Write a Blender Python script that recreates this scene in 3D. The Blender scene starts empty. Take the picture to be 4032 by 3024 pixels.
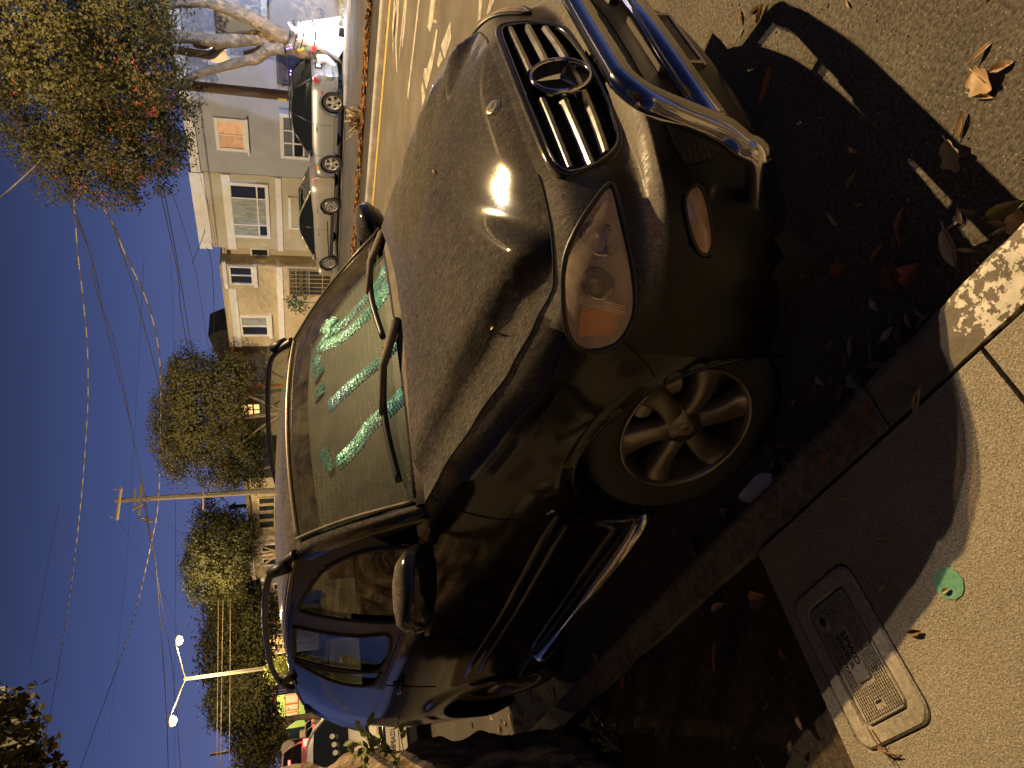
import bpy, bmesh, math, random
from mathutils import Vector, Matrix
from mathutils.bvhtree import BVHTree
SC = bpy.context.scene
COL = SC.collection
rnd = random.Random(11)
R = math.radians
PI = math.pi

# ------------------------------------------------------------------ camera
CF, CPITCH, CYAW, CROLL, CH = 2696.77, 17.445, 38.511, -1.1016, 1.6484
def cam_axes():
    p, y, r = R(CPITCH), R(CYAW), R(CROLL)
    F = Vector((math.sin(y)*math.cos(p), math.cos(y)*math.cos(p), -math.sin(p)))
    Rt = Vector((math.cos(y), -math.sin(y), 0))
    U = Rt.cross(F)
    return F, Rt*math.cos(r)+U*math.sin(r), U*math.cos(r)-Rt*math.sin(r)
CFW, CR, CU = cam_axes()
CAMP = Vector((0, 0, CH))
cd = bpy.data.cameras.new('camera'); cam = bpy.data.objects.new('camera', cd); COL.objects.link(cam)
cd.sensor_width = 36; cd.lens = CF/4032*36; cd.clip_start = .05; cd.clip_end = 3000
# the phone was held on its side: picture x runs down, picture y runs to the right
cam.matrix_world = Matrix(((-CU.x, CR.x, -CFW.x, 0), (-CU.y, CR.y, -CFW.y, 0), (-CU.z, CR.z, -CFW.z, CH), (0, 0, 0, 1)))
SC.camera = cam
def ray(ix, iy):
    return CFW + CR*((3024-iy-1512)/CF) + CU*((2016-ix)/CF)
def atx(ix, iy, X):
    d = ray(ix, iy); return CAMP + d*(X/d.x)
def aty(ix, iy, Y):
    d = ray(ix, iy); return CAMP + d*(Y/d.y)
def atz(ix, iy, Z=0.0):
    d = ray(ix, iy); return CAMP + d*((Z-CH)/d.z)

# ------------------------------------------------------------------ sky and exposure
W = bpy.data.worlds.new('World'); SC.world = W; W.use_nodes = True
nt = W.node_tree; nt.nodes.clear()
out = nt.nodes.new('ShaderNodeOutputWorld'); bg = nt.nodes.new('ShaderNodeBackground')
tc = nt.nodes.new('ShaderNodeTexCoord'); sep = nt.nodes.new('ShaderNodeSeparateXYZ')
ramp = nt.nodes.new('ShaderNodeValToRGB')
nt.links.new(tc.outputs['Generated'], sep.inputs[0]); nt.links.new(sep.outputs[2], ramp.inputs[0])
nt.links.new(ramp.outputs[0], bg.inputs[0]); nt.links.new(bg.outputs[0], out.inputs[0])
cr = ramp.color_ramp
SKY = [(0.0, (.135, .130, .235)), (.07, (.106, .128, .290)), (.20, (.056, .082, .222)), (.34, (.026, .037, .100)), (.50, (.013, .019, .066)), (.70, (.007, .010, .034)), (1.0, (.005, .007, .022))]
cr.elements[0].position = 0; cr.elements[0].color = SKY[0][1]+(1,)
cr.elements[1].position = 1; cr.elements[1].color = SKY[-1][1]+(1,)
for p, c in SKY[1:-1]:
    e = cr.elements.new(p); e.color = c+(1,)
bg.inputs[1].default_value = SKYS = 1.0
SC.view_settings.view_transform = 'Standard'; SC.view_settings.look = 'None'
SC.view_settings.exposure = 0; SC.view_settings.gamma = 1
SC.render.engine = 'CYCLES'
SC.cycles.max_bounces = 8; SC.cycles.transparent_max_bounces = 12
SC.cycles.sample_clamp_indirect = 4

# ------------------------------------------------------------------ lamps of the place, some added out of view
WARM = (1.0, .67, .29)
def lamp(kind, name, loc, energy, color, size=.1, aim=None, spot=None, blend=.5, parent=None):
    d = bpy.data.lights.new(name, kind); d.energy = energy; d.color = color
    if kind == 'AREA': d.shape = 'DISK'; d.size = size
    else: d.shadow_soft_size = size
    if kind == 'SPOT': d.spot_size = R(spot); d.spot_blend = blend
    o = bpy.data.objects.new(name, d); COL.objects.link(o); o.location = loc
    if aim is not None:
        o.rotation_euler = (Vector(aim)-Vector(loc)).to_track_quat('-Z', 'Y').to_euler()
    if parent is not None: o.parent = parent
    return o

# ------------------------------------------------------------------ helpers
def tag(o, label=None, cat=None, group=None, kind=None):
    if label: o['label'] = label
    if cat: o['category'] = cat
    if group: o['group'] = group
    if kind: o['kind'] = kind
    return o
def thing(name, label, cat, loc=(0, 0, 0), rz=0, group=None):
    o = bpy.data.objects.new(name, None); COL.objects.link(o); o.location = loc; o.rotation_euler = (0, 0, rz)
    o.empty_display_size = .1
    return tag(o, label, cat, group)
def kids(o, seen=None):
    return list(o.children)
def copy_tree(o, parent=None):
    c = o.copy(); COL.objects.link(c)
    if parent is not None: c.parent = parent
    for ch in list(o.children): copy_tree(ch, c)
    return c

class MB:
    """collects shapes; build() links them as one mesh object"""
    def __init__(s): s.v = []; s.f = []; s.sm = []
    def add(s, vs, fs, smooth=False):
        n = len(s.v); s.v += [tuple(v) for v in vs]; s.f += [tuple(i+n for i in f) for f in fs]; s.sm += [smooth]*len(fs)
        return s
    def box(s, c, d, rz=0, m=None):
        x, y, z = d[0]/2, d[1]/2, d[2]/2
        vs = [Vector((a*x, b*y, e*z)) for e in (-1, 1) for b in (-1, 1) for a in (-1, 1)]
        if m is not None: vs = [m @ v for v in vs]
        elif rz: q = Matrix.Rotation(rz, 3, 'Z'); vs = [q @ v for v in vs]
        c = Vector(c)
        return s.add([v+c for v in vs], [(0, 2, 3, 1), (4, 5, 7, 6), (0, 1, 5, 4), (2, 6, 7, 3), (0, 4, 6, 2), (1, 3, 7, 5)])
    def tube(s, pts, r, n=8, caps=True, smooth=True, flat=None):
        pts = [Vector(p) for p in pts]
        rs = r if isinstance(r, (list, tuple)) else [r]*len(pts)
        vs = []; fs = []
        up = None
        for i, p in enumerate(pts):
            t = (pts[min(i+1, len(pts)-1)]-pts[max(i-1, 0)])
            if t.length < 1e-9: t = Vector((0, 0, 1))
            t.normalize()
            if up is None:
                a = Vector((0, 0, 1)) if abs(t.z) < .9 else Vector((1, 0, 0))
                up = (a - t*a.dot(t)).normalized()
            else:
                up = up - t*up.dot(t)
                up = up.normalized() if up.length > 1e-6 else t.orthogonal().normalized()
            b = t.cross(up)
            for k in range(n):
                a = 2*PI*k/n
                e = up*math.cos(a)*(flat or 1)+b*math.sin(a)
                vs.append(p+e*rs[i])
        for i in range(len(pts)-1):
            for k in range(n):
                fs.append((i*n+k, i*n+(k+1) % n, (i+1)*n+(k+1) % n, (i+1)*n+k))
        s.add(vs, fs, smooth)
        if caps:
            m = len(s.v)-len(vs)
            s.f.append(tuple(m+k for k in reversed(range(n)))); s.sm.append(False)
            s.f.append(tuple(m+(len(pts)-1)*n+k for k in range(n))); s.sm.append(False)
        return s
    def lathe(s, prof, c=(0, 0, 0), axis='z', n=24, smooth=True, m=None, closed=False):
        vs = []; fs = []
        for r_, h in prof:
            for k in range(n):
                a = 2*PI*k/n; x, y = r_*math.cos(a), r_*math.sin(a)
                v = Vector((x, y, h)) if axis == 'z' else (Vector((h, x, y)) if axis == 'x' else Vector((y, h, x)))
                if m is not None: v = m @ v
                vs.append(v+Vector(c))
        L = len(prof)
        for i in range(L if closed else L-1):
            j = (i+1) % L
            for k in range(n):
                fs.append((i*n+k, i*n+(k+1) % n, j*n+(k+1) % n, j*n+k))
        return s.add(vs, fs, smooth)
    def grid(s, rows, smooth=True, close=False):
        n = len(rows[0]); vs = [p for r_ in rows for p in r_]; fs = []
        for i in range(len(rows)-1):
            for k in range(n if close else n-1):
                fs.append((i*n+k, i*n+(k+1) % n, (i+1)*n+(k+1) % n, (i+1)*n+k))
        return s.add(vs, fs, smooth)
    def poly(s, pts, smooth=False): return s.add(pts, [tuple(range(len(pts)))], smooth)
    def prism(s, pts, d, smooth=False):
        """closed outline (3-D points) pushed along d"""
        n = len(pts); d = Vector(d); vs = [Vector(p) for p in pts]; vs += [v+d for v in vs]
        fs = [tuple(reversed(range(n))), tuple(range(n, 2*n))]
        fs += [(k, (k+1) % n, n+(k+1) % n, n+k) for k in range(n)]
        return s.add(vs, fs, smooth)
    def build(s, name, mat, parent=None, loc=None, bevel=0, weld=False, subsurf=0):
        me = bpy.data.meshes.new(name); me.from_pydata(s.v, [], s.f)
        me.polygons.foreach_set('use_smooth', s.sm)
        if weld:
            bm = bmesh.new(); bm.from_mesh(me); bmesh.ops.remove_doubles(bm, verts=bm.verts, dist=1e-4)
            bmesh.ops.recalc_face_normals(bm, faces=bm.faces); bm.to_mesh(me); bm.free()
        me.update()
        o = bpy.data.objects.new(name, me); COL.objects.link(o)
        if mat is not None: me.materials.append(mat)
        if parent is not None: o.parent = parent
        if loc is not None: o.location = loc
        if bevel:
            b = o.modifiers.new('b', 'BEVEL'); b.width = bevel; b.segments = 2; b.limit_method = 'ANGLE'
        return o

def lerp(a, b, t): return a+(b-a)*t
def tab(t, x):
    if x <= t[0][0]: return t[0][1]
    for (a, b), (c, d) in zip(t, t[1:]):
        if x <= c: return b+(d-b)*(x-a)/(c-a)
    return t[-1][1]
def cr1(p0, p1, p2, p3, t):
    return .5*((2*p1)+(-p0+p2)*t+(2*p0-5*p1+4*p2-p3)*t*t+(-p0+3*p1-3*p2+p3)*t**3)
def crv(P, k, t):
    n = len(P); q = [P[max(0, min(n-1, k+d))] for d in (-1, 0, 1, 2)]
    return [cr1(q[0][i], q[1][i], q[2][i], q[3][i], t) for i in range(len(P[0]))]
def spline(P, n=8, closed=False):
    P = [tuple(p) for p in P]; out = []
    if closed:
        L = len(P)
        for k in range(L):
            q = [P[(k+d) % L] for d in (-1, 0, 1, 2)]
            for j in range(n): out.append(Vector([cr1(q[0][i], q[1][i], q[2][i], q[3][i], j/n) for i in range(len(P[0]))]))
        return out
    for k in range(len(P)-1):
        for j in range(n): out.append(Vector(crv(P, k, j/n)))
    out.append(Vector(P[-1])); return out
def sstep(x): x = max(0, min(1, x)); return x*x*(3-2*x)

# ------------------------------------------------------------------ materials
MATS = {}
def nodes(name):
    m = bpy.data.materials.new(name); m.use_nodes = True; n = m.node_tree
    return m, n, n.nodes['Principled BSDF'], n.nodes['Material Output']
def setp(b, **k):
    for a, v in k.items():
        i = b.inputs[a.replace('_', ' ')]
        i.default_value = v
def M(name, col, rough=.6, metal=0, col2=None, scale=6, detail=4, mix=(.35, .65), bump=0, bscale=None, coat=0, stretch=None, spec=None, trans=0, emit=None, estr=0, alpha=None, ior=None):
    if name in MATS: return MATS[name]
    m, n, b, o = nodes(name)
    b.inputs['Base Color'].default_value = tuple(col)+(1,); b.inputs['Roughness'].default_value = rough; b.inputs['Metallic'].default_value = metal
    if coat: b.inputs['Coat Weight'].default_value = coat; b.inputs['Coat Roughness'].default_value = .04
    if spec is not None: b.inputs['Specular IOR Level'].default_value = spec
    if trans: b.inputs['Transmission Weight'].default_value = trans
    if ior: b.inputs['IOR'].default_value = ior
    if emit: b.inputs['Emission Color'].default_value = tuple(emit)+(1,); b.inputs['Emission Strength'].default_value = estr
    if col2 or bump:
        t = n.nodes.new('ShaderNodeTexCoord'); mp = n.nodes.new('ShaderNodeMapping'); n.links.new(t.outputs['Object'], mp.inputs[0])
        if stretch: mp.inputs['Scale'].default_value = stretch
    if col2:
        z = n.nodes.new('ShaderNodeTexNoise'); z.inputs['Scale'].default_value = scale; z.inputs['Detail'].default_value = detail; z.inputs['Roughness'].default_value = .62
        n.links.new(mp.outputs[0], z.inputs['Vector'])
        r = n.nodes.new('ShaderNodeValToRGB'); r.color_ramp.elements[0].position = mix[0]; r.color_ramp.elements[1].position = mix[1]
        r.color_ramp.elements[0].color = tuple(col)+(1,); r.color_ramp.elements[1].color = tuple(col2)+(1,)
        n.links.new(z.outputs[0], r.inputs[0]); n.links.new(r.outputs[0], b.inputs['Base Color'])
    if bump:
        z2 = n.nodes.new('ShaderNodeTexNoise'); z2.inputs['Scale'].default_value = bscale or scale*4; z2.inputs['Detail'].default_value = 6
        n.links.new(mp.outputs[0], z2.inputs['Vector'])
        bp = n.nodes.new('ShaderNodeBump'); bp.inputs['Strength'].default_value = min(1, bump); bp.inputs['Distance'].default_value = .02
        n.links.new(z2.outputs[0], bp.inputs['Height']); n.links.new(bp.outputs[0], b.inputs['Normal'])
    MATS[name] = m
    return m
def paint(name, col, dust=.0, dustcol=(.30, .245, .165), rough=.10, metal=0, streak=(7, 1.6, 4), base_dust=.0, nmin=.50):
    """lacquer with dust lying on the faces that look up"""
    m, n, b, o = nodes(name)
    L = n.links.new
    setp(b, Roughness=rough, Metallic=metal); b.inputs['Base Color'].default_value = tuple(col)+(1,)
    b.inputs['Specular IOR Level'].default_value = .42
    t = n.nodes.new('ShaderNodeTexCoord'); mp = n.nodes.new('ShaderNodeMapping'); mp.inputs['Scale'].default_value = streak
    L(t.outputs['Object'], mp.inputs[0])
    g = n.nodes.new('ShaderNodeNewGeometry'); sx = n.nodes.new('ShaderNodeSeparateXYZ'); L(g.outputs['Normal'], sx.inputs[0])
    mr = n.nodes.new('ShaderNodeMapRange'); mr.interpolation_type = 'SMOOTHSTEP'
    mr.inputs['From Min'].default_value = nmin; mr.inputs['From Max'].default_value = .95
    L(sx.outputs[2], mr.inputs['Value'])
    z1 = n.nodes.new('ShaderNodeTexNoise'); z1.inputs['Scale'].default_value = 15; z1.inputs['Detail'].default_value = 8; z1.inputs['Roughness'].default_value = .75; z1.inputs['Distortion'].default_value = 1.2
    L(mp.outputs[0], z1.inputs['Vector'])
    z2 = n.nodes.new('ShaderNodeTexNoise'); z2.inputs['Scale'].default_value = 2.2; z2.inputs['Detail'].default_value = 3; L(t.outputs['Object'], z2.inputs['Vector'])
    z3 = n.nodes.new('ShaderNodeTexVoronoi'); z3.feature = 'DISTANCE_TO_EDGE'; z3.inputs['Scale'].default_value = 38
    zz = n.nodes.new('ShaderNodeTexNoise'); zz.inputs['Scale'].default_value = 14; L(t.outputs['Object'], zz.inputs['Vector'])
    va = n.nodes.new('ShaderNodeVectorMath'); va.operation = 'ADD'; L(t.outputs['Object'], va.inputs[0])
    vs = n.nodes.new('ShaderNodeVectorMath'); vs.operation = 'SCALE'; vs.inputs['Scale'].default_value = .12; L(zz.outputs['Color'], vs.inputs[0]); L(vs.outputs[0], va.inputs[1]); L(va.outputs[0], z3.inputs['Vector'])
    r3 = n.nodes.new('ShaderNodeMapRange'); r3.inputs['From Max'].default_value = .06; r3.inputs['To Min'].default_value = 1.75; r3.inputs['To Max'].default_value = 1.0; L(z3.outputs['Distance'], r3.inputs['Value'])
    r1 = n.nodes.new('ShaderNodeMapRange'); r1.inputs['From Min'].default_value = .34; r1.inputs['From Max'].default_value = .66; r1.inputs['To Min'].default_value = .30; r1.inputs['To Max'].default_value = 1.30; L(z1.outputs[0], r1.inputs['Value'])
    r2 = n.nodes.new('ShaderNodeMapRange'); r2.inputs['From Min'].default_value = .3; r2.inputs['From Max'].default_value = .7; r2.inputs['To Min'].default_value = .72; r2.inputs['To Max'].default_value = 1.15; L(z2.outputs[0], r2.inputs['Value'])
    def mul(a, c_):
        q = n.nodes.new('ShaderNodeMath'); q.operation = 'MULTIPLY'
        L(a, q.inputs[0])
        if isinstance(c_, float): q.inputs[1].default_value = c_
        else: L(c_, q.inputs[1])
        return q.outputs[0]
    f = mul(mul(mul(mul(mr.outputs[0], r1.outputs[0]), r2.outputs[0]), r3.outputs[0]), float(dust))
    ad = n.nodes.new('ShaderNodeMath'); ad.operation = 'ADD'; ad.use_clamp = True; ad.inputs[1].default_value = base_dust; L(f, ad.inputs[0])
    d = n.nodes.new('ShaderNodeBsdfDiffuse'); d.inputs['Color'].default_value = tuple(dustcol)+(1,); d.inputs['Roughness'].default_value = .8
    mx = n.nodes.new('ShaderNodeMixShader'); L(ad.outputs[0], mx.inputs[0]); L(b.outputs[0], mx.inputs[1]); L(d.outputs[0], mx.inputs[2])
    L(mx.outputs[0], o.inputs[0])
    MATS[name] = m
    return m
def glass(name, col=(.6, .65, .62), rough=.02, alpha=.5, dust=0, dustcol=(.3, .26, .19)):
    """a pane one can look through: part mirror, part clear tint, with dust on it"""
    m, n, b, o = nodes(name); L = n.links.new
    n.nodes.remove(b)
    tr = n.nodes.new('ShaderNodeBsdfTransparent'); tr.inputs[0].default_value = tuple(col)+(1,)
    gl = n.nodes.new('ShaderNodeBsdfGlossy'); gl.inputs['Roughness'].default_value = rough
    fr = n.nodes.new('ShaderNodeLayerWeight'); fr.inputs[0].default_value = .5
    pw = n.nodes.new('ShaderNodeMath'); pw.operation = 'POWER'; pw.inputs[1].default_value = 5; L(fr.outputs['Facing'], pw.inputs[0])
    ml = n.nodes.new('ShaderNodeMath'); ml.operation = 'MULTIPLY_ADD'; ml.inputs[1].default_value = .92; ml.inputs[2].default_value = .05; ml.use_clamp = True
    L(pw.outputs[0], ml.inputs[0])
    mx = n.nodes.new('ShaderNodeMixShader'); L(ml.outputs[0], mx.inputs[0]); L(tr.outputs[0], mx.inputs[1]); L(gl.outputs[0], mx.inputs[2])
    last = mx.outputs[0]
    if dust:
        t = n.nodes.new('ShaderNodeTexCoord')
        z = n.nodes.new('ShaderNodeTexNoise'); z.inputs['Scale'].default_value = 7; z.inputs['Detail'].default_value = 8; z.inputs['Roughness'].default_value = .8; z.inputs['Distortion'].default_value = .8; L(t.outputs['Object'], z.inputs['Vector'])
        r = n.nodes.new('ShaderNodeMapRange'); r.inputs['From Min'].default_value = .3; r.inputs['From Max'].default_value = .75; r.inputs['To Min'].default_value = dust*.12; r.inputs['To Max'].default_value = dust*1.9; L(z.outputs[0], r.inputs['Value'])
        d = n.nodes.new('ShaderNodeBsdfDiffuse'); d.inputs[0].default_value = tuple(dustcol)+(1,)
        m2 = n.nodes.new('ShaderNodeMixShader'); L(r.outputs[0], m2.inputs[0]); L(last, m2.inputs[1]); L(d.outputs[0], m2.inputs[2]); last = m2.outputs[0]
    L(last, o.inputs[0]); MATS[name] = m
    return m

BLACKP = paint('black_lacquer', (.007, .007, .007), dust=.58, dustcol=(.325, .29, .225))
BUMPP = paint('black_bumper_lacquer', (.008, .008, .009), dust=.95, dustcol=(.44, .39, .30), rough=.3, nmin=.12)
BUMPP.node_tree.nodes['Principled BSDF'].inputs['Specular IOR Level'].default_value = .22
CHROME = M('chrome', (.62, .61, .6), rough=.09, metal=1, col2=(.42, .41, .4), scale=3, mix=(.4, .75))
DCHROME = M('dark_chrome', (.25, .25, .25), rough=.14, metal=1)
RUBBER = M('rubber', (.018, .017, .016), rough=.75, col2=(.035, .031, .026), scale=8)
BLACKPL = M('black_plastic', (.012, .012, .012), rough=.45)
DUSTPL = M('dusty_plastic', (.16, .13, .09), rough=.85, col2=(.09, .073, .05), scale=9)
ALLOY = M('alloy', (.30, .27, .22), rough=.38, metal=.8, col2=(.20, .17, .13), scale=5)
DARKIN = M('dark_inside', (.006, .006, .006), rough=.9)
MESHBLK = M('grille_black', (.010, .010, .010), rough=.35)
SLATM = M('slat_silver', (.50, .48, .46), rough=.22, metal=.9, col2=(.36, .34, .32), scale=22, mix=(.45, .55))
LENS = glass('clear_lens', (.90, .84, .74), rough=.03, dust=.19, dustcol=(.92, .72, .52))  # warm veil is part haze, part reflected pavement light put into dust colour
REFL = M('lamp_reflector', (.95, .87, .74), rough=.3, metal=.15)
AMBER = M('amber_reflector', (.80, .30, .06), rough=.4)
AMBLENS = M('amber_lens', (.42, .27, .16), rough=.12, coat=.5, col2=(.26, .15, .08), scale=14)
WSGLASS = glass('windscreen_glass', (.80, .86, .80), rough=.03, dust=.14)
SIDEGLASS = glass('side_glass', (.30, .32, .28), rough=.01)
# ================================================================== black SUV
CX, CY = 2.03, 1.728
PLAN = [((0, -.870), 'C'), ((.30, -.858), 'C'), ((.52, -.812), 'F'), ((.70, -.72), 'FK'), ((.825, -.585), 'K'), ((.895, -.44), 'KG'), ((.93, -.25), 'G'),
        ((.943, 0), 'GH'), ((.945, .30), 'H'), ((.945, .62), 'I'), ((.945, .95), 'D'), ((.945, 1.6), 'D'), ((.945, 2.4), 'E'), ((.945, 3.0), 'Q'),
        ((.935, 3.3), 'Q'), ((.895, 3.6), 'Q'), ((.78, 3.78), 'T'), ((.5, 3.87), 'T'), ((0, 3.905), 'T')]
PROF = {
 'C': [(.22, .10), (.30, .03), (.40, .005), (.55, 0), (.675, .006), (.698, .020), (.712, .075), (.722, .112), (.80, .135), (.88, .16), (.94, .178), (.985, .205)],
 'F': [(.22, .10), (.30, .03), (.40, .005), (.55, 0), (.680, .006), (.702, .016), (.716, .05), (.728, .078), (.80, .098), (.88, .125), (.93, .15), (.965, .19)],
 'K': [(.22, .12), (.30, .04), (.40, .01), (.52, 0), (.64, 0), (.69, .004), (.72, .012), (.75, .022), (.80, .036), (.87, .065), (.92, .095), (.960, .145)],
 'G': [(.22, .10), (.30, .03), (.40, 0), (.52, 0), (.60, 0), (.66, 0), (.72, 0), (.80, .006), (.88, .022), (.95, .055), (1.005, .10), (1.04, .145)],
 'H': [(.22, .10), (.30, .03), (.40, 0), (.52, 0), (.62, 0), (.70, 0), (.80, 0), (.90, .010), (.99, .032), (1.07, .066), (1.13, .105), (1.17, .145)],
 'I': [(.22, .10), (.30, .03), (.40, 0), (.52, 0), (.62, 0), (.70, 0), (.80, 0), (.90, .008), (1.0, .024), (1.09, .048), (1.17, .085), (1.225, .13)],
 'D': [(.22, .10), (.30, .03), (.40, 0), (.52, 0), (.62, 0), (.70, 0), (.80, 0), (.90, .008), (1.0, .024), (1.07, .036), (1.12, .047), (1.165, .058)],
 'E': [(.22, .10), (.30, .03), (.40, 0), (.52, 0), (.62, 0), (.70, 0), (.80, 0), (.90, .006), (1.0, .020), (1.08, .033), (1.15, .046), (1.20, .058)],
 'Q': [(.22, .10), (.30, .03), (.40, 0), (.52, 0), (.62, 0), (.70, 0), (.80, 0), (.90, .004), (1.0, .016), (1.09, .032), (1.16, .046), (1.22, .060)],
 'T': [(.22, .10), (.32, .02), (.42, 0), (.52, 0), (.60, .01), (.70, .03), (.80, .035), (.90, .04), (1.0, .05), (1.08, .06), (1.15, .075), (1.22, .09)],
}
def _pf(k):
    if len(k) == 1: return PROF[k]
    return [((a[0]+b[0])/2, (a[1]+b[1])/2) for a, b in zip(PROF[k[0]], PROF[k[1]])]
PROFS = [_pf(k) for _, k in PLAN]
PPTS = [p for p, _ in PLAN]
NP = len(PPTS)
def plan(s):                       # s in [0, NP-1]
    k = min(NP-2, int(s)); t = s-k
    P = [PPTS[1]]+PPTS
    def g(i):
        if i < 0: x, y = PPTS[-i]; return (-x, y)
        if i >= NP: x, y = PPTS[2*(NP-1)-i]; return (-x, y)
        return PPTS[i]
    q = [g(k+d) for d in (-1, 0, 1, 2)]
    x, y = cr1(q[0][0], q[1][0], q[2][0], q[3][0], t), cr1(q[0][1], q[1][1], q[2][1], q[3][1], t)
    e = 1e-3
    return x, y
def plan_n(s):
    a = plan(max(0, s-.01)); b = plan(min(NP-1, s+.01)); dx, dy = b[0]-a[0], b[1]-a[1]
    l = math.hypot(dx, dy) or 1
    if s < .02: return 0, -1
    return dy/l, -dx/l
def wall(s, r):                    # r in [0, 11]: rows from sill to top edge
    k = min(NP-2, int(s)); t = s-k; t2 = t*t*(3-2*t)*.5+t*.5
    i = min(10, int(r)); w = r-i
    def row(ii):
        ii = max(0, min(11, ii))
        a, b = PROFS[k][ii], PROFS[k+1][ii]
        return a[0]+(b[0]-a[0])*t2, a[1]+(b[1]-a[1])*t2
    q = [row(i+d) for d in (-1, 0, 1, 2)]
    z = cr1(q[0][0], q[1][0], q[2][0], q[3][0], w); ins = cr1(q[0][1], q[1][1], q[2][1], q[3][1], w)
    x, y = plan(s); nx, ny = plan_n(s)
    # flared wheel arches
    if s > 4 and z < .92:
        for ay in (0, 2.915):
            d = math.hypot(y-ay, z-.37)
            if d < .58: ins -= .020*sstep((.58-d)/.13)
    return Vector((x-nx*ins, y-ny*ins, z))
def s_of_y(y):
    lo, hi = 2.5, NP-2.5
    for _ in range(40):
        m = (lo+hi)/2
        if plan(m)[1] < y: lo = m
        else: hi = m
    return lo
ARCH = .425
YD1, YD2, YD3 = .445, 1.59, 2.47
def front_top(s): return wall(s, 11)
SS = []
for a, b, n in [(0, s_of_y(-.43), 34), (s_of_y(-.43), s_of_y(YD1), 36), (s_of_y(YD1), s_of_y(YD2), 40), (s_of_y(YD2), s_of_y(YD3), 32), (s_of_y(YD3), s_of_y(3.45), 36), (s_of_y(3.45), NP-1, 24)]:
    SS += [a+(b-a)*i/n for i in range(n)]
SS.append(NP-1.0)
RR = [i*11/44 for i in range(45)]
def car_wall_parts():
    """half shell, sorted into parts; vertices round the wheel arches pulled on to the arch"""
    V = [[wall(s, r) for r in RR] for s in SS]
    parts = {}
    done = {}
    for i in range(len(SS)):
        for j in range(len(RR)):
            v = V[i][j]
            if v.x < .7: continue
            for ay in (0, 2.915):
                dy, dz = v.y-ay, v.z-.37; d = math.hypot(dy, dz)
                if ARCH-.016 < d < ARCH+.016:
                    v.y = ay+dy*ARCH/d; v.z = .37+dz*ARCH/d
    for i in range(len(SS)-1):
        for j in range(len(RR)-1):
            q = [V[i][j], V[i+1][j], V[i+1][j+1], V[i][j+1]]
            c = sum(q, Vector())/4
            if c.x > .6 and min(math.hypot(c.y-a, c.z-.37) for a in (0, 2.915)) < ARCH-.002: continue
            sm = (SS[i]+SS[i+1])/2
            if c.y < -.43:
                p = 'front_bumper'
            elif c.y < YD1: p = 'fender'
            elif c.y < YD2: p = 'front_door' if c.z > .37 else 'sill'
            elif c.y < YD3: p = 'rear_door' if c.z > .37 else 'sill'
            elif c.y < 3.45: p = 'quarter_panel'
            else: p = 'rear_bumper' if c.z < .62 else 'tailgate'
            parts.setdefault(p, []).append(q)
    return parts
def hood_zc(y): return crtab(HZC, y)
HZC = [(-.70, .955), (-.665, .985), (-.62, 1.02), (-.56, 1.053), (-.425, 1.11), (-.24, 1.172), (0, 1.219), (.25, 1.252), (.45, 1.268), (.7, 1.28)]
def crtab(t, x):
    k = 0
    while k < len(t)-2 and t[k+1][0] < x: k += 1
    u = (x-t[k][0])/(t[k+1][0]-t[k][0]); u = max(-.2, min(1.2, u))
    q = [t[max(0, min(len(t)-1, k+d))] for d in (-1, 0, 1, 2)]
    m1 = (q[2][1]-q[0][1])/max(1e-6, q[2][0]-q[0][0]); m2 = (q[3][1]-q[1][1])/max(1e-6, q[3][0]-q[1][0]); h = q[2][0]-q[1][0]
    return (2*u**3-3*u*u+1)*q[1][1]+(u**3-2*u*u+u)*h*m1+(-2*u**3+3*u*u)*q[2][1]+(u**3-u*u)*h*m2
def hood_raw(x, y):
    a = abs(x); xc = .575+.085*max(0, min(1.1, (y+.6)/1.1))
    z = hood_zc(y)-.030*(a/.62)**2
    z -= tab([(-.62, .078), (-.3, .062), (.1, .046), (.5, .034)], y)*sstep((a-xc)/.085)
    # headlight side falls away towards the nose
    z -= .06*max(0, a-xc-.03)
    return z
HOOD_S1 = s_of_y(.50)
HN, HM = 70, 26
def hood_rows(sign=1):
    rows = []
    for i in range(HN+1):
        s = .02+(HOOD_S1-.02)*i/HN
        B = wall(s, 11); yc = lerp(-.668, .215, (i/HN)**1.0)
        B2 = B.copy()
        zb = hood_raw(B.x, B.y)
        row = []
        for k in range(HM+1):
            a = k/HM
            x = B.x*a; y = B.y*a**1.6+yc*(1-a**1.6)
            # rear edge of the bonnet is nearly straight
            z = hood_raw(x, y)+(B.z-zb)*a**3
            row.append(Vector((x*sign, y, z)))
        rows.append(row)
    return rows
# --- glasshouse
def belt(y): return Vector((tab([(.5, .84), (.95, .888), (3.2, .887), (3.5, .86)], y), y, tab([(.5, 1.235), (.95, 1.165), (1.6, 1.168), (2.4, 1.20), (3.4, 1.225)], y)))
ROOFZ = [(1.12, 1.698), (1.3, 1.733), (1.6, 1.763), (2.0, 1.782), (2.6, 1.778), (3.1, 1.752), (3.5, 1.715), (3.66, 1.69)]
def roof_edge(y):
    x = tab([(1.12, .615), (1.5, .648), (2.2, .662), (3.0, .655), (3.66, .62)], y)
    return Vector((x, y, crtab(ROOFZ, y)-.055))
def ghouse(y, t):
    """side of the glasshouse: t = 0 belt, t = 1 roof edge"""
    a = belt(y); b = roof_edge(max(1.12, min(3.66, y)))
    if y < 1.17:                                # behind the windscreen pillar
        b = apillar(y)
    v = a.lerp(b, t); v.y = y
    v.x += .035*math.sin(PI*min(1, max(0, t)))*min(1, (b.z-a.z)/.5)
    return v
def apillar(y):
    u = (y-.55)/(1.17-.55)
    p = Vector((.80, .55, 1.245)).lerp(Vector((.628, 1.17, 1.652)), u); p.z += .025*math.sin(PI*max(0, min(1, u)))
    return p
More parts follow.
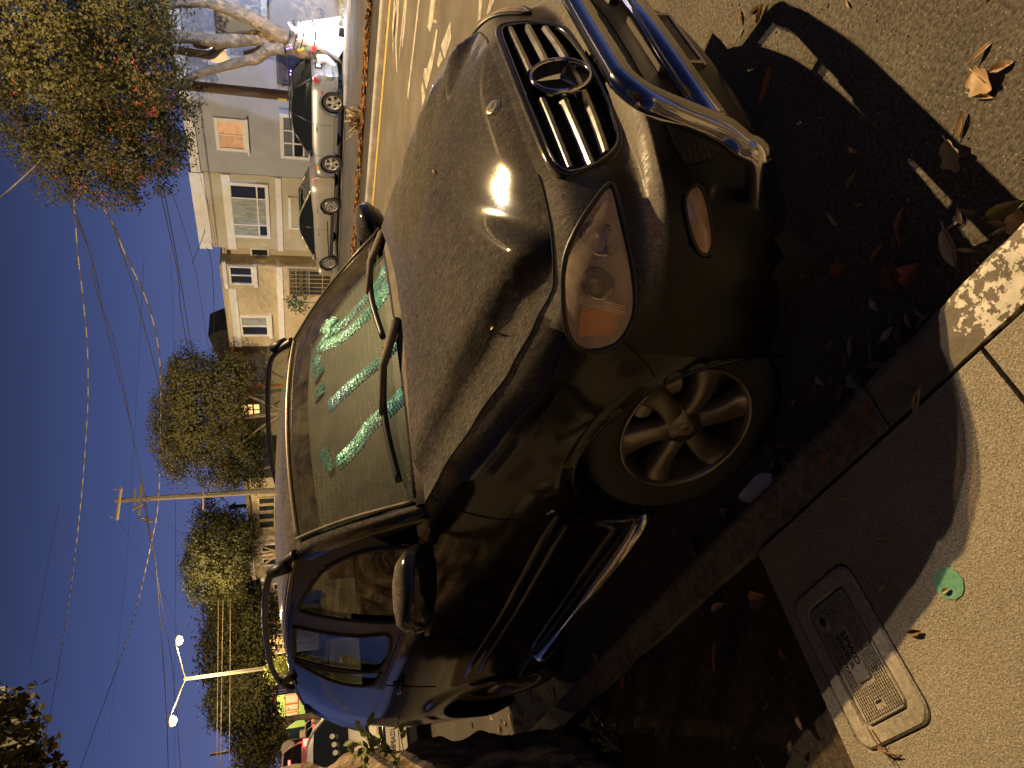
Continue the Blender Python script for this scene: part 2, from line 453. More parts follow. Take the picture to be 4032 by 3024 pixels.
def ws_pt(u, v):
    """windscreen: u across -1..1, v up 0..1"""
    b = Vector((u*.795, .40+.17*abs(u)**2.2, 1.262-.017*u*u)); t = Vector((u*.60, 1.115+.05*u*u, 1.697-.043*u*u))
    p = b.lerp(t, v); bul = math.sin(PI*v)*.03
    p.z += bul*.8; p.y -= bul*.55
    return p
def wall_grid(sign):
    return [[Vector((p.x*sign, p.y, p.z)) for p in (wall(s, r) for r in RR)] for s in SS]
WG = {sg: wall_grid(sg) for sg in (1, -1)}
def grid_bvh(rows):
    n = len(rows[0]); vs = [tuple(p) for r_ in rows for p in r_]
    fs = [(i*n+k, i*n+k+1, (i+1)*n+k+1, (i+1)*n+k) for i in range(len(rows)-1) for k in range(n-1)]
    return BVHTree.FromPolygons(vs, fs)
BV = {sg: grid_bvh(WG[sg]) for sg in (1, -1)}
def onwall(p, sg, off=0.0):
    h = BV[sg].find_nearest(Vector(p)); n = h[1]
    if n.x*sg < 0 and abs(n.x) > .3 or (abs(n.x) <= .3 and n.y > 0 and h[0].y < 1): n = -n
    return h[0]+n*off
HL = [(-.520, -.709, .803), (-.578, -.673, .869), (-.631, -.628, .914), (-.673, -.575, .937), (-.729, -.514, .942), (-.788, -.466, .940), (-.830, -.423, .921), (-.856, -.405, .890), (-.869, -.414, .847), (-.870, -.449, .796), (-.843, -.509, .768), (-.802, -.564, .767), (-.718, -.632, .782), (-.628, -.680, .795)]
FOG = [(-.590, -.771, .598), (-.620, -.740, .637), (-.689, -.706, .633), (-.741, -.680, .608), (-.755, -.672, .578), (-.731, -.693, .561), (-.678, -.734, .567), (-.615, -.767, .578)]
def inpoly(x, y, P):
    c = False; n = len(P)
    for i in range(n):
        (x1, y1), (x2, y2) = P[i], P[i-1]
        if (y1 > y) != (y2 > y) and x < (x2-x1)*(y-y1)/(y2-y1)+x1: c = not c
    return c
HLS = spline(HL, 5, True); FOGS = spline(FOG, 5, True)
def shrink(P, f):
    c = sum((Vector(p) for p in P), Vector())/len(P); return [c+(Vector(p)-c)*f for p in P]
HLX = [(p.x, p.z) for p in shrink(HLS, 1.02)]
def gry(x, z): return -.760+.29*(z-.71)+.11*x*x
GRO = spline([(0, .957), (.22, .953), (.38, .944), (.445, .925), (.458, .885), (.44, .82), (.40, .762), (.34, .728), (.18, .712), (0, .708), (-.18, .712), (-.34, .728), (-.40, .762), (-.44, .82), (-.458, .885), (-.445, .925), (-.38, .944), (-.22, .953)], 4, True)
GRX = [(p[0]*.985, .83+(p[1]-.83)*.97) for p in GRO]
FOGX = [(p.x, p.z) for p in shrink(FOGS, 1.0)]
car = thing('parked_suv', 'dusty black SUV with a chrome bull bar, parked against the kerb in the foreground', 'car', (CX, CY, 0))
def build_wall():
    pr = car_wall_parts()
    for p, qs in pr.items():
        mt = BUMPP if p in ('front_bumper',) else BLACKP
        for sg in (-1, 1):
            b = MB(); vid = {}
            vs = []; fs = []
            for q in qs:
                c = sum(q, Vector())/4
                if c.y < -.3 and (inpoly(-c.x, c.z, HLX) or inpoly(-c.x, c.z, GRX) or inpoly(-c.x, c.z, FOGX)): continue
                f = []
                for v in q:
                    k = (round(v.x, 4), round(v.y, 4), round(v.z, 4))
                    if k not in vid: vid[k] = len(vs); vs.append(Vector((v.x*sg, v.y, v.z)))
                    f.append(vid[k])
                if len(set(f)) < 3: continue
                f = [f[i] for i in range(4) if f[i] != f[i-1]]
                fs.append(tuple(f) if sg < 0 else tuple(reversed(f)))
            b.add(vs, fs, True); b.build(p, mt, car)
build_wall()
# bonnet
b = MB()
b.grid(hood_rows(1)); b.grid([list(reversed(r_)) for r_ in hood_rows(-1)])
hood = b.build('hood', BLACKP, car, weld=True)
def seam(paths, mat=DARKIN, r=.0035, name='panel_gap'):
    for p in paths: b = MB(); b.tube(p, r, 6); b.build(name, mat, car)
gaps = []
for sg in (-1, 1):
    gaps.append([Vector((p.x*sg, p.y, p.z+.001)) for p in (wall(lerp(1.6, HOOD_S1, i/60), 11) for i in range(61))])
    for y in (YD1, YD2):
        gaps.append([Vector((p.x*sg*1.0005, p.y, p.z)) for p in (wall(s_of_y(y), 1.6+i*9.4/40) for i in range(41))])
    gaps.append([Vector((p.x*sg*1.0005, p.y, p.z)) for p in (wall(s_of_y(YD3), 7+i*4/20) for i in range(21))])
    gaps.append([Vector((p.x*sg*1.0005, p.y, p.z)) for p in (wall(s_of_y(lerp(YD1, 2.45, i/40)), 1.75) for i in range(41))])
    # bumper to wing joint below the headlight
    gaps.append([onwall(q, sg, .0005) for q in ((sg*.87, -.46, .79), (sg*.90, -.43, .74), (sg*.92, -.40, .70), (sg*.94, -.37, .67))])
seam(gaps)
# wheel wells and arch lips
for sg in (-1, 1):
    for ay in (0, 2.915):
        b = MB(); rows = []
        for i in range(29):
            a = R(-22+224*i/28)
            y, z = ay+ARCH*math.cos(a), .37+ARCH*math.sin(a)
            xo = onwall((sg*.95, y, z), sg).x
            rows.append([Vector((xo, y, z)), Vector((xo-sg*.02, y, z)), Vector((sg*.60, ay+(ARCH+.02)*math.cos(a), .37+(ARCH+.02)*math.sin(a))), Vector((sg*.55, ay, .4))])
        b.grid(rows, False); b.build('wheel_well', DARKIN, car)
        b = MB()
        b.tube([Vector((onwall((sg*.96, ay+(ARCH+.004)*math.cos(a), .37+(ARCH+.004)*math.sin(a)), sg).x-sg*.002, ay+ARCH*math.cos(a), .37+ARCH*math.sin(a))) for a in [R(-20+220*i/40) for i in range(41)]], .006, 6)
        b.build('arch_lip', BLACKP, car)
b = MB(); b.box((0, 1.5, .30), (1.55, 4.4, .10)); b.box((0, -.35, .45), (1.1, .5, .3)); b.build('underbody', DARKIN, car)
# cowl: perforated strip between bonnet and windscreen
def cowl_pt(u, v):
    a = abs(u); x = u*.80
    y0 = .222+.25*a**3.2; z0 = hood_raw(x, y0)-.006-.014*a**3; p0 = Vector((x, y0, z0))
    p1 = ws_pt(u, 0); p1 = Vector((p1.x, p1.y-.03, p1.z-.012))
    q = p0.lerp(p1, v); q.z -= .02*math.sin(PI*v)
    return q
b = MB(); b.grid([[cowl_pt(-1+2*i/60, j/6) for j in range(7)] for i in range(61)]); b.build('cowl_panel', DUSTPL, car)
b = MB(); hb = MB()
for i in range(76):
    for j in range(4):
        u = -.86+1.72*(i+.5*(j % 2))/76; v = .09+.105*j+.04
        p = cowl_pt(u, v); p.z += .0022
        vs = [p+Vector((.0068*math.cos(k*PI/3), .0068*math.sin(k*PI/3), 0)) for k in range(6)]
        hb.poly(vs)
hb.build('vent_hole', DARKIN, car).__setitem__('kind', 'stuff')
b = MB(); b.grid([[cowl_pt(-.97+1.94*i/60, .56+.46*j/4)+Vector((0, 0, .004-.012*math.sin(PI*j/4))) for j in range(5)] for i in range(61)]); b.build('cowl_trough', DARKIN, car)
# windscreen, its black border, pillars, roof
b = MB(); b.grid([[ws_pt(-.985+1.97*i/40, .02+.95*j/16) for j in range(17)] for i in range(41)]); b.build('windscreen', WSGLASS, car)
b = MB()
def ap_strip(sg):
    rows = []
    for i in range(25):
        v = -.03+1.05*i/24
        w = ws_pt(.985*sg, v); t = i/24
        y = w.y+.02
        o = apillar(max(.5, min(1.17, lerp(.53, 1.17, v)))); o = Vector((o.x*sg, o.y, o.z))
        side = o+Vector((sg*.035, .05, -.055))
        mid = o+Vector((sg*.012, .0, .0))
        rows.append([w+Vector((0, 0, -.004)), w.lerp(mid, .5)+Vector((0, 0, .012)), mid, mid.lerp(side, .5)+Vector((sg*.008, 0, .006)), side, side+Vector((-sg*.01, .05, -.05))])
    return rows
for sg in (-1, 1):
    b = MB(); b.grid(ap_strip(sg)); b.build('windscreen_pillar', BLACKP, car)
    b = MB(); b.tube([ws_pt(.97*sg, -.02+1.0*i/20)+Vector((0, -.002, .012)) for i in range(21)], .007, 6); b.build('pillar_trim', DUSTPL, car)
def roof_pt(u, y):
    e = roof_edge(y); zc = crtab(ROOFZ, y)
    a = abs(u)
    if y < 1.30:
        f = sstep((1.30-y)/.2)
        yy = y+f*.05*u*u
    else: yy = y
    z = zc-(.055)*a**3.0-(.02)*sstep((a-.9)/.1)
    return Vector((u*(e.x+.008), yy, z))
b = MB(); b.grid([[roof_pt(-1+2*i/36, 1.118+(3.66-1.118)*j/44) for j in range(45)] for i in range(37)]); b.build('roof', BLACKP, car)
b = MB(); b.tube([ws_pt(-.97+1.94*i/30, .985)+Vector((0, -.006, .006)) for i in range(31)], .008, 6); b.build('header_trim', M('bare_trim', (.45, .38, .25), rough=.35, metal=.5), car)
# side of the glasshouse
WIN = {'front': spline([(.80, 1.225), (.815, 1.30), (.92, 1.40), (1.10, 1.50), (1.30, 1.575), (1.50, 1.625), (1.66, 1.655), (1.70, 1.650), (1.64, 1.52), (1.555, 1.35), (1.49, 1.212), (1.20, 1.205)], 3, True),
       'rear': spline([(1.70, 1.232), (1.75, 1.36), (1.83, 1.52), (1.92, 1.672), (1.96, 1.685), (2.20, 1.690), (2.415, 1.690), (2.40, 1.67), (2.28, 1.40), (2.19, 1.238)], 3, True),
       'quarter': spline([(2.235, 1.245), (2.33, 1.42), (2.455, 1.66), (2.475, 1.665), (2.525, 1.56), (2.545, 1.45), (2.53, 1.34), (2.47, 1.262), (2.40, 1.243)], 3, True)}
def t_of(y, z):
    lo, hi = -.05, 1.02
    for _ in range(22):
        m = (lo+hi)/2
        if ghouse(y, m).z < z: lo = m
        else: hi = m
    return lo
def gh(y, z, off=0, sg=-1):
    p = ghouse(y, t_of(y, z)); return Vector(((p.x+off)*sg, p.y, p.z+off*.25))
GY = [.62+i*.0225 for i in range(136)]
for sg in (-1, 1):
    body = MB(); blk = MB()
    rows = [[ghouse(y, -.02+1.04*j/26) for j in range(27)] for y in GY]
    for i in range(len(GY)-1):
        for j in range(26):
            q = [rows[i][j], rows[i+1][j], rows[i+1][j+1], rows[i][j+1]]; c = sum(q, Vector())/4
            if any(inpoly(c.y, c.z, [(w.x, w.y) for w in W_]) for W_ in WIN.values()): continue
            if c.y < .80: continue
            q = [Vector((v.x*sg, v.y, v.z)) for v in q]
            if sg > 0: q.reverse()
            (blk if c.y < 2.56 and c.z < 1.69-.0*c.y and .0 < c.z-belt(c.y).z+.02 else body).add(q, [(0, 1, 2, 3)], True)
    body.build('rear_pillar', BLACKP, car, weld=True); blk.build('window_surround', BLACKPL, car, weld=True)
    for nm, W_ in WIN.items():
        pts = [gh(w.x, w.y, -.010, sg) for w in W_]
        b = MB(); c = sum(pts, Vector())/len(pts); n = len(pts)
        b.add([c]+pts, [(0, 1+k, 1+(k+1) % n) for k in range(n)], True)
        g = b.build('side_window', SIDEGLASS, car)
        b = MB(); b.tube([gh(w.x, w.y, .002, sg) for w in W_]+[gh(W_[0].x, W_[0].y, .002, sg)], .010, 6, caps=False); b.build('window_seal', RUBBER, g)
    # roof edge gutter and belt moulding
    b = MB(); b.tube([Vector((roof_edge(y).x*sg+sg*.004, y, roof_edge(y).z-.006)) for y in [1.17+i*.083 for i in range(31)]], .012, 6); b.build('roof_gutter', BLACKP, car)
    b = MB(); b.tube([Vector((p.x*sg+sg*.004, p.y, p.z+.010)) for p in (belt(.80+i*.0665) for i in range(27))], .009, 6); b.build('belt_moulding', BLACKPL, car)
# rear hatch glass panel closing the glasshouse
b = MB(); rows = []
for i in range(13):
    u = -1+2*i/12; e = roof_edge(3.66); lo = Vector((u*.80, 3.80+.06*(1-u*u), 1.20)); hi = Vector((u*e.x, 3.64+.03*(1-u*u), 1.69-.05*abs(u)**3))
    rows.append([lo.lerp(hi, j/8)+Vector((0, .03*math.sin(PI*j/8), 0)) for j in range(9)])
b.grid(rows); b.build('rear_window', SIDEGLASS, car)
for sg in (-1, 1):
    b = MB(); rows = []
    for j in range(13):
        t = j/12; a = ghouse(3.62, t); hi = Vector((roof_edge(3.66).x, 3.64, 1.64)); lo = Vector((.80, 3.80, 1.20)); q = lo.lerp(hi, t)
        a.x *= sg; q.x *= sg; m_ = (a+q)/2+Vector((sg*.03, .02, 0))
        rows.append([a, m_, q])
    b.grid(rows); b.build('rear_corner', BLACKP, car)
# roof rails on their feet
for sg in (-1, 1):
    b = MB()
    P = [(1.205, 1.668), (1.26, 1.720), (1.34, 1.772), (1.48, 1.800), (1.75, 1.818), (2.1, 1.826), (2.5, 1.820), (2.75, 1.800), (2.92, 1.770), (3.0, 1.735), (3.03, 1.70)]
    pts = spline([(sg*tab([(1.2, .632), (1.5, .665), (2.3, .675), (3.1, .665)], y), y, z) for y, z in P], 4)
    b.tube(pts, [.019+.008*max(0, 1-i/6) for i in range(len(pts))], 10, flat=.8)
    rail = b.build('roof_rail', M('rail_grey', (.014, .013, .012), rough=.4), car)
    for y in (2.86, 1.30):
        b = MB(); b.tube([(sg*.66, y-.05, 1.70), (sg*.668, y, 1.78)], [.034, .024], 8); b.build('rail_foot', BLACKPL, rail)
# ------------------------------------------------------------------ grille with its bars and star
def outl(P, dy=0.0): return [Vector((p[0], gry(p[0], p[1])+dy, p[1])) for p in P]
gr = MB(); gr.tube(outl(GRO, -.004)+[outl(GRO, -.004)[0]], .012, 8, caps=False); grille = gr.build('grille', BLACKP, car)
b = MB(); P = outl(GRO, .07); c = Vector((0, -.64, .83)); b.add([c]+P, [(0, 1+(k+1) % len(P), 1+k) for k in range(len(P))]); b.build('grille_back', DARKIN, grille)
b = MB(); A = outl(GRO, .0); Bq = outl(GRO, .07); b.grid([[a, q] for a, q in zip(A+[A[0]], Bq+[Bq[0]])]); b.build('grille_shell', MESHBLK, grille)
b = MB(); P2 = [(x*.965, .83+(z-.83)*.93) for x, z in [(p[0], p[1]) for p in GRO]]; b.tube(outl(P2, -.012)+[outl(P2, -.012)[0]], .0045, 6, caps=False); b.build('grille_rim', DCHROME, grille)
# honeycomb
b = MB(); hx = .0165
GP = [(p[0]*.96, .83+(p[1]-.83)*.94) for p in GRO]
row = 0; z = .715
while z < .95:
    x = -.46+(hx*.5 if row % 2 else 0)
    while x < .46:
        if inpoly(x, z, GP) and math.hypot(x, (z-.828)) > .075:
            r1, r2 = hx*.62, hx*.44; y = gry(x, z)+.026; n = 6
            vo = [Vector((x+r1*math.cos(PI/6+k*PI/3), y, z+r1*.9*math.sin(PI/6+k*PI/3))) for k in range(6)]
            vi = [Vector((x+r2*math.cos(PI/6+k*PI/3), y-.004, z+r2*.9*math.sin(PI/6+k*PI/3))) for k in range(6)]
            vj = [v+Vector((0, .012, 0)) for v in vi]
            b.add(vo+vi+vj, [(k, (k+1) % 6, 6+(k+1) % 6, 6+k) for k in range(6)]+[(6+k, 6+(k+1) % 6, 12+(k+1) % 6, 12+k) for k in range(6)])
        x += hx
    z += hx*.83; row += 1
hm = b.build('grille_mesh', M('mesh_black', (.03, .027, .02), rough=.4), grille); hm['kind'] = 'stuff'
STARZ = .828
for zc_, x0, x1 in ((.900, .085, .425), (.838, .105, .425), (.770, .06, .385)):
    for sg in (-1, 1):
        b = MB(); rows = []
        for i in range(15):
            x = lerp(x0 if zc_ > .78 else 0, x1, i/14)*sg; zz = zc_-.012*(abs(x)/.4)**2*(-1 if zc_ < .8 else .4)
            y = gry(x, zz); h = .0145
            rows.append([Vector((x, y+.026, zz-h)), Vector((x, y-.006, zz-h)), Vector((x, y-.014, zz-h*.3)), Vector((x, y-.012, zz+h*.5)), Vector((x, y+.004, zz+h)), Vector((x, y+.026, zz+h))])
        if sg > 0: rows.reverse()
        b.grid(rows, False); b.poly(rows[0]); b.poly(list(reversed(rows[-1])))
        b.build('grille_bar', SLATM, grille)
# ring and three-pointed star
ang = math.atan(.29)
MST = Matrix.Translation((0, gry(0, STARZ)-.022, STARZ)) @ Matrix.Rotation(-ang, 4, 'X')
def star_mesh(b, r, d, m, w=.16, hub=.13):
    """three tapering ridged arms, facing -y"""
    for k in range(3):
        a = PI/2+k*2*PI/3
        e = Vector((math.cos(a), 0, math.sin(a))); t = Vector((-math.sin(a), 0, math.cos(a)))
        base = r*hub
        pts = [e*r, t*base*.62+e*base*.36, Vector((0, 0, 0)), -t*base*.62+e*base*.36, Vector((0, -d, 0)), e*r*.55+Vector((0, -d*.62, 0))]
        b.add([m @ p for p in pts], [(0, 1, 5), (5, 1, 4), (0, 5, 3), (5, 4, 3)])
b = MB(); b.lathe([(.101, .012), (.101, -.004), (.097, -.012), (.091, -.010), (.089, -.002), (.089, .012)], axis='y', n=40, m=MST); ring = b.build('star_ring', CHROME, grille)
b = MB(); star_mesh(b, .090, .014, MST @ Matrix.Translation((0, .004, 0))); b.build('star', CHROME, grille)
b = MB(); b.lathe([(.0001, .012), (.090, .012)], axis='y', n=24, m=MST); b.build('star_backing', DARKIN, grille)
# badge on the bonnet
bz = hood_zc(-.618)+.003
MB_ = Matrix.Translation((0, -.618, bz)) @ Matrix.Rotation(R(38), 4, 'X')
b = MB(); b.lathe([(.0001, .004), (.020, .0045), (.029, .003), (.030, 0), (.030, -.004)], axis='z', n=28, m=MB_); badge = b.build('hood_badge', M('badge_silver', (.62, .55, .4), rough=.25, metal=.9), car)
b = MB(); star_mesh(b, .018, .002, MB_ @ Matrix.Rotation(-PI/2, 4, 'X') @ Matrix.Translation((0, -.005, 0))); b.build('badge_star', M('badge_dark', (.05, .045, .035), rough=.4), badge)
b = MB(); b.lathe([(.0185, .0055), (.0205, .0055)], axis='z', n=24, m=MB_); b.build('badge_ring', MATS['badge_dark'], badge)
# ------------------------------------------------------------------ headlights
def lens_mesh(out, sg, off, bulge, name, mat, par, k=6):
    P = [Vector((p.x*(-sg), p.y, p.z)) for p in out]
    c = sum(P, Vector())/len(P); c = onwall(c, sg)
    rows = []
    for i in range(k+1):
        f = .02+.98*i/k
        rows.append([onwall(c.lerp(p, f), sg, off+bulge*(1-f*f)) for p in P+[P[0]]])
    b = MB(); b.grid(rows, True)
    if sg > 0: b.f = [tuple(reversed(f)) for f in b.f]
    return b.build(name, mat, par)
for sg in (-1, 1):
    lamp_o = lens_mesh(HLS, sg, .004, .022, 'headlight', LENS, car)
    P = [Vector((p.x*-sg, p.y, p.z)) for p in HLS]
    b = MB(); rows = []
    for f, dd in ((1.0, .0), (.96, .03), (.86, .085), (.5, .11), (.02, .115)):
        q = shrink(P, f); q = [v+Vector((-sg*dd*.25, dd, 0)) for v in q]; rows.append(q+[q[0]])
    b.grid(rows, True); b.build('lamp_housing', REFL, lamp_o)
    b = MB(); b.tube([onwall(p, sg, .004) for p in P+[P[0]]], .009, 6, caps=False); b.build('lamp_seal', BLACKPL, lamp_o)
    for cx, cy, cz, r0 in ((.640, -.615, .845, .055), (.735, -.535, .852, .050)):
        m = Matrix.Translation((cx*sg, cy, cz)) @ Matrix.Rotation(R(-18)*sg*-1, 4, 'Z')
        b = MB(); b.lathe([(r0, -.012), (r0*1.08, -.01), (r0*1.0, 0), (r0*.8, .03), (r0*.4, .055), (.004, .06)], axis='y', n=24, m=m); b.build('lamp_bowl', CHROME, lamp_o)
        b = MB(); b.lathe([(.002, .0), (r0*.45, .008), (r0*.5, .02), (r0*.45, .05)], axis='y', n=18, m=m); b.build('lamp_projector', M('projector_glass', (.30, .27, .22), rough=.08, coat=1), lamp_o)
    # amber flasher at the outer end, behind the clear lens
    b = MB(); rows = []
    for i in range(9):
        t = i/8; a = onwall((sg*lerp(.795, .850, t), lerp(-.50, -.43, t), .905), sg, -.022); d_ = onwall((sg*lerp(.80, .845, t), lerp(-.52, -.455, t), lerp(.785, .80, t)), sg, -.022)
        rows.append([a.lerp(d_, j/5) for j in range(6)])
    b.grid(rows, True); b.build('amber_reflector', AMBER, lamp_o)
    b = MB()
    for q in range(4):
        b.tube([onwall((sg*(.775+.006*q), lerp(-.53, -.50, t)+.004*q, lerp(.925, .775, t)), sg, -.010) for t in [i/8 for i in range(9)]], .0022, 5)
    b.build('lamp_ribs', REFL, lamp_o)
    fl = lens_mesh(FOGS, sg, .003, .010, 'fog_lamp', AMBLENS, car, 4)
    b = MB(); Pf = [Vector((p.x*-sg, p.y, p.z)) for p in FOGS]; b.tube([onwall(p, sg, .004) for p in Pf+[Pf[0]]], .006, 6, caps=False); b.build('fog_lamp_rim', BLACKPL, fl)
# lower intakes
for sg in (-1, 1):
    O = [(.0, .650), (.30, .650), (.50, .645), (.575, .625), (.555, .56), (.50, .47), (.42, .43), (.0, .43)]
    b = MB(); rows = []
    for i in range(21):
        x = i/20*.575
        zt = tab([(0, .650), (.30, .650), (.50, .645), (.575, .622)], x); zb = tab([(0, .43), (.42, .43), (.50, .47), (.56, .56), (.575, .618)], x)
        rows.append([onwall((x*sg, -.9, lerp(zb, zt, j/8)), sg, .003) for j in range(9)])
    b.grid(rows, True); it = b.build('lower_intake', M('intake_black', (.006, .006, .006), rough=.6), car)
    b = MB()
    for i in range(36):
        for j in range(9):
            x = .03+.54*i/36+.0075*(j % 2); z = .46+.18*j/9
            zb = tab([(0, .43), (.42, .43), (.50, .47), (.56, .56), (.575, .618)], x)
            if z < zb+.01: continue
            p = onwall((x*sg, -.9, z), sg, .0045)
            b.add([p+Vector((.004*math.cos(k*PI/3), 0, .004*math.sin(k*PI/3))) for k in range(6)], [(0, 1, 2, 3, 4, 5)])
    b.build('intake_mesh', M('mesh_grey', (.05, .05, .045), rough=.5), it)['kind'] = 'stuff'
# ------------------------------------------------------------------ bull bar of chrome tube
b = MB()
half = [(-.30, -.932, .800), (-.37, -.932, .796), (-.435, -.932, .765), (-.475, -.930, .71), (-.515, -.926, .63), (-.553, -.922, .56), (-.592, -.908, .512), (-.612, -.90, .475), (-.612, -.82, .425), (-.60, -.55, .29)]
pth = half[::-1]+[(0, -.932, .803)]+[(-x, y, z) for x, y, z in half]
b.tube(spline(pth, 6), .0365, 14)
bull = b.build('bull_bar', CHROME, car)
b = MB(); b.tube([(-.52, -.924, .575), (0, -.924, .572), (.52, -.924, .575)], .0365, 14); b.build('cross_tube', CHROME, bull)
for sg in (-1, 1): b = MB(); b.box((sg*.36, -.885, .575), (.04, .10, .035)); b.build('mounting_bracket', BLACKPL, bull)
# licence plate and frame (the dealer frame reads FREMONT)
MP = Matrix.Translation((0, -.905, .500)) @ Matrix.Rotation(R(-6), 4, 'X')
pl = MB(); pl.add([MP @ Vector((x, -.004, z)) for x, z in ((-.15, -.045), (.15, -.045), (.15, .076), (-.15, .076))], [(0, 1, 2, 3)])
plate = pl.build('licence_plate', M('plate_dark', (.10, .095, .085), rough=.25, metal=.4, col2=(.025, .024, .022), scale=24, mix=(.42, .58)), car)
b = MB()
for c_, s_ in (((0, 0, .082), (.325, .045, .026)), ((0, 0, -.05), (.325, .02, .012)), ((-.157, 0, .013), (.012, .03, .115)), ((.157, 0, .013), (.012, .03, .115))):
    q = MB(); q.box(c_, s_); b.add([MP @ Vector(v) for v in q.v], q.f)
b.build('plate_frame', M('frame_chrome', (.55, .50, .42), rough=.22, metal=.9), plate, bevel=.003)
def text_mesh(name, s, size, mat, parent, m, extr=.001, align='CENTER', sx=1.0, bold=0):
    cu = bpy.data.curves.new(name, 'FONT'); cu.body = s; cu.size = size; cu.align_x = align; cu.align_y = 'CENTER'; cu.extrude = extr; cu.resolution_u = 2
    if bold: cu.offset = bold
    o = bpy.data.objects.new(name, cu); COL.objects.link(o)
    me = bpy.data.meshes.new_from_object(o.evaluated_get(bpy.context.evaluated_depsgraph_get()))
    bpy.data.objects.remove(o); bpy.data.curves.remove(cu)
    me.transform(m @ Matrix.Diagonal((sx, 1, 1, 1)))
    q = bpy.data.objects.new(name, me); COL.objects.link(q); me.materials.clear(); me.materials.append(mat)
    if parent is not None: q.parent = parent
    return q
text_mesh('frame_lettering', 'FREMONT', .026, M('letter_pale', (.55, .52, .46), rough=.5), plate, MP @ Matrix.Translation((0, -.0055, .052)) @ Matrix.Rotation(PI/2, 4, 'X'), sx=1.5)
# ------------------------------------------------------------------ wheels
def wheel(ay, sg, steer, caliper):
    wx = sg*.868
    root = bpy.data.objects.new('wheel', None); COL.objects.link(root); root.parent = car
    root.location = (wx, ay, .37); root.rotation_euler = (0, 0, steer if sg < 0 else steer)
    X = -1 if sg < 0 else 1
    def ln(prof): return [(r_, h*X) for r_, h in prof]
    b = MB(); b.lathe(ln([(.238, -.215), (.30, -.225), (.345, -.212), (.366, -.18), (.370, -.10), (.369, -.05), (.360, -.012), (.345, .006), (.31, .014), (.27, .012), (.246, .0)]), axis='x', n=64); b.build('tyre', RUBBER, root)
    b = MB()
    for k in range(4): b.lathe(ln([(.3705, -.17+k*.042), (.3722, -.168+k*.042), (.3722, -.14+k*.042), (.3705, -.138+k*.042)]), axis='x', n=64)
    b.build('tyre_tread', RUBBER, root)
    b = MB(); b.lathe(ln([(.250, .003), (.249, .012), (.243, .014), (.236, .008), (.232, -.012), (.229, -.05), (.222, -.12), (.222, -.2)]), axis='x', n=64); rim = b.build('rim', ALLOY, root)
    sp = MB()
    for k in range(6):
        a = 2*PI*k/6+R(8)
        e = Vector((0, math.cos(a), math.sin(a))); t = Vector((0, -math.sin(a), math.cos(a)))
        rows = []
        for i in range(9):
            f = i/8; r_ = lerp(.060, .234, f)
            w = tab([(0, .040), (.25, .036), (.6, .042), (1, .058)], f)
            h = tab([(0, -.010), (.2, -.006), (.6, -.010), (.85, -.014), (1, -.006)], f)*1.0
            tw = t*(.012*math.sin(PI*f))
            p = e*r_+tw
            rows.append([p-t*w+Vector((X*(h-.055), 0, 0)), p-t*w*.98+Vector((X*(h-.010), 0, 0)), p-t*w*.55+Vector((X*(h+.003), 0, 0)), p+t*w*.55+Vector((X*(h+.003), 0, 0)), p+t*w*.98+Vector((X*(h-.010), 0, 0)), p+t*w+Vector((X*(h-.055), 0, 0))])
        sp.grid(rows, True)
    sp.build('spokes', ALLOY, root)
    b = MB(); b.lathe(ln([(.002, -.004), (.036, -.004), (.039, -.010), (.072, -.014), (.088, -.030), (.09, -.06)]), axis='x', n=40); b.build('hub', ALLOY, root)
    m = Matrix.Rotation(-PI/2 if X < 0 else PI/2, 4, 'Z')
    b = MB(); b.lathe(ln([(.002, .0005), (.030, .001), (.034, -.001), (.036, -.004)]), axis='x', n=28); cap = b.build('hub_cap', M('cap_grey', (.30, .26, .20), rough=.4, metal=.6), root)
    b = MB(); star_mesh(b, .030, .004, Matrix.Translation((X*.001, 0, 0)) @ m, hub=.13); b.lathe(ln([(.029, .0015), (.0315, .0025), (.033, .001)]), axis='x', n=28); b.build('cap_star', M('cap_dark', (.07, .06, .045), rough=.4, metal=.6), cap)
    for k in range(5):
        a = 2*PI*k/5+R(40); b = MB()
        b.lathe(ln([(.001, -.0125), (.0125, -.0125), (.0135, -.0105)]), c=(0, .058*math.cos(a), .058*math.sin(a)), axis='x', n=14); b.build('lug_hole', DARKIN, root)
    b = MB(); b.lathe(ln([(.05, -.095), (.165, -.095), (.165, -.12), (.05, -.12)]), axis='x', n=40); b.build('brake_disc', M('disc_steel', (.22, .19, .16), rough=.4, metal=.9), root)
    b = MB(); b.lathe(ln([(.02, -.17), (.24, -.19)]), axis='x', n=30); b.build('wheel_inside', DARKIN, root)
    if caliper:
        b = MB(); rows = []
        for i in range(13):
            a = R(98+68*i/12); w = .03*math.sin(PI*(.12+.76*i/12))
            rows.append([Vector((X*hh, -rr*math.cos(a)*-1, rr*math.sin(a))) for rr, hh in ((.128-w*.3, -.10), (.130-w*.3, -.055), (.165, -.045), (.178+w*.6, -.055), (.182+w*.6, -.10))])
        b.grid(rows, True); b.build('brake_caliper', M('caliper_grey', (.32, .27, .2), rough=.5, metal=.4), root)
    return root
ST = R(-18.8)
for sg in (-1, 1):
    wheel(0, sg, ST*-1, True); wheel(2.915, sg, 0, False)
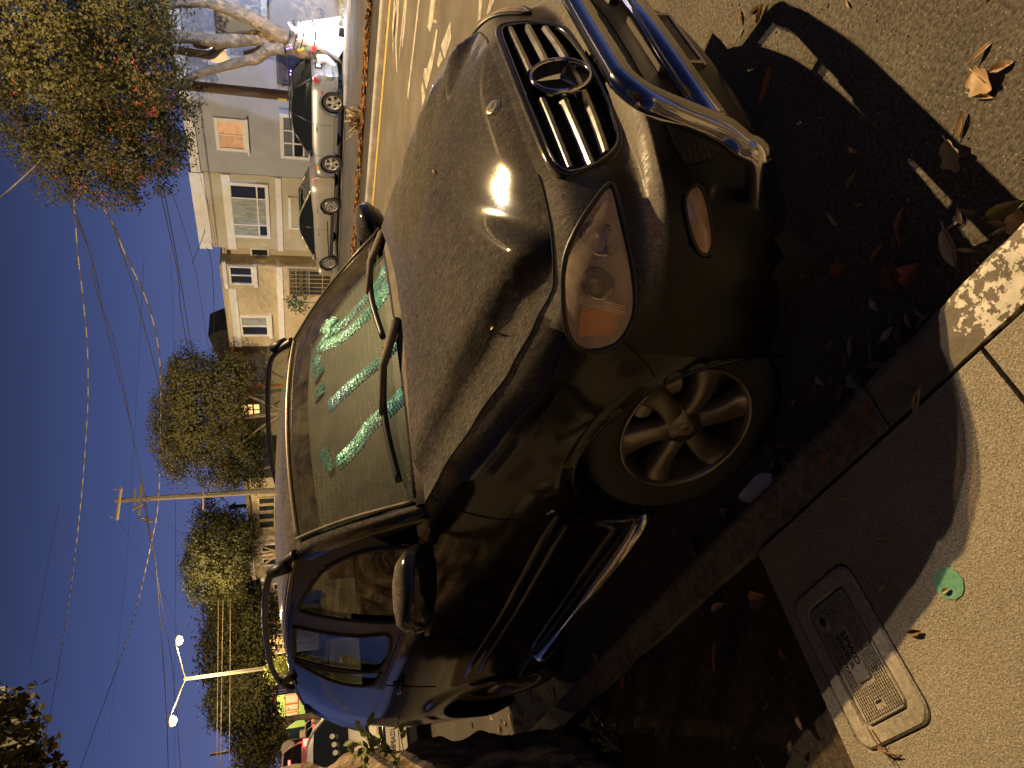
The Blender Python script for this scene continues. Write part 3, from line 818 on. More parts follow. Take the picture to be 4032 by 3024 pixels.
# ------------------------------------------------------------------ mirrors, handles, mouldings, steps
for sg in (-1, 1):
    body = MB(); rows = []
    # shell as a loft across the car: section in y-z, from the door outwards
    secs = [(.905, .70, 1.215, .05, .045), (.93, .70, 1.225, .075, .062), (.965, .705, 1.237, .098, .078), (1.02, .715, 1.245, .105, .083), (1.10, .73, 1.252, .102, .078), (1.155, .745, 1.256, .088, .066), (1.180, .758, 1.258, .05, .04), (1.185, .76, 1.258, .005, .005)]
    for x, yc, zc_, hy, hz in secs:
        rows.append([Vector((sg*x, yc+hy*(math.copysign(abs(math.cos(a))**.75, math.cos(a)))-(0.02 if math.sin(a) > 0 else 0), zc_+hz*math.copysign(abs(math.sin(a))**.75, math.sin(a)))) for a in [2*PI*k/20 for k in range(20)]])
    body.grid(rows, True, close=True); mir = body.build('wing_mirror', BLACKP, car)
    b = MB(); b.tube([(sg*.885, .73, 1.175), (sg*.93, .72, 1.195), (sg*.965, .715, 1.21)], [.045, .04, .03], 10, flat=.6); b.build('mirror_foot', BLACKPL, mir)
    b = MB(); rows = []
    for i in range(13):
        f = i/12; x = lerp(1.0, 1.172, f); yc = tab([(.965, .705), (1.02, .715), (1.10, .73), (1.155, .745), (1.18, .758)], x); hy = tab([(.955, .094), (1.02, .107), (1.10, .104), (1.155, .090), (1.172, .062)], x)
        z0 = lerp(1.234, 1.248, f)
        rows.append([Vector((sg*x, yc-hy-.004+.004*abs(q-1.5), z0+.011*(q-1.5)*(1-.3*f))) for q in range(4)])
    b.grid(rows, True); b.build('mirror_indicator', M('indicator_clear', (.95, .62, .42), rough=.25, coat=.6, col2=(.70, .36, .20), scale=60), mir)
    b = MB(); b.add([(sg*.96, .825, 1.19), (sg*1.10, .845, 1.195), (sg*1.105, .845, 1.30), (sg*.965, .825, 1.295)], [(0, 1, 2, 3)]); b.build('mirror_glass', DCHROME, mir)
    for y, z in ((1.47, 1.075), (2.42, 1.115)):
        b = MB(); p0 = onwall((sg*.93, y, z), sg)
        b.tube([onwall((sg*.93, y-.085, z-.004), sg, .006), onwall((sg*.93, y-.06, z), sg, .035), onwall((sg*.93, y+.05, z+.006), sg, .038), onwall((sg*.93, y+.10, z+.006), sg, .012)], [.010, .013, .013, .011], 8)
        h = b.build('door_handle', BLACKP, car)
        b = MB(); b.lathe([(.001, .0), (.035, .0), (.045, .001)], c=onwall((sg*.93, y+.005, z+.003), sg, .0012), axis='x', n=18); b.build('handle_recess', DARKIN, h)
    # two rubbing strips along the doors and wings
    for z0, z1, z2, y0, y1, w in ((.748, .735, .762, .40, 2.30, .020), (.684, .672, .690, .50, 2.26, .012)):
        b = MB(); rows = []
        for i in range(61):
            y = lerp(y0, y1, i/60); z = tab([(y0, z0), (1.4, z1), (y1, z2)], y)
            w_ = w*min(1, .25+8*min(i, 60-i)/60)
            rows.append([onwall((sg*.95, y, z-w_), sg, .000), onwall((sg*.95, y, z-w_*.6), sg, .014), onwall((sg*.95, y, z+w_*.5), sg, .016), onwall((sg*.95, y, z+w_), sg, .001)])
        b.grid(rows, True)
        if sg > 0: b.f = [tuple(reversed(f)) for f in b.f]
        b.build('side_moulding', BLACKP, car)
    b = MB(); b.tube([onwall((sg*.95, lerp(.46, 2.42, i/30), .405), sg, .004) for i in range(31)], .011, 6); b.build('sill_trim', BLACKPL, car)
    b = MB(); b.tube(spline([(sg*.80, .43, .36), (sg*.93, .45, .375), (sg*.985, .56, .385), (sg*.995, 1.2, .385), (sg*.985, 1.95, .385), (sg*.93, 2.05, .375), (sg*.80, 2.08, .36)], 6), .036, 12); b.build('step_bar', CHROME, car)
    b = MB(); b.lathe([(.001, .006), (.016, .006), (.021, .004), (.022, 0)], c=onwall((sg*.95, .385, .775), sg, 0), axis='x', n=18, m=Matrix.Scale(sg, 4, (1, 0, 0))); b.build('wing_badge', DCHROME, car)
# ------------------------------------------------------------------ wipers
for nm, pts, arm in (('w', [(-.70, .60), (-.42, .46), (-.12, .40)], (-.05, .33)), ('w', [(-.06, .46), (.26, .40), (.62, .50)], (.66, .42))):
    b = MB(); Q = [ws_pt(x/.80, .045+.05*(k == 1))+Vector((0, -.012, .014)) for k, (x, _) in enumerate(pts)]
    b.tube(spline(Q, 6), .014, 6); wp = b.build('wiper', BLACKPL, car)
    b = MB(); a = cowl_pt(arm[0]/.8, .72)+Vector((0, 0, .02)); b.tube([a, a.lerp(Q[1], .5)+Vector((0, 0, .03)), Q[1]+Vector((0, 0, .012))], [.022, .017, .010], 6); b.build('wiper_arm', DUSTPL, wp)
    b = MB(); b.lathe([(.016, 0), (.018, .02), (.012, .03), (.001, .032)], c=a-Vector((0, 0, .015)), n=14); b.build('wiper_pivot', BLACKPL, wp)
# ------------------------------------------------------------------ inside: dashboard, seats, wheel
b = MB(); rows = []
for i in range(15):
    u = -1+2*i/14; rows.append([Vector((u*.74, .50+.14*abs(u), 1.20)), Vector((u*.72, .80, 1.16)), Vector((u*.72, 1.05, 1.10)), Vector((u*.72, 1.12, .98)), Vector((u*.72, 1.10, .7))])
b.grid(rows); b.build('dashboard', M('dash_dark', (.02, .02, .018), rough=.7), car)
for x, y in ((-.38, 1.75), (.38, 1.75), (-.38, 2.7), (.38, 2.7)):
    b = MB(); b.tube([(x, y+.02, .75), (x, y+.10, 1.05), (x, y+.17, 1.30)], [.23, .22, .17], 10, flat=.35); b.tube([(x, y+.18, 1.36), (x, y+.20, 1.50)], [.12, .10], 10, flat=.45); b.box((x, y-.2, .68), (.46, .48, .16)); b.build('seat', M('seat_dark', (.025, .022, .018), rough=.8), car)
# ================================================================== ground
def speck(name, c1, c2, scale=60, rough=.9, bump=.6, bscale=220, big=None, spots=None):
    """aggregate surface: fine grains, broad stains, grit relief"""
    m, n, b, o = nodes(name); L = n.links.new
    b.inputs['Roughness'].default_value = rough; b.inputs['Specular IOR Level'].default_value = .25
    t = n.nodes.new('ShaderNodeTexCoord')
    z = n.nodes.new('ShaderNodeTexNoise'); z.inputs['Scale'].default_value = scale; z.inputs['Detail'].default_value = 5; z.inputs['Roughness'].default_value = .7; L(t.outputs['Object'], z.inputs['Vector'])
    r = n.nodes.new('ShaderNodeValToRGB'); e = r.color_ramp.elements; e[0].position = .36; e[1].position = .66; e[0].color = tuple(c1)+(1,); e[1].color = tuple(c2)+(1,); L(z.outputs[0], r.inputs[0])
    z2 = n.nodes.new('ShaderNodeTexNoise'); z2.inputs['Scale'].default_value = big or 1.3; z2.inputs['Detail'].default_value = 7; z2.inputs['Roughness'].default_value = .6; L(t.outputs['Object'], z2.inputs['Vector'])
    mr = n.nodes.new('ShaderNodeMapRange'); mr.inputs['From Min'].default_value = .3; mr.inputs['From Max'].default_value = .7; mr.inputs['To Min'].default_value = .68; mr.inputs['To Max'].default_value = 1.2; L(z2.outputs[0], mr.inputs['Value'])
    mx = n.nodes.new('ShaderNodeMix'); mx.data_type = 'RGBA'; mx.blend_type = 'MULTIPLY'; mx.inputs[0].default_value = 1; L(r.outputs[0], mx.inputs[6]); L(mr.outputs[0], mx.inputs[7])
    col = mx.outputs[2]
    if spots:
        v = n.nodes.new('ShaderNodeTexVoronoi'); v.inputs['Scale'].default_value = spots[0]; L(t.outputs['Object'], v.inputs['Vector'])
        m2 = n.nodes.new('ShaderNodeMapRange'); m2.inputs['From Min'].default_value = .12; m2.inputs['From Max'].default_value = .26; m2.inputs['To Min'].default_value = 1; m2.inputs['To Max'].default_value = 0; L(v.outputs['Distance'], m2.inputs['Value'])
        q = n.nodes.new('ShaderNodeMath'); q.operation = 'GREATER_THAN'; q.inputs[1].default_value = spots[2]; sp = n.nodes.new('ShaderNodeSeparateColor'); L(v.outputs['Color'], sp.inputs[0]); L(sp.outputs[0], q.inputs[0])
        qq = n.nodes.new('ShaderNodeMath'); qq.operation = 'MULTIPLY'; L(m2.outputs[0], qq.inputs[0]); L(q.outputs[0], qq.inputs[1])
        m3 = n.nodes.new('ShaderNodeMix'); m3.data_type = 'RGBA'; L(qq.outputs[0], m3.inputs[0]); L(col, m3.inputs[6]); m3.inputs[7].default_value = tuple(spots[1])+(1,); col = m3.outputs[2]
    L(col, b.inputs['Base Color'])
    z3 = n.nodes.new('ShaderNodeTexNoise'); z3.inputs['Scale'].default_value = bscale; z3.inputs['Detail'].default_value = 4; L(t.outputs['Object'], z3.inputs['Vector'])
    bp = n.nodes.new('ShaderNodeBump'); bp.inputs['Strength'].default_value = bump; bp.inputs['Distance'].default_value = .006; L(z3.outputs[0], bp.inputs['Height']); L(bp.outputs[0], b.inputs['Normal'])
    MATS[name] = m; return m
ASPH = speck('asphalt', (.046, .041, .034), (.175, .150, .112), scale=75, bump=1.0, bscale=110, spots=(95, (.30, .27, .22), .72))
ASPHF = speck('asphalt_lane', (.075, .068, .058), (.115, .104, .088), scale=30, bump=.5, bscale=60)
CONC = speck('concrete', (.17, .148, .105), (.405, .355, .265), scale=190, bump=.9, bscale=210, big=.9)
CONCF = speck('concrete_far', (.26, .25, .23), (.36, .34, .31), scale=12, bump=.3, bscale=40)
DIRT = speck('dirt', (.030, .022, .014), (.085, .062, .038), scale=40, bump=1, bscale=70)
LITTER = speck('leaf_litter', (.10, .045, .018), (.30, .15, .06), scale=9, bump=1, bscale=14)
b = MB(); b.grid([[(x, y, -.05) for y in (-300, -60, 0, 60, 200, 900)] for x in (-500, -60, 0, 60, 500)], False); tag(b.build('ground', M('ground_far', (.05, .045, .035), rough=.95)), kind='structure')
def sheet(name, x0, x1, y0, y1, z, mat, nx=1, ny=1):
    b = MB(); b.grid([[(lerp(x0, x1, i/nx), lerp(y0, y1, j/ny), z) for j in range(ny+1)] for i in range(nx+1)], False)
    return tag(b.build(name, mat), kind='structure')
sheet('road', .955, 12.62, -60, 200, 0, ASPH)
sheet('far_road', 15.0, 20.8, -60, 200, 0, ASPHF)
# painted arrow and lane lines, 4 mm proud
PAINT = M('road_paint', (.20, .18, .145), rough=.8, col2=(.40, .36, .29), scale=7, mix=(.38, .6))
YELL = M('road_yellow', (.40, .25, .05), rough=.7, col2=(.52, .34, .09), scale=5)
def flat(name, P, mat, z=.004, parent=None):
    b = MB(); b.poly([(p[0], p[1], z) for p in P]); o = b.build(name, mat, parent)
    if parent is None: tag(o, kind='structure')
    return o
flat('lane_line', [(9.63, -20), (9.75, -20), (9.70, 5.25), (9.58, 5.25)], PAINT)
flat('lane_line', [(10.75, -20), (10.84, -20), (10.92, 5.0), (10.83, 5.4)], PAINT)
flat('lane_line', [(11.42, -20), (11.52, -20), (11.75, 5.45), (11.62, 5.6)], PAINT)
def strokes(name, L, mat=PAINT):
    for P in L: flat(name, [tuple(atz(x, y).xy) for x, y in P], mat)
strokes('road_letter', [[(1698, 0), (1716, 0), (1707, 75), (1722, 82), (1718, 93), (1706, 85), (1694, 128), (1684, 105)],
 [(1719, 115), (1724, 118), (1710, 230), (1695, 300), (1680, 352), (1668, 300), (1672, 268), (1682, 270), (1700, 215)],
 [(1775, 83), (1778, 150), (1752, 232), (1737, 180)], [(1734, 200), (1745, 232), (1726, 268), (1722, 250)],
 [(1664, 322), (1676, 380), (1664, 420), (1660, 350)],
 [(1888, 0), (1902, 0), (1893, 78), (1882, 84)], [(1930, 0), (1948, 0), (1928, 52), (1917, 58)]])
strokes('road_letter', [[(1552, 0), (1557, 0), (1560, 60), (1556, 120), (1546, 175), (1545, 110)], [(1567, 0), (1572, 0), (1570, 60), (1562, 180), (1566, 290), (1562, 280), (1556, 180)], [(1595, 0), (1603, 0), (1597, 90), (1585, 190), (1582, 170), (1590, 80)]])
flat('centre_line', [(12.40, -60), (12.62, -60), (12.62, 200), (12.40, 200)], YELL)
# planted median with its kerbs and leaf litter
def kerb_run(name, x0, x1, ys, z, mats, face, r=.03, parent=None):
    for k, (a, c) in enumerate(zip(ys, ys[1:])):
        P = [(x0, -.04)]
        P += [(x0, z-r), (x0+r*.3, z-r*.3), (x0+r, z)] if face in ('l', 'b') else [(x0, z)]
        P += [(x1-r, z), (x1-r*.3, z-r*.3), (x1, z-r)] if face in ('r', 'b') else [(x1, z)]
        P += [(x1, -.04)]
        b = MB(); n = max(1, int((c-a)/.03) if mats[k % len(mats)][1] else 1)
        rows = []
        for i in range(n+1):
            y = lerp(a+.004, c-.004, i/n)
            rows.append([(px+(.002*math.sin(y*17+px*40)+.0012*math.sin(y*61))*(1 if mats[k % len(mats)][1] else 0), y, pz+(.0015*math.sin(y*23+px*30) if mats[k % len(mats)][1] and pz > 0 else 0)) for px, pz in P])
        b.grid(rows, False); b.poly(rows[0]); b.poly(list(reversed(rows[-1])))
        b.build(name, mats[k % len(mats)][0], parent)
med = tag(MB().build('median', None), kind='structure')
kerb_run('median_kerb', 12.64, 12.86, [-60, -20, -8, 0, 4, 8, 12, 16, 20, 30, 60, 200], .13, [(CONCF, 0)], 'l', parent=med)
kerb_run('median_kerb', 14.78, 14.98, [-60, -20, -8, 0, 4, 8, 12, 16, 20, 30, 60, 200], .13, [(CONCF, 0)], 'r', parent=med)
b = MB(); b.grid([[(x, y, .11) for y in (-60, 200)] for x in (12.86, 14.78)], False); b.build('median_fill', speck('median_asphalt', (.030, .027, .022), (.055, .05, .04), scale=20, bump=.5, bscale=50), med)
b = MB()
for i in range(5200):
    y = -2+30*rnd.random()**1.2; x = rnd.gauss(14.45, .17)
    if x > 14.76 or x < 13.9: continue
    s = .05+.07*rnd.random(); q = Matrix.Rotation(rnd.random()*6.3, 3, 'Z') @ Matrix.Rotation(rnd.gauss(0, .5), 3, 'X')
    c = Vector((x, y, .125+.05*rnd.random()))
    b.add([c+q @ Vector(v) for v in ((-s, 0, 0), (0, -s*.4, .01), (s, 0, 0), (0, s*.4, .01))], [(0, 1, 2, 3)])
tag(b.build('leaf_drift', LITTER), kind='stuff')
# near kerb: worn stones, the first with flaking white paint
def kerb_paint(name):
    m, n, b, o = nodes(name); L = n.links.new; b.inputs['Roughness'].default_value = .85
    t = n.nodes.new('ShaderNodeTexCoord'); s = n.nodes.new('ShaderNodeSeparateXYZ'); L(t.outputs['Object'], s.inputs[0])
    z = n.nodes.new('ShaderNodeTexNoise'); z.inputs['Scale'].default_value = 34; z.inputs['Detail'].default_value = 6; z.inputs['Roughness'].default_value = .65; L(t.outputs['Object'], z.inputs['Vector'])
    mr = n.nodes.new('ShaderNodeMapRange'); mr.inputs['From Min'].default_value = .86; mr.inputs['From Max'].default_value = 1.03; mr.inputs['To Min'].default_value = 0; mr.inputs['To Max'].default_value = -.5; L(s.outputs[1], mr.inputs['Value'])
    ad = n.nodes.new('ShaderNodeMath'); L(z.outputs[0], ad.inputs[0]); L(mr.outputs[0], ad.inputs[1])
    r = n.nodes.new('ShaderNodeValToRGB'); e = r.color_ramp.elements; e[0].position = .475; e[1].position = .50; e[0].color = (.17, .14, .10, 1); e[1].color = (.72, .66, .54, 1); L(ad.outputs[0], r.inputs[0])
    z2 = n.nodes.new('ShaderNodeTexNoise'); z2.inputs['Scale'].default_value = 9; z2.inputs['Detail'].default_value = 6; L(t.outputs['Object'], z2.inputs['Vector'])
    m2 = n.nodes.new('ShaderNodeMapRange'); m2.inputs['From Min'].default_value = .3; m2.inputs['From Max'].default_value = .7; m2.inputs['To Min'].default_value = .55; m2.inputs['To Max'].default_value = 1.15; L(z2.outputs[0], m2.inputs['Value'])
    mx = n.nodes.new('ShaderNodeMix'); mx.data_type = 'RGBA'; mx.blend_type = 'MULTIPLY'; mx.inputs[0].default_value = 1; L(r.outputs[0], mx.inputs[6]); L(m2.outputs[0], mx.inputs[7]); L(mx.outputs[2], b.inputs['Base Color'])
    z3 = n.nodes.new('ShaderNodeTexNoise'); z3.inputs['Scale'].default_value = 60; z3.inputs['Detail'].default_value = 5; L(t.outputs['Object'], z3.inputs['Vector'])
    ah = n.nodes.new('ShaderNodeMath'); L(z3.outputs[0], ah.inputs[0]); L(r.outputs['Color'], ah.inputs[1])
    bp = n.nodes.new('ShaderNodeBump'); bp.inputs['Strength'].default_value = .7; bp.inputs['Distance'].default_value = .006; L(ah.outputs[0], bp.inputs['Height']); L(bp.outputs[0], b.inputs['Normal'])
    return m
KPAINT = kerb_paint('kerb_flaking_paint')
KSTONE = speck('kerb_stone', (.12, .10, .07), (.24, .205, .15), scale=28, bump=1, bscale=60, big=5)
kerb = tag(MB().build('kerb', None), kind='structure')
kerb_run('kerb_stone', .800, .952, [-40, -6, -3, -.6, 1.22, 3.3, 4.9, 7, 9.5, 12, 16, 22, 30, 60, 200], .130, [(KSTONE, 0), (KSTONE, 0), (KPAINT, 1), (KPAINT, 1), (KSTONE, 1), (KSTONE, 1), (KSTONE, 1), (KSTONE, 0), (KSTONE, 0), (KSTONE, 0), (KSTONE, 0), (KSTONE, 0), (KSTONE, 0)], 'r', parent=kerb)
# pavement slabs with tooled joints
pave = tag(MB().build('pavement', None), kind='structure')
def slab(x0, x1, y0, y1, mat=CONC, name='slab', z=.130):
    b = MB(); e = .006; h = .008
    rows = [[(x, y, zz) for x, y, zz in ((x0, y0, -.05), (x1, y0, -.05), (x1, y1, -.05), (x0, y1, -.05))],
            [(x0, y0, z-h), (x1, y0, z-h), (x1, y1, z-h), (x0, y1, z-h)], [(x0+e, y0+e, z), (x1-e, y0+e, z), (x1-e, y1-e, z), (x0+e, y1-e, z)]]
    b.grid(rows, False, close=True); b.poly(rows[2]); return b.build(name, mat, pave)
g = .004
xs = [-5.0, -3.5, -2.15, -.70, .795]
for a, c in zip(xs, xs[1:]):
    for y0, y1 in ((-5, -3.5), (-3.5, -2.1), (-2.1, -.62), (-.62, .895)): slab(a+g, c-g, y0+g, y1-g)
for a, c in zip(xs[:-1], xs[1:]):
    if a < -.8 or True:
        if c < .7: slab(a+g, c-g, .895+g, 2.02-g)
# the slab with the meter box let into it: one sheet with a rounded hole
def hole_slab(x0, x1, y0, y1, cx, cy, hx, hy, r, rz, z=.130):
    P = []
    for qx, qy, a0 in ((hx-r, hy-r, 0), (-hx+r, hy-r, 90), (-hx+r, -hy+r, 180), (hx-r, -hy+r, 270)):
        for k in range(9):
            px, py = qx+r*math.cos(R(a0+90*k/8)), qy+r*math.sin(R(a0+90*k/8))
            P.append((cx+px*math.cos(rz)-py*math.sin(rz), cy+px*math.sin(rz)+py*math.cos(rz)))
    A = sorted([(math.atan2(py-cy, px-cx), px, py) for px, py in P]+[])
    for X_, Y_ in ((x0, y0), (x1, y0), (x1, y1), (x0, y1)):
        an = math.atan2(Y_-cy, X_-cx)
        k = min(range(len(A)), key=lambda i: abs(A[i][0]-an)); A[k] = (A[k][0], A[k][1], A[k][2], X_, Y_)
    inn = []; out_ = []
    for t_ in A:
        an = t_[0]; dx, dy = math.cos(an), math.sin(an)
        if len(t_) == 5: ox, oy = t_[3], t_[4]
        else:
            s_ = min((x1-cx)/dx if dx > 1e-6 else ((x0-cx)/dx if dx < -1e-6 else 1e9), (y1-cy)/dy if dy > 1e-6 else ((y0-cy)/dy if dy < -1e-6 else 1e9)); ox, oy = cx+dx*s_, cy+dy*s_
        inn.append((t_[1], t_[2])); out_.append((ox, oy))
    b = MB()
    ix = [(cx+(x-cx)*1.015, cy+(y-cy)*1.02) for x, y in inn]
    b.grid([[(x, y, -.05) for x, y in out_], [(x, y, z-.008) for x, y in out_], [(x+(.006 if x < x1-.01 else -.006 if x > x1-.001 else 0), y, z) for x, y in out_], [(x, y, z) for x, y in ix], [(x, y, z-.006) for x, y in inn], [(x, y, z-.06) for x, y in inn]], False, close=True)
    return b.build('slab', CONC, pave)
hole_slab(-.70+g, .795-g, .895+g, 1.955, .365, 1.745, .227, .157, .052, R(3))
b = MB(); b.grid([[(x, y, .095) for y in (1.5, 1.95)] for x in (.1, .63)], False); b.build('box_bed', DIRT, pave)
for a, c in zip(xs, xs[1:]):
    if c < -.6:
        for y0, y1 in ((2.02, 3.5), (3.5, 5), (5, 6.5), (6.5, 8.2)): slab(a+g, c-g, y0+g, y1-g)
    for y0, y1 in ((8.2, 9.7), (9.7, 11.2), (11.2, 14), (14, 30), (30, 120)): slab(a+g, c-g, y0+g, y1-g)
sheet('planting_bed', -.70, .795, 1.958, 8.19, .095, DIRT)
b = MB(); b.grid([[(x, y, .096+.035*math.sin(x*7+y*3)*math.sin(y*5-x*2)+.02*math.sin(x*23+y*17)) for y in [1.97+i*.05 for i in range(124)]] for x in [-.69+i*.05 for i in range(30)]], True); tag(b.build('bed_soil', DIRT), kind='structure')
# far pavement: low apron, grass strip, walk
sheet('far_apron', 20.8, 24.5, -60, 60, .02, CONCF)
b = MB(); kerb_run('far_kerb', 20.72, 21.9, [-30, 5.5, 7.6, 9.6, 11.0, 11.8], .085, [(CONCF, 0)], 'l', r=.04, parent=tag(MB().build('far_kerb_line', None), kind='structure'))
b = MB(); GRASS = M('dry_grass', (.30, .30, .20), rough=.9, col2=(.45, .44, .33), scale=9)
for i in range(5200):
    y = rnd.uniform(6.5, 11.9); x = rnd.uniform(21.9, 22.9); h = .05+.10*rnd.random(); a = rnd.random()*6.3; d = Vector((math.cos(a), math.sin(a), 0))*.012; l = Vector((rnd.gauss(0, .03), rnd.gauss(0, .03), h)); c = Vector((x, y, .08))
    b.add([c-d, c+d, c+l], [(0, 1, 2)])
tag(b.build('grass_strip', GRASS), kind='stuff')
sheet('grass_bed', 21.9, 22.95, 6.4, 12.0, .08, M('grass_soil', (.28, .27, .2), rough=.95, col2=(.4, .38, .3), scale=8))
# green survey paint
GREENP = M('green_survey_paint', (.07, .24, .15), rough=.75, col2=(.15, .34, .21), scale=60)
c0 = atz(3738, 2297, .13); dsc = MB(); dsc.poly([(c0.x+.038*math.cos(k*PI/16)*(1+.04*math.sin(k*2.2)), c0.y+.042*math.sin(k*PI/16)*(1+.05*math.sin(k*1.7)), .1325) for k in range(32)]); tag(dsc.build('paint_mark', GREENP), kind='structure')
# ================================================================== water meter box
box = thing('meter_box', 'concrete water meter box lid marked SFWD WATER let into the pavement', 'meter box', (.365, 1.745, .13), R(3.0))
BC = speck('box_concrete', (.26, .225, .165), (.40, .355, .27), scale=60, bump=.5, bscale=150, big=4)
def rrect(hx, hy, r, n=6):
    P = []
    for cx, cy, a0 in ((hx-r, hy-r, 0), (-hx+r, hy-r, 90), (-hx+r, -hy+r, 180), (hx-r, -hy+r, 270)):
        P += [(cx+r*math.cos(R(a0+90*k/n)), cy+r*math.sin(R(a0+90*k/n))) for k in range(n+1)]
    return P
def ring(b, A, za, B, zb): b.grid([[(x, y, za) for x, y in A], [(x, y, zb) for x, y in B]], False, close=True)
HX, HY = .222, .152
b = MB(); O = rrect(HX, HY, .05); O1 = rrect(HX-.006, HY-.006, .047); I1 = rrect(.178, .102, .028); I2 = rrect(.174, .098, .026)
ring(b, O, -.06, O, -.002); ring(b, O, -.002, O1, .004); ring(b, O1, .004, I1, .004); ring(b, I1, .004, I2, -.004); ring(b, I2, -.004, I2, -.05)
b.build('box_collar', BC, box)
b = MB(); A = rrect(.168, .092, .022); A1 = rrect(.166, .090, .021); ring(b, A, -.05, A, -.003); ring(b, A, -.003, A1, 0); b.poly([(x, y, 0) for x, y in A1]); lid = b.build('box_lid', BC, box)
# non-slip nubs, left off under the raised name plate
b = MB(); u = -.155
i = 0
while u < .156:
    v = -.080
    while v < .081:
        if not (abs(u-.012) < .088 and abs(v-.004) < .036) and not (math.hypot(u-.12, v-.048) < .034) and not (abs(u+.128) < .012 and abs(v) < .02):
            b.box((u, v, .0020), (.0052, .0058, .0042))
        v += .0092
    u += .0080
b.build('lid_nubs', BC, lid)['kind'] = 'stuff'
b = MB(); A = rrect(.082, .031, .008); A1 = rrect(.080, .029, .007); ring(b, A, 0, A1, .005); b.poly([(x+.0, y, .005) for x, y in A1]); npz = b.build('name_plate', BC, lid, loc=(.012, .004, 0))
LB = M('letter_worn_black', (.02, .018, .014), rough=.8)
# read from the street side of the box, facing the planting bed
def flat_text(s, size, cx, cy, mat, par, sx=1.0):
    m = Matrix.Translation((cx, cy, .0056)) @ Matrix.Rotation(PI, 4, 'Z')
    return text_mesh('lettering', s, size, mat, par, m, extr=.0006, sx=sx, bold=.0006)
flat_text('SFWD', .031, .008, -.010, LB, npz, 1.15); flat_text('WATER', .0235, .008, .0165, LB, npz, 1.2)
b = MB(); b.lathe([(.0005, .0048), (.027, .0048), (.029, .0036), (.030, .0)], c=(.12, .048, 0), n=28); bd = b.build('maker_badge', BC, lid)
b = MB(); b.add([(.12+x, .048+y, .0056) for x, y in ((-.018, 0), (0, -.017), (.018, 0), (0, .017))], [(0, 1, 2, 3)]); b.build('badge_diamond', DIRT, bd)
b = MB(); b.box((-.128, 0, .0003), (.007, .026, .001)); b.build('lid_slot', DARKIN, lid)
# ================================================================== fallen leaves
LEAFM = [M('leaf_tan', (.48, .33, .17), rough=.65, col2=(.33, .21, .10), scale=30), M('leaf_brown', (.20, .095, .035), rough=.65, col2=(.11, .05, .02), scale=30), M('leaf_pale', (.56, .44, .26), rough=.6, col2=(.42, .32, .17), scale=40), M('leaf_olive', (.22, .20, .07), rough=.6, col2=(.32, .27, .12), scale=26), M('leaf_red', (.36, .13, .05), rough=.6, col2=(.24, .08, .03), scale=28)]
def leaf_mesh(kind, L, Wd, curl, mat, seed):
    q = random.Random(seed); b = MB()
    n = 12; m = 4
    rows = []
    for i in range(n+1):
        t = i/n
        if kind == 'blade': w = Wd*math.sin(PI*min(1, t*.96+.02))**.8
        elif kind == 'oval': w = Wd*math.sin(PI*t)**.6*(1-.25*t)
        else: w = Wd*(.62+.38*abs(math.sin(PI*t*2.2+.5)))*math.sin(PI*min(.97, t*.95+.03))**.6
        r_ = []
        for j in range(-m, m+1):
            f = j/m
            x = (t-.5)*L; y = f*w*.5+(.06*L*math.sin(t*3+seed) if kind == 'blade' else 0)*.3
            z = .004+curl*(abs(f)**1.5*w*.55+.25*L*(t-.5)**2)+ (0 if kind == 'blade' else .08*w*math.sin(f*5+t*7+seed))*curl
            z -= .0018*(1-min(1, abs(f)*3))
            r_.append((x, y, max(.001, z)))
        rows.append(r_)
    b.grid(rows, True)
    b.tube([(-.5*L-.18*L, .02*L, .006), (-.5*L, 0, .004), (.1*L, 0, .004)], .0012*(1 if L < .07 else 1.4), 5)
    return b, mat
LEAF_SRC = {}
def leaf_src(kind, mi, v):
    k = (kind, mi, v)
    if k not in LEAF_SRC:
        L, Wd, cu = {'blade': (.064, .016, .9), 'oval': (.075, .034, .8), 'lobed': (.085, .075, .55)}[kind]
        cu *= (.5, 1.0, 1.6)[v % 3]
        bb, mt = leaf_mesh(kind, L, Wd, cu, LEAFM[mi], v+mi*7)
        o = bb.build('fallen_leaf', mt); LEAF_SRC[k] = o.data; bpy.data.objects.remove(o)
    return LEAF_SRC[k]
def put_leaf(p, rz, kind, mi, s=1.0, tilt=0, label=None, group=None, v=None):
    v = rnd.randrange(3) if v is None else v
    o = bpy.data.objects.new('fallen_leaf', leaf_src(kind, mi, v)); COL.objects.link(o)
    o.location = p; o.rotation_euler = (rnd.gauss(0, .12)+tilt, rnd.gauss(0, .12), rz); o.scale = (s, s, s)
    tag(o, label, 'leaf', group); return o
def img_dir(ix, iy, ang, z):
    a = R(ang); p = atz(ix, iy, z); q = atz(ix+6*math.cos(a), iy+6*math.sin(a), z); d = q-p
    return p, math.atan2(d.y, d.x)
LIT = [(2918, 70, 80, 'blade', 0, 1.0), (2973, 40, -45, 'blade', 1, .85), (3000, 53, -70, 'blade', 0, 1.05), (2920, 130, -65, 'blade', 3, .6), (3341, 17, 60, 'blade', 2, .5), (3875, 200, -52, 'blade', 0, 1.0), (3948, 265, -28, 'oval', 0, .75), (3868, 378, 10, 'blade', 2, .95), (3792, 490, -80, 'blade', 0, 1.0), (3808, 985, 2, 'blade', 2, .75), (3945, 885, 10, 'blade', 0, .95), (3955, 908, -22, 'blade', 2, .85), (3755, 890, -35, 'blade', 2, .7), (3782, 850, 75, 'blade', 0, .75)]
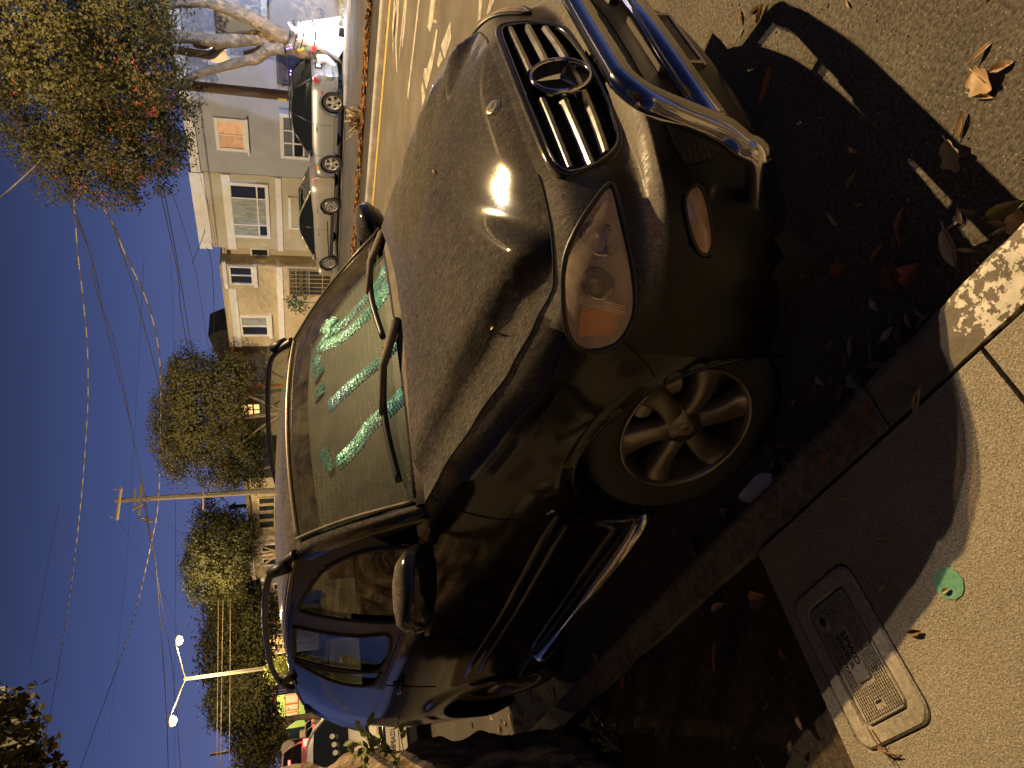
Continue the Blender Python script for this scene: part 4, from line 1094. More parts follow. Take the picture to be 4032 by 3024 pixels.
GUT = [(3364, 590, 40, 'oval', 0, .5), (3357, 710, -65, 'blade', 3, .8), (3384, 806, -8, 'blade', 3, .7), (3285, 865, 55, 'blade', 2, .9), (3546, 955, 85, 'oval', 1, .8), (3556, 868, -75, 'oval', 1, 1.0), (3463, 995, -60, 'oval', 1, .8), (3484, 1034, 70, 'blade', 1, .9), (3304, 1060, -20, 'lobed', 4, .8), (3162, 1084, 10, 'oval', 2, .4), (3124, 1126, -40, 'oval', 0, .8), (3217, 1106, -50, 'blade', 1, .6), (3517, 1090, 70, 'lobed', 1, 1.1), (3603, 1087, -60, 'lobed', 4, .9), (3449, 1202, 60, 'oval', 2, .6), (3496, 1315, -60, 'oval', 2, .7), (3568, 1325, 80, 'oval', 1, 1.1), (3575, 1265, 75, 'blade', 0, .8), (3622, 1232, 50, 'blade', 2, .6), (3641, 1265, -50, 'oval', 3, .7), (3277, 1358, -50, 'oval', 3, .6), (3356, 1371, 85, 'blade', 0, 1.1), (3343, 1424, 80, 'blade', 4, .9), (3436, 1398, 85, 'blade', 3, 1.0), (3456, 1438, -10, 'blade', 0, 1.2), (3529, 1418, 0, 'blade', 0, .8), (3234, 1500, 55, 'oval', 2, .6), (3277, 1494, -60, 'oval', 1, .7), (3323, 1550, -70, 'oval', 4, 1.0), (3383, 1497, 60, 'lobed', 3, .8), (3396, 1544, 10, 'oval', 0, .8), (3131, 1587, -50, 'blade', 0, .6), (3214, 1537, 80, 'blade', 4, .7), (3038, 1780, 60, 'oval', 3, .9), (3085, 1760, -20, 'oval', 1, .9), (3100, 1820, 40, 'oval', 3, .8), (3050, 1830, -70, 'blade', 2, .8), (2859, 2014, 15, 'oval', 0, .9), (2880, 2040, 60, 'oval', 1, .9), (2747, 2138, 60, 'oval', 1, 1.1), (2735, 2180, 20, 'oval', 3, .9), (2660, 2100, 70, 'blade', 2, .7), (2530, 2205, 40, 'blade', 3, .8), (2700, 2350, 60, 'blade', 0, .9), (2390, 2200, 0, 'oval', 2, .6), (2350, 2590, -35, 'lobed', 0, 1.0), (2560, 2420, 60, 'blade', 3, .8)]
g_lit = 'leaves lying on the lit asphalt'; g_gut = 'dead leaves in the dark gutter'
for ix, iy, a, k, mi, s in LIT:
    p, rz = img_dir(ix, iy, a, .002); put_leaf(p, rz, k, mi, s, label='small dry slender leaf lying on the lit asphalt in front of the black SUV', group=g_lit)
for ix, iy, a, k, mi, s in GUT:
    p, rz = img_dir(ix, iy, a, .003)
    if p.x < .96: p.x = .97+.05*rnd.random()
    put_leaf(p, rz, k, mi, s, label='dead leaf lying in the shaded gutter beside the black SUV', group=g_gut)
# the few that stand out one by one
for ix, iy, a, k, mi, s, tl, z, lab in [
    (3875, 318, 40, 'lobed', 0, 1.0, .1, .004, 'large crumpled tan leaf on the lit asphalt, overlapping a slender one'),
    (3755, 610, 70, 'lobed', 2, 1.05, .35, .012, 'pointed curled leaf half in the SUV shadow, half lit, standing on its edge'),
    (3748, 975, 70, 'oval', 2, 1.5, .25, .010, 'broad pale leaf leaning by the corner of the painted kerb'),
    (3967, 815, -25, 'oval', 3, 1.2, .35, .012, 'folded yellow-green leaf raised off the asphalt at the shadow edge'),
    (4014, 882, 70, 'lobed', 0, .8, .1, .004, 'pinkish tan broken leaf at the edge of the picture beside slender leaves'),
    (3828, 828, 8, 'blade', 2, .9, .2, .006, 'pale slender leaf in the shadow left of the folded green leaf'),
    (3030, 338, 100, 'blade', 1, 1.9, .5, .020, 'long curled brown leaf standing in the shadow under the bull bar'),
    (3092, 1028, 95, 'lobed', 1, .95, .15, .006, 'large dark brown leaf with bits of twig in the shadow before the headlight'),
    (3416, 1617, 85, 'blade', 4, .75, 0, .134, 'reddish leaf lying on the kerb at its joint'),
    (3621, 1583, 95, 'blade', 0, 1.0, .1, .134, 'tan leaf lying on the dark kerb just below the white paint'),
    (3257, 1815, -55, 'blade', 4, 1.0, 0, .134, 'brown leaf lying on the dark kerb near the white paper'),
    (3336, 1968, -15, 'blade', 0, .55, 0, .134, 'small pale leaf on the shaded pavement nearest the kerb'),
    (3480, 2126, -5, 'blade', 0, .75, 0, .134, 'slender leaf on the shaded pavement above the meter box'),
    (3480, 2318, -55, 'oval', 0, .45, 0, .134, 'small leaf on the shaded pavement next to the meter box'),
    (3603, 2484, -10, 'oval', 1, .6, .4, .136, 'curled dark leaf on the shadow edge right of the meter box'),
    (3727, 2324, -35, 'oval', 0, .35, .1, .136, 'tiny leaf lying on the green paint disc'),
    (3147, 2820, 60, 'oval', 1, 1.2, .2, .125, 'brown leaf on the soil beside the meter box'),
    (2993, 2358, -20, 'lobed', 4, .9, .2, .125, 'reddish leaf caught at the corner of the pavement and the soil')]:
    p, rz = img_dir(ix, iy, a, z); put_leaf(p, rz, k, mi, s, tl, lab)
for i in range(60):
    x, y = rnd.uniform(-.65, .78), rnd.uniform(2.0, 5.2)
    put_leaf((x, y, .135), rnd.random()*6.3, rnd.choice(('blade', 'oval', 'oval')), rnd.choice((0, 1, 1, 3, 4)), rnd.uniform(.5, 1.1), label='dead leaf lying on the dark soil of the planting bed', group='dead leaves on the planting bed')
for i in range(80):
    y = 4.6+abs(rnd.gauss(0, 2.2)); x = .97+abs(rnd.gauss(0, .55))
    put_leaf((x, y, .003), rnd.random()*6.3, rnd.choice(('blade', 'blade', 'oval')), rnd.choice((0, 2, 4, 0)), rnd.uniform(.7, 1.3), label='dry leaf in the gutter behind the black SUV', group='leaves in the gutter behind the SUV')
for (x, y, rz, mi, s) in ((.10, -.30, .3, 0, .55), (-.02, -.05, 1.2, 3, .3), (-.66, -.28, 1.0, 2, .6), (-.24, .14, 2.0, 1, .3)):
    z = hood_raw(x, y)+.006
    put_leaf((CX+x, CY+y, z), rz, 'blade', mi, s, label='small dry leaf lying on the dusty bonnet of the black SUV', group='leaves on the bonnet')
# gravel and crumbs
b = MB()
for i in range(900):
    if i < 420: x, y, z = rnd.uniform(1.0, 2.6), rnd.uniform(.2, .95), .0
    elif i < 650: x, y, z = rnd.uniform(-.6, .78), rnd.uniform(2, 4.5), .115
    else: x, y, z = .97+abs(rnd.gauss(0, .15)), rnd.uniform(.5, 6), 0
    s = .0018+.0035*rnd.random()**2; q = Matrix.Rotation(rnd.random()*6, 3, 'Z') @ Matrix.Rotation(rnd.random()*6, 3, 'X')
    b.add([Vector((x, y, z+s*.6))+q @ (Vector(v)*s) for v in ((1, 0, 0), (-1, .2, 0), (0, 1, .3), (0, -1.1, 0), (.1, 0, .8), (0, 0, -.8))], [(0, 2, 4), (2, 1, 4), (1, 3, 4), (3, 0, 4), (2, 0, 5), (1, 2, 5), (3, 1, 5), (0, 3, 5)])
tag(b.build('grit', M('grit', (.30, .25, .18), rough=.9, col2=(.16, .13, .1), scale=40)), kind='stuff')
# white paper between tyre and kerb
PAP = M('paper_white', (.84, .76, .76), rough=.85, col2=(.74, .66, .66), scale=8)
c = atz(2985, 1915, .05)
b = MB(); rows = []
for i in range(15):
    t = i/14; r_ = []
    for k in range(16):
        a = 2*PI*k/16
        w = .052*math.sin(PI*min(.97, t*.9+.08))**.55*(1-.35*t)
        r_.append(Vector((w*math.cos(a)*(1+.15*math.sin(3*a+t*5)), (t-.5)*.19, .036+w*.62*math.sin(a)*(1+.2*math.sin(2*a+6*t)))))
    rows.append(r_)
b.grid(rows, True, close=True)
p_ = b.build('paper_wad', PAP); p_.location = (1.008, c.y+.02, .012); p_.rotation_euler = (R(8), 0, R(-12))
tag(p_, 'crumpled white paper bag lying between the front tyre and the kerb', 'litter')
b = MB(); b.lathe([(.001, .008), (.010, .007), (.011, .001), (.001, 0)], n=14); o = b.build('bottle_cap', M('cap_red', (.5, .02, .02), rough=.4)); o.location = atz(2872, 2087, .01); tag(o, 'small red plastic cap in the gutter near the white paper', 'litter')
# twigs
def twig(ix, iy, ang, L, z, lab, grp=None, mi='twig', col=(.24, .13, .06)):
    p, rz = img_dir(ix, iy, ang, z); b = MB(); d = Vector((math.cos(rz), math.sin(rz), 0))
    P = [p+d*L*(t-.5)+Vector((0, 0, .004+.006*math.sin(t*4))) for t in [i/6 for i in range(7)]]
    b.tube(P, [.0022, .003, .003, .0028, .0026, .002, .001], 5); b.tube([P[3], P[3]+d*.02+Vector((-d.y, d.x, .2))*.02], .0016, 5)
    return tag(b.build('twig', M(mi, col, rough=.8)), lab, 'twig', grp)
twig(3403, 2021, 70, .05, .135, 'short pale split twig on the shaded pavement near the kerb', col=(.4, .33, .2), mi='twig_pale')
twig(3470, 2935, 55, .11, .142, 'forked dry twig lying across the end of the meter box')
twig(3500, 2960, 20, .07, .142, 'shorter dry twig beside the forked one at the meter box')
twig(2815, 2585, 95, .12, .135, 'thin reddish twig on the dark soil behind the meter box', col=(.35, .12, .04), mi='twig_red')
# ================================================================== houses across the street
FX = 24.5
def fy(ix, iy): p = atx(ix, iy, FX); return p.y, p.z
STUC = {}
def stucco(name, c, c2=None):
    return M(name, c, rough=.9, col2=c2 or tuple(v*.86 for v in c), scale=1.4, detail=7, bump=.35, bscale=26)
WHITE = M('white_trim', (.80, .79, .78), rough=.6, col2=(.70, .69, .68), scale=3)
PANE = M('dark_pane', (.020, .024, .030), rough=.06, spec=.6)
CURT = M('curtain', (.42, .46, .46), rough=.9, col2=(.22, .25, .26), scale=3, mix=(.4, .6), stretch=(1, 9, 1))
def litmat(name, c, s): return M(name, (.3, .2, .1), rough=.4, emit=c, estr=s, col2=(.5, .35, .2), scale=4)
def wbox(b, x0, x1, y0, y1, z0, z1): b.box(((x0+x1)/2, (y0+y1)/2, (z0+z1)/2), (abs(x1-x0), abs(y1-y0), abs(z1-z0)))
def window(house, y0, y1, z0, z1, X=FX, cols=1, rows=1, frame=WHITE, fw=.09, pane=PANE, sill=False, cx=None, rz=None, mats=None, depth=.07):
    """window (part) with its panes and bars as sub-parts"""
    b = MB()
    for a in ((y0, y0+fw, z0, z1), (y1-fw, y1, z0, z1), (y0+fw, y1-fw, z1-fw, z1), (y0+fw, y1-fw, z0, z0+fw)): wbox(b, X-depth, X+.02, *a)
    w = b.build('window', frame, house)
    Y = cx or [y0+fw+(y1-y0-2*fw)*i/cols for i in range(cols+1)]
    Z = rz or [z0+fw+(z1-z0-2*fw)*i/rows for i in range(rows+1)]
    k = 0
    for i in range(len(Y)-1):
        for j in range(len(Z)-1):
            b = MB(); b.add([(X-.025, Y[i+1], Z[j]), (X-.025, Y[i], Z[j]), (X-.025, Y[i], Z[j+1]), (X-.025, Y[i+1], Z[j+1])], [(0, 1, 2, 3)])
            b.build('pane', mats[k % len(mats)] if mats else pane, w); k += 1
    m_ = .028
    for y in Y[1:-1]: b = MB(); wbox(b, X-depth+.015, X-.01, y-m_, y+m_, Z[0], Z[-1]); b.build('window_bar', frame, w)
    for z in Z[1:-1]: b = MB(); wbox(b, X-depth+.018, X-.012, Y[0], Y[-1], z-m_, z+m_); b.build('window_bar', frame, w)
    if sill: b = MB(); wbox(b, X-.16, X+.01, y0-.08, y1+.08, z0-sill, z0-.003); b.build('window_sill', frame, w)
    return w
def part(house, name, mat, x0, x1, y0, y1, z0, z1, bevel=0):
    b = MB(); wbox(b, x0, x1, y0, y1, z0, z1); return b.build(name, mat, house, bevel=bevel)
# ---- grey stucco house
gy_y1 = 17.24
H = thing('house', 'grey stucco house with white parapet, lit windows and barred gate, right of the yellow house', 'house', (0, 0, 0))
GREY = stucco('grey_stucco', (.42, .43, .48))
part(H, 'wall', GREY, FX, FX+9, 2.0, gy_y1, 0, 5.02)
part(H, 'parapet', WHITE, FX-.10, FX+.25, 2.0, gy_y1-.02, 5.023, 5.36)
part(H, 'roof', M('roof_dark', (.012, .012, .013), rough=.9), FX+1.6, FX+9, 4.0, 12.6, 5.03, 5.95)
part(H, 'roof', MATS['roof_dark'], FX+1.4, FX+9, 13.0, 14.2, 5.03, 5.75)
GLOW = litmat('window_glow', (1.0, .50, .20), .85); GLOWB = litmat('window_bright', (1.0, .72, .40), 3.2)
y0, z1 = fy(805, 125); y1, z0 = fy(910, 262); window(H, y0, y1, z0, z1, cols=2, mats=[GLOWB, GLOW], fw=.11)
y0, z1 = fy(840, 458); y1, z0 = fy(976, 597); w = window(H, y0, y1, z0, z1, cols=2, mats=[litmat('blind_warm', (.95, .36, .16), .40), litmat('blind_dim', (.85, .32, .15), .28)], fw=.13, sill=.07)
y0, z1 = fy(1100, 437); y1, z0 = fy(1228, 622); window(H, y0, y1, z0, z1, cols=3, rows=3, fw=.13, mats=[M('pane_blue', (.16, .18, .24), rough=.3), PANE, M('pane_blue2', (.14, .16, .21), rough=.3)], rz=[z0+.13, z0+.13+(z1-z0-.26)*.2, z0+.13+(z1-z0-.26)*.62, z1-.13], X=FX-.12)
part(H, 'bay_base', GREY, FX-.14, FX-.001, y0-.1, y1+.55, z0-.9, z1+.02)
y0, z1 = fy(931, 10); y1, z0 = fy(1004, 54); window(H, y0, y1, z0, z1, frame=GREY, fw=.04)
yb, zt = fy(905, 0); yc, zb = fy(1030, 18); part(H, 'oriel', GREY, FX-.8, FX-.001, 2.0, yc, zb, zt+.3)
part(H, 'oriel_ledge', WHITE, FX-.9, FX-.001, 2.0, yc+.08, zb-.18, zb-.003)
yd, zd = fy(1167, 419); b = MB(); b.prism([(FX-.03, yd, zd-.17), (FX-.03, yd+.15, zd), (FX-.03, yd, zd+.17), (FX-.03, yd-.15, zd)], (.025, 0, 0)); b.build('vent_diamond', DARKIN, H)
# recessed entrance behind a barred gate
y0, z1 = fy(1086, 193); y1, z0 = fy(1290, 350)
part(H, 'entry_recess', M('entry_dark', (.05, .05, .055), rough=.9), FX-.015, FX-.003, y0, y1, .05, z1)
gate = part(H, 'barred_gate', M('gate_iron', (.10, .10, .10), rough=.5), FX-.09, FX-.05, y0, y0+.06, .05, z1)
for i in range(26):
    b = MB(); y = lerp(y0+.1, y1-.02, i/25); wbox(b, FX-.085, FX-.06, y-.012, y+.012, .05, z1-.02); b.build('gate_bar', MATS['gate_iron'], gate)
for z in (.15, .9, 1.35, z1-.35, z1-.05):
    b = MB(); wbox(b, FX-.10, FX-.055, y0+.06, y1, z-.025, z+.025); b.build('gate_rail', MATS['gate_iron'], gate)
part(H, 'entry_panel', GREY, FX-.12, FX-.092, fy(1240, 200)[0], fy(1240, 255)[0], .3, fy(1235, 230)[1])
# ---- yellow house, in two flush and one set-back bays
H = thing('house', 'yellow two-storey house with a wide white picture window beside the grey house', 'house')
YEL = stucco('yellow_stucco', (.52, .475, .36))
ya, yb_ = 17.26, fy(824, 972)[0]
part(H, 'wall', YEL, FX, FX+9, ya, yb_, 0, 4.95); part(H, 'parapet', WHITE, FX-.08, FX+.3, ya+.02, yb_+.05, 4.953, 5.46)
y0, z1 = fy(890, 712); y1, z0 = fy(1066, 935)
window(H, y0, y1, z0, z1, fw=.13, cx=[y0+.13, y0+.13+(y1-y0-.26)*.24, y0+.13+(y1-y0-.26)*.78, y1-.13], rz=[z0+.13, z0+.13+(z1-z0-.26)*.24, z1-.13], mats=[PANE, PANE, CURT, CURT, PANE, CURT], depth=.10)
part(H, 'belt_course', WHITE, FX-.06, FX-.001, ya+.02, yb_+.03, fy(905, 700)[1], fy(870, 700)[1])
part(H, 'belt_course', WHITE, FX-.07, FX-.001, ya+.02, yb_+.03, fy(1108, 750)[1], fy(1085, 750)[1])
y0, z1 = fy(1134, 790); y1, z0 = fy(1185, 900)
part(H, 'garage_door', M('garage_cream', (.46, .42, .30), rough=.8), FX-.05, FX-.003, ya+.9, y1-.10, .05, z1-.12); part(H, 'door_frame', WHITE, FX-.09, FX-.001, ya+.9, y1, z1-.12, z1); part(H, 'door_frame', WHITE, FX-.09, FX-.001, y1-.09, y1, .05, z1-.123)
H = thing('house', 'ochre yellow house with two small white windows and an ornate iron gate', 'house')
OCH = stucco('ochre_stucco', (.56, .47, .31))
yc_ = fy(879, 1378)[0]
part(H, 'wall', OCH, FX+1.0, FX+9, yb_+.003, yb_+1.2, 0, 4.75); part(H, 'wall', OCH, FX+.25, FX+9, yb_+1.2, yc_, 0, 4.82)
def fyb(ix, iy, X): p = atx(ix, iy, X); return p.y, p.z
y0, z1 = fyb(985, 980, FX+1); y1, z0 = fyb(1060, 1001, FX+1); window(H, y0-.1, y1+.1, z0, z1, X=FX+1, fw=.07)
X2 = FX+.25
part(H, 'belt_course', WHITE, X2-.06, X2-.001, yb_+1.2, yc_, fyb(1117, 1200, X2)[1], fyb(1094, 1200, X2)[1])
y0, z1 = fyb(898, 1043, X2); y1, z0 = fyb(1000, 1118, X2); window(H, y0, y1, z0, z1, X=X2, cols=2, fw=.08, sill=.17, depth=.09)
ya2, za2 = fyb(873, 1027, X2); yb2, zb2 = fyb(900, 1132, X2); part(H, 'window_hood', WHITE, X2-.10, X2-.001, ya2, yb2, zb2, za2)
y0, z1 = fyb(944, 1242, X2); y1, z0 = fyb(1060, 1320, X2); window(H, y0, y1, z0, z1, X=X2, cols=2, fw=.08, sill=.17, mats=[CURT, PANE], depth=.09)
part(H, 'belt_course', WHITE, X2-.06, X2-.001, fyb(915, 1135, X2)[0], yc_, fyb(942, 1250, X2)[1], fyb(914, 1250, X2)[1])
y0, z1 = fyb(1136, 1058, X2); y1, z0 = fyb(1296, 1160, X2)
part(H, 'gateway', M('gate_dark', (.035, .03, .022), rough=.9), X2-.02, X2-.003, y0, y1, .05, z1)
IR = M('gate_scroll', (.33, .27, .17), rough=.6)
g_ = part(H, 'iron_gate', IR, X2-.06, X2-.03, y0, y0+.05, .05, z1)
for i in range(7):
    b = MB(); y = lerp(y0+.05, y1, i/6); wbox(b, X2-.06, X2-.035, y-.018, y+.018, .05, z1); b.build('gate_bar', IR, g_)
for z in (.4, 1.0, z1-.32, z1-.02):
    b = MB(); wbox(b, X2-.065, X2-.04, y0, y1, z-.02, z+.02); b.build('gate_rail', IR, g_)
for i in range(6):
    for z in (z1-.17, z1-.55, z1-.85):
        b = MB(); yy = lerp(y0+.05, y1, (i+.5)/6); b.tube([(X2-.05, yy+.1*(1-t/14)*math.cos(t*.8), z+.12*(1-t/14)*math.sin(t*.8)) for t in range(14)], .012, 4); b.build('gate_scroll', IR, g_)
# ---- house with orange trim and glass, behind the round tree
H = thing('house', 'dark olive house with orange-red trim and a big glass front, behind the round tree', 'house')
OLV = stucco('olive_wall', (.22, .20, .12)); ORT = M('orange_trim', (.42, .10, .03), rough=.6)
yd_ = 36.5
part(H, 'wall', OLV, FX+.9, FX+9, yc_+.003, yd_, 0, 4.75); part(H, 'eave', ORT, FX+.55, FX+.9-.003, yc_+.003, yd_, 4.72, 4.86)
X3 = FX+.9
for ix in (930, 941): y, z = fyb(ix, 1400, X3); part(H, 'trim_board', ORT, X3-.08, X3-.003, yc_+.01, yd_-6, z-.05, z+.02)
y0, z1 = fyb(955, 1392, X3); y1, z0 = fyb(1047, 1500, X3)
window(H, y0, y1, z0, z1, X=X3, cols=2, rows=2, frame=M('frame_olive', (.12, .10, .05), rough=.6), fw=.07, pane=M('pane_grey', (.16, .155, .12), rough=.08))
y, z = fyb(990, 1520, X3); part(H, 'trim_board', ORT, X3-.10, X3-.003, y, y+3.4, z-.03, z+.06); part(H, 'trim_board', ORT, X3-.10, X3-.003, y-.08, y-.003, 0, z+.1)
y0, z1 = fyb(946, 1588, X3); y1, z0 = fyb(1028, 1634, X3); window(H, y0, y1, z0, z1, X=X3, cols=2, rows=3, frame=MATS['frame_olive'], fw=.06, pane=litmat('window_gold', (1.0, .62, .20), 1.6))
# ---- dark gabled house showing over the roofs
H = thing('house', 'black gabled roof showing above the ochre house', 'house')
b = MB(); P = [atx(x, y, 33) for x, y in ((819, 1322), (873, 1300), (900, 1300), (900, 1440), (868, 1430), (856, 1405))]; b.prism([(33, p.y, p.z) for p in P], (2.0, 0, 0)); b.build('gable', M('gable_dark', (.02, .02, .022), rough=.9), H)
p = atx(845, 1380, 32.98); part(H, 'gable_wall', MATS['gable_dark'], 33.1, 35, p.y-1.0, p.y+1.5, 0, p.z-.9)
# ---- beige house with a row of four windows
H = thing('house', 'brown-grey house with a row of four small windows, far behind the wooden pole', 'house')
BRN = stucco('brown_wall', (.30, .26, .18))
y0 = fy(960, 1886)[0]; y1 = 47.5
part(H, 'wall', BRN, FX, FX+9, y0, y1, 0, 4.75); part(H, 'eave', M('eave_dark', (.10, .08, .055), rough=.8), FX-.25, FX+9, y0-.2, y1+.2, 4.753, 4.98)
for a, c in ((1959, 1981), (1988, 2009), (2019, 2043), (2050, 2077)):
    ya_, zt_ = fy(1014, a); yb3, zb3 = fy(1064, c); window(H, ya_, yb3, zb3-.35, zt_, fw=.08, frame=M('frame_tan', (.40, .34, .24), rough=.7))
p = atx(920, 1994, FX+2); b = MB(); b.lathe([(.12, 4.6), (.12, p.z-.1), (.28, p.z-.1), (.02, p.z+.42)], c=(FX+2, p.y, 0), n=12); b.build('roof_vent', MATS['eave_dark'], H)
# plain fronts running on down the street
HC = [stucco('front_cream', (.38, .34, .26)), stucco('front_grey', (.26, .26, .25)), stucco('front_tan', (.36, .28, .18))]
for k, (a, c, h) in enumerate(((48, 55, 5.0), (55.2, 63, 4.4), (63.2, 72, 5.2), (72.2, 82, 4.6), (82.2, 92, 5.4), (92.2, 104, 4.8))):
    nm = ['cream', 'grey', 'tan'][k % 3]
    H = thing('house', '%s row house, %s beyond the four-window house, behind trees' % (nm, ('first', 'second', 'third', 'fourth', 'fifth', 'sixth')[k]), 'house', group='row houses farther down the street')
    part(H, 'wall', HC[k % 3], FX, FX+9, a, c, 0, h); part(H, 'cornice', WHITE, FX-.15, FX+.3, a, c, h+.003, h+.3)
    for y in (a+1.2, a+3.6): window(H, y, y+1.2, h-2.0, h-.6, fw=.08)
    part(H, 'garage_door', MATS['garage_cream'], FX-.05, FX-.003, a+1, a+3.6, .05, 2.2)
# ---- green house closing the view at the left
H = thing('house', 'light green house with red window trim at the far end of the street', 'house')
GRN = stucco('green_wall', (.30, .50, .17)); RED = M('red_trim', (.45, .06, .035), rough=.6)
YG = 75
def gq(ix, iy): p = aty(ix, iy, YG); return p.x, p.z
xa = gq(1180, 2862)[0]; xb = gq(1180, 2726)[0]; zt = gq(1085, 2790)[1]
def ypart(name, mat, x0, x1, y0, y1, z0, z1): b = MB(); b.box(((x0+x1)/2, (y0+y1)/2, (z0+z1)/2), (abs(x1-x0), abs(y1-y0), abs(z1-z0))); return b.build(name, mat, H)
ypart('wall', GRN, xa, xb, YG, YG+8, -.2, zt); ypart('eave', RED, xa-.2, xb+.2, YG-.25, YG+8, zt+.003, zt+.22); ypart('lean_to', M('lean_to', (.28, .24, .18), rough=.8), xa-2.6, xa-.003, YG+.5, YG+6, -.2, 2.0)
for a, c in ((2737, 2767), (2776, 2793), (2808, 2823)):
    x1_, z1 = gq(1121, a); x0_, z0 = gq(1175, c)
    b = MB()
    for q in ((x0_, x1_, z0, z0+.07), (x0_, x1_, z1-.07, z1), (x0_, x0_+.06, z0+.07, z1-.07), (x1_-.06, x1_, z0+.07, z1-.07)): b.box(((q[0]+q[1])/2, YG-.03, (q[2]+q[3])/2), (q[1]-q[0], .06, q[3]-q[2]))
    w = b.build('window', RED, H); b = MB(); b.add([(x0_+.06, YG-.02, z0+.07), (x1_-.06, YG-.02, z0+.07), (x1_-.06, YG-.02, z1-.07), (x0_+.06, YG-.02, z1-.07)], [(0, 1, 2, 3)]); b.build('pane', litmat('pane_pale', (.85, .62, .45), .35), w)
x1_, z1 = gq(1212, 2780); x0_, z0 = gq(1252, 2793); ypart('white_sign_board', WHITE, x0_, x1_, YG-.06, YG-.002, z0, z1)

# ---- fronts on the near side, at the photographer's back: what the SUV's flank mirrors
NX = -6.2
for k, (a, c, h, col, lab) in enumerate(((-13, -4.6, 6.4, (.15, .125, .085), 'tan stucco house at the photographer\'s back, its garage to the right'), (-4.5, 4.4, 6.0, (.36, .31, .22), 'light brown stucco house straight behind the photographer, mirrored in the SUV door'), (4.5, 13.0, 6.6, (.27, .23, .17), 'grey-brown stucco house on the near side beside the planting bed'), (13.1, 22, 6.2, (.17, .145, .10), 'dull ochre stucco house on the near side farther along'))):
    H = thing('house', lab, 'house'); b = MB(); wbox(b, NX-8, NX, a, c, 0, h); b.build('wall', stucco('near_front_%s' % 'abcd'[k], col), H)
    part(H, 'cornice', WHITE, NX+.003, NX+.25, a, c, h-.4, h)
    for y in (a+1.2, a+4.6):
        b = MB(); wbox(b, NX+.002, NX+.06, y, y+1.5, h-2.9, h-1.2); w = b.build('window', WHITE, H); b = MB(); b.add([(NX+.065, y+.1, h-2.8), (NX+.065, y+1.4, h-2.8), (NX+.065, y+1.4, h-1.3), (NX+.065, y+.1, h-1.3)], [(0, 1, 2, 3)]); b.build('pane', PANE, w)
    part(H, 'garage_door', MATS['garage_cream'], NX+.003, NX+.05, a+1, a+3.8, .1, 2.5); part(H, 'front_door', M('door_brown', (.12, .06, .03), rough=.5), NX+.003, NX+.05, a+5.4, a+6.5, .1, 2.4)
# ================================================================== trees
BARK = M('bark_pale', (.30, .24, .17), rough=.95, col2=(.15, .115, .08), scale=7, bump=1, bscale=22, stretch=(1, 1, .5))
def foliage_mat(name, c1, c2, sc=.9):
    m, n, b, o = nodes(name); L = n.links.new; b.inputs['Roughness'].default_value = .55; b.inputs['Specular IOR Level'].default_value = .25
    t = n.nodes.new('ShaderNodeTexCoord'); z = n.nodes.new('ShaderNodeTexNoise'); z.inputs['Scale'].default_value = sc*5; z.inputs['Detail'].default_value = 6; z.inputs['Roughness'].default_value = .8; L(t.outputs['Object'], z.inputs['Vector'])
    r = n.nodes.new('ShaderNodeValToRGB'); e = r.color_ramp.elements; e[0].position = .3; e[1].position = .7; e[0].color = tuple(c1)+(1,); e[1].color = tuple(c2)+(1,); L(z.outputs[0], r.inputs[0]); L(r.outputs[0], b.inputs['Base Color'])
    MATS[name] = m; return m
FOL_A = foliage_mat('foliage_bottlebrush', (.026, .027, .007), (.080, .070, .022))
FOL_B = foliage_mat('foliage_round', (.050, .048, .014), (.13, .115, .035))
FOL_C = foliage_mat('foliage_dark', (.028, .034, .014), (.075, .075, .028))
def crown(name, blobs, n, size, mat, parent, seed, gap=.35, flat=1.0, kind=None, droop=0):
    """leaf-sized faces gathered in sprays through the volume of the crown"""
    q = random.Random(seed); b = MB(); vol = [r[0]*r[1]*r[2] for _, r in blobs]; tot = sum(v**.7 for v in vol)
    vs = []; fs = []
    for (c, r), v in zip(blobs, vol):
        c = Vector(c); m = int(n*(v**.7)/tot/7)
        ph = [q.random()*6.3 for _ in range(6)]
        for _ in range(m):
            d = Vector((q.gauss(0, 1), q.gauss(0, 1), q.gauss(0, 1))).normalized()
            lump = 1+.16*math.sin(d.x*5+ph[0])*math.sin(d.y*6+ph[1])+.13*math.sin(d.z*7+ph[2]+d.x*4)
            k = (gap+(1-gap)*q.random())**.42*lump
            p = c+Vector((d.x*r[0]*k, d.y*r[1]*k, d.z*r[2]*k))
            if math.sin(p.x*2.0+ph[3])*math.sin(p.y*2.2+ph[4])*math.sin(p.z*2.5+ph[5]) > .30: continue
            for _ in range(7):
                o = p+Vector((q.gauss(0, size*1.1), q.gauss(0, size*1.1), q.gauss(0, size*1.1)))
                nn_ = (d+Vector((q.gauss(0, .5), q.gauss(0, .5), q.gauss(0, .5)+.25))).normalized()
                a = nn_.cross(Vector((q.gauss(0, 1), q.gauss(0, 1), q.gauss(0, 1)))).normalized(); t = nn_.cross(a)
                L_ = size*(.7+.7*q.random()); w = L_*.36*flat
                i = len(vs); nrm = a.cross(t)
                vs += [o-t*w*.2, o+a*L_*.5+t*w+nrm*w*.3, o+a*L_, o+a*L_*.5-t*w+nrm*w*.3]
                fs.append((i, i+1, i+2, i+3))
    b.add(vs, fs, False)
    return b.build(name, mat, parent)
def limb(b, P, r0, r1, n=9, seed=0):
    Q = spline(P, 6); m = len(Q); q = random.Random(seed)
    b.tube(Q, [lerp(r0, r1, i/(m-1))*(1+.045*math.sin(i*.9+seed)+.03*q.random()) for i in range(m)], n)
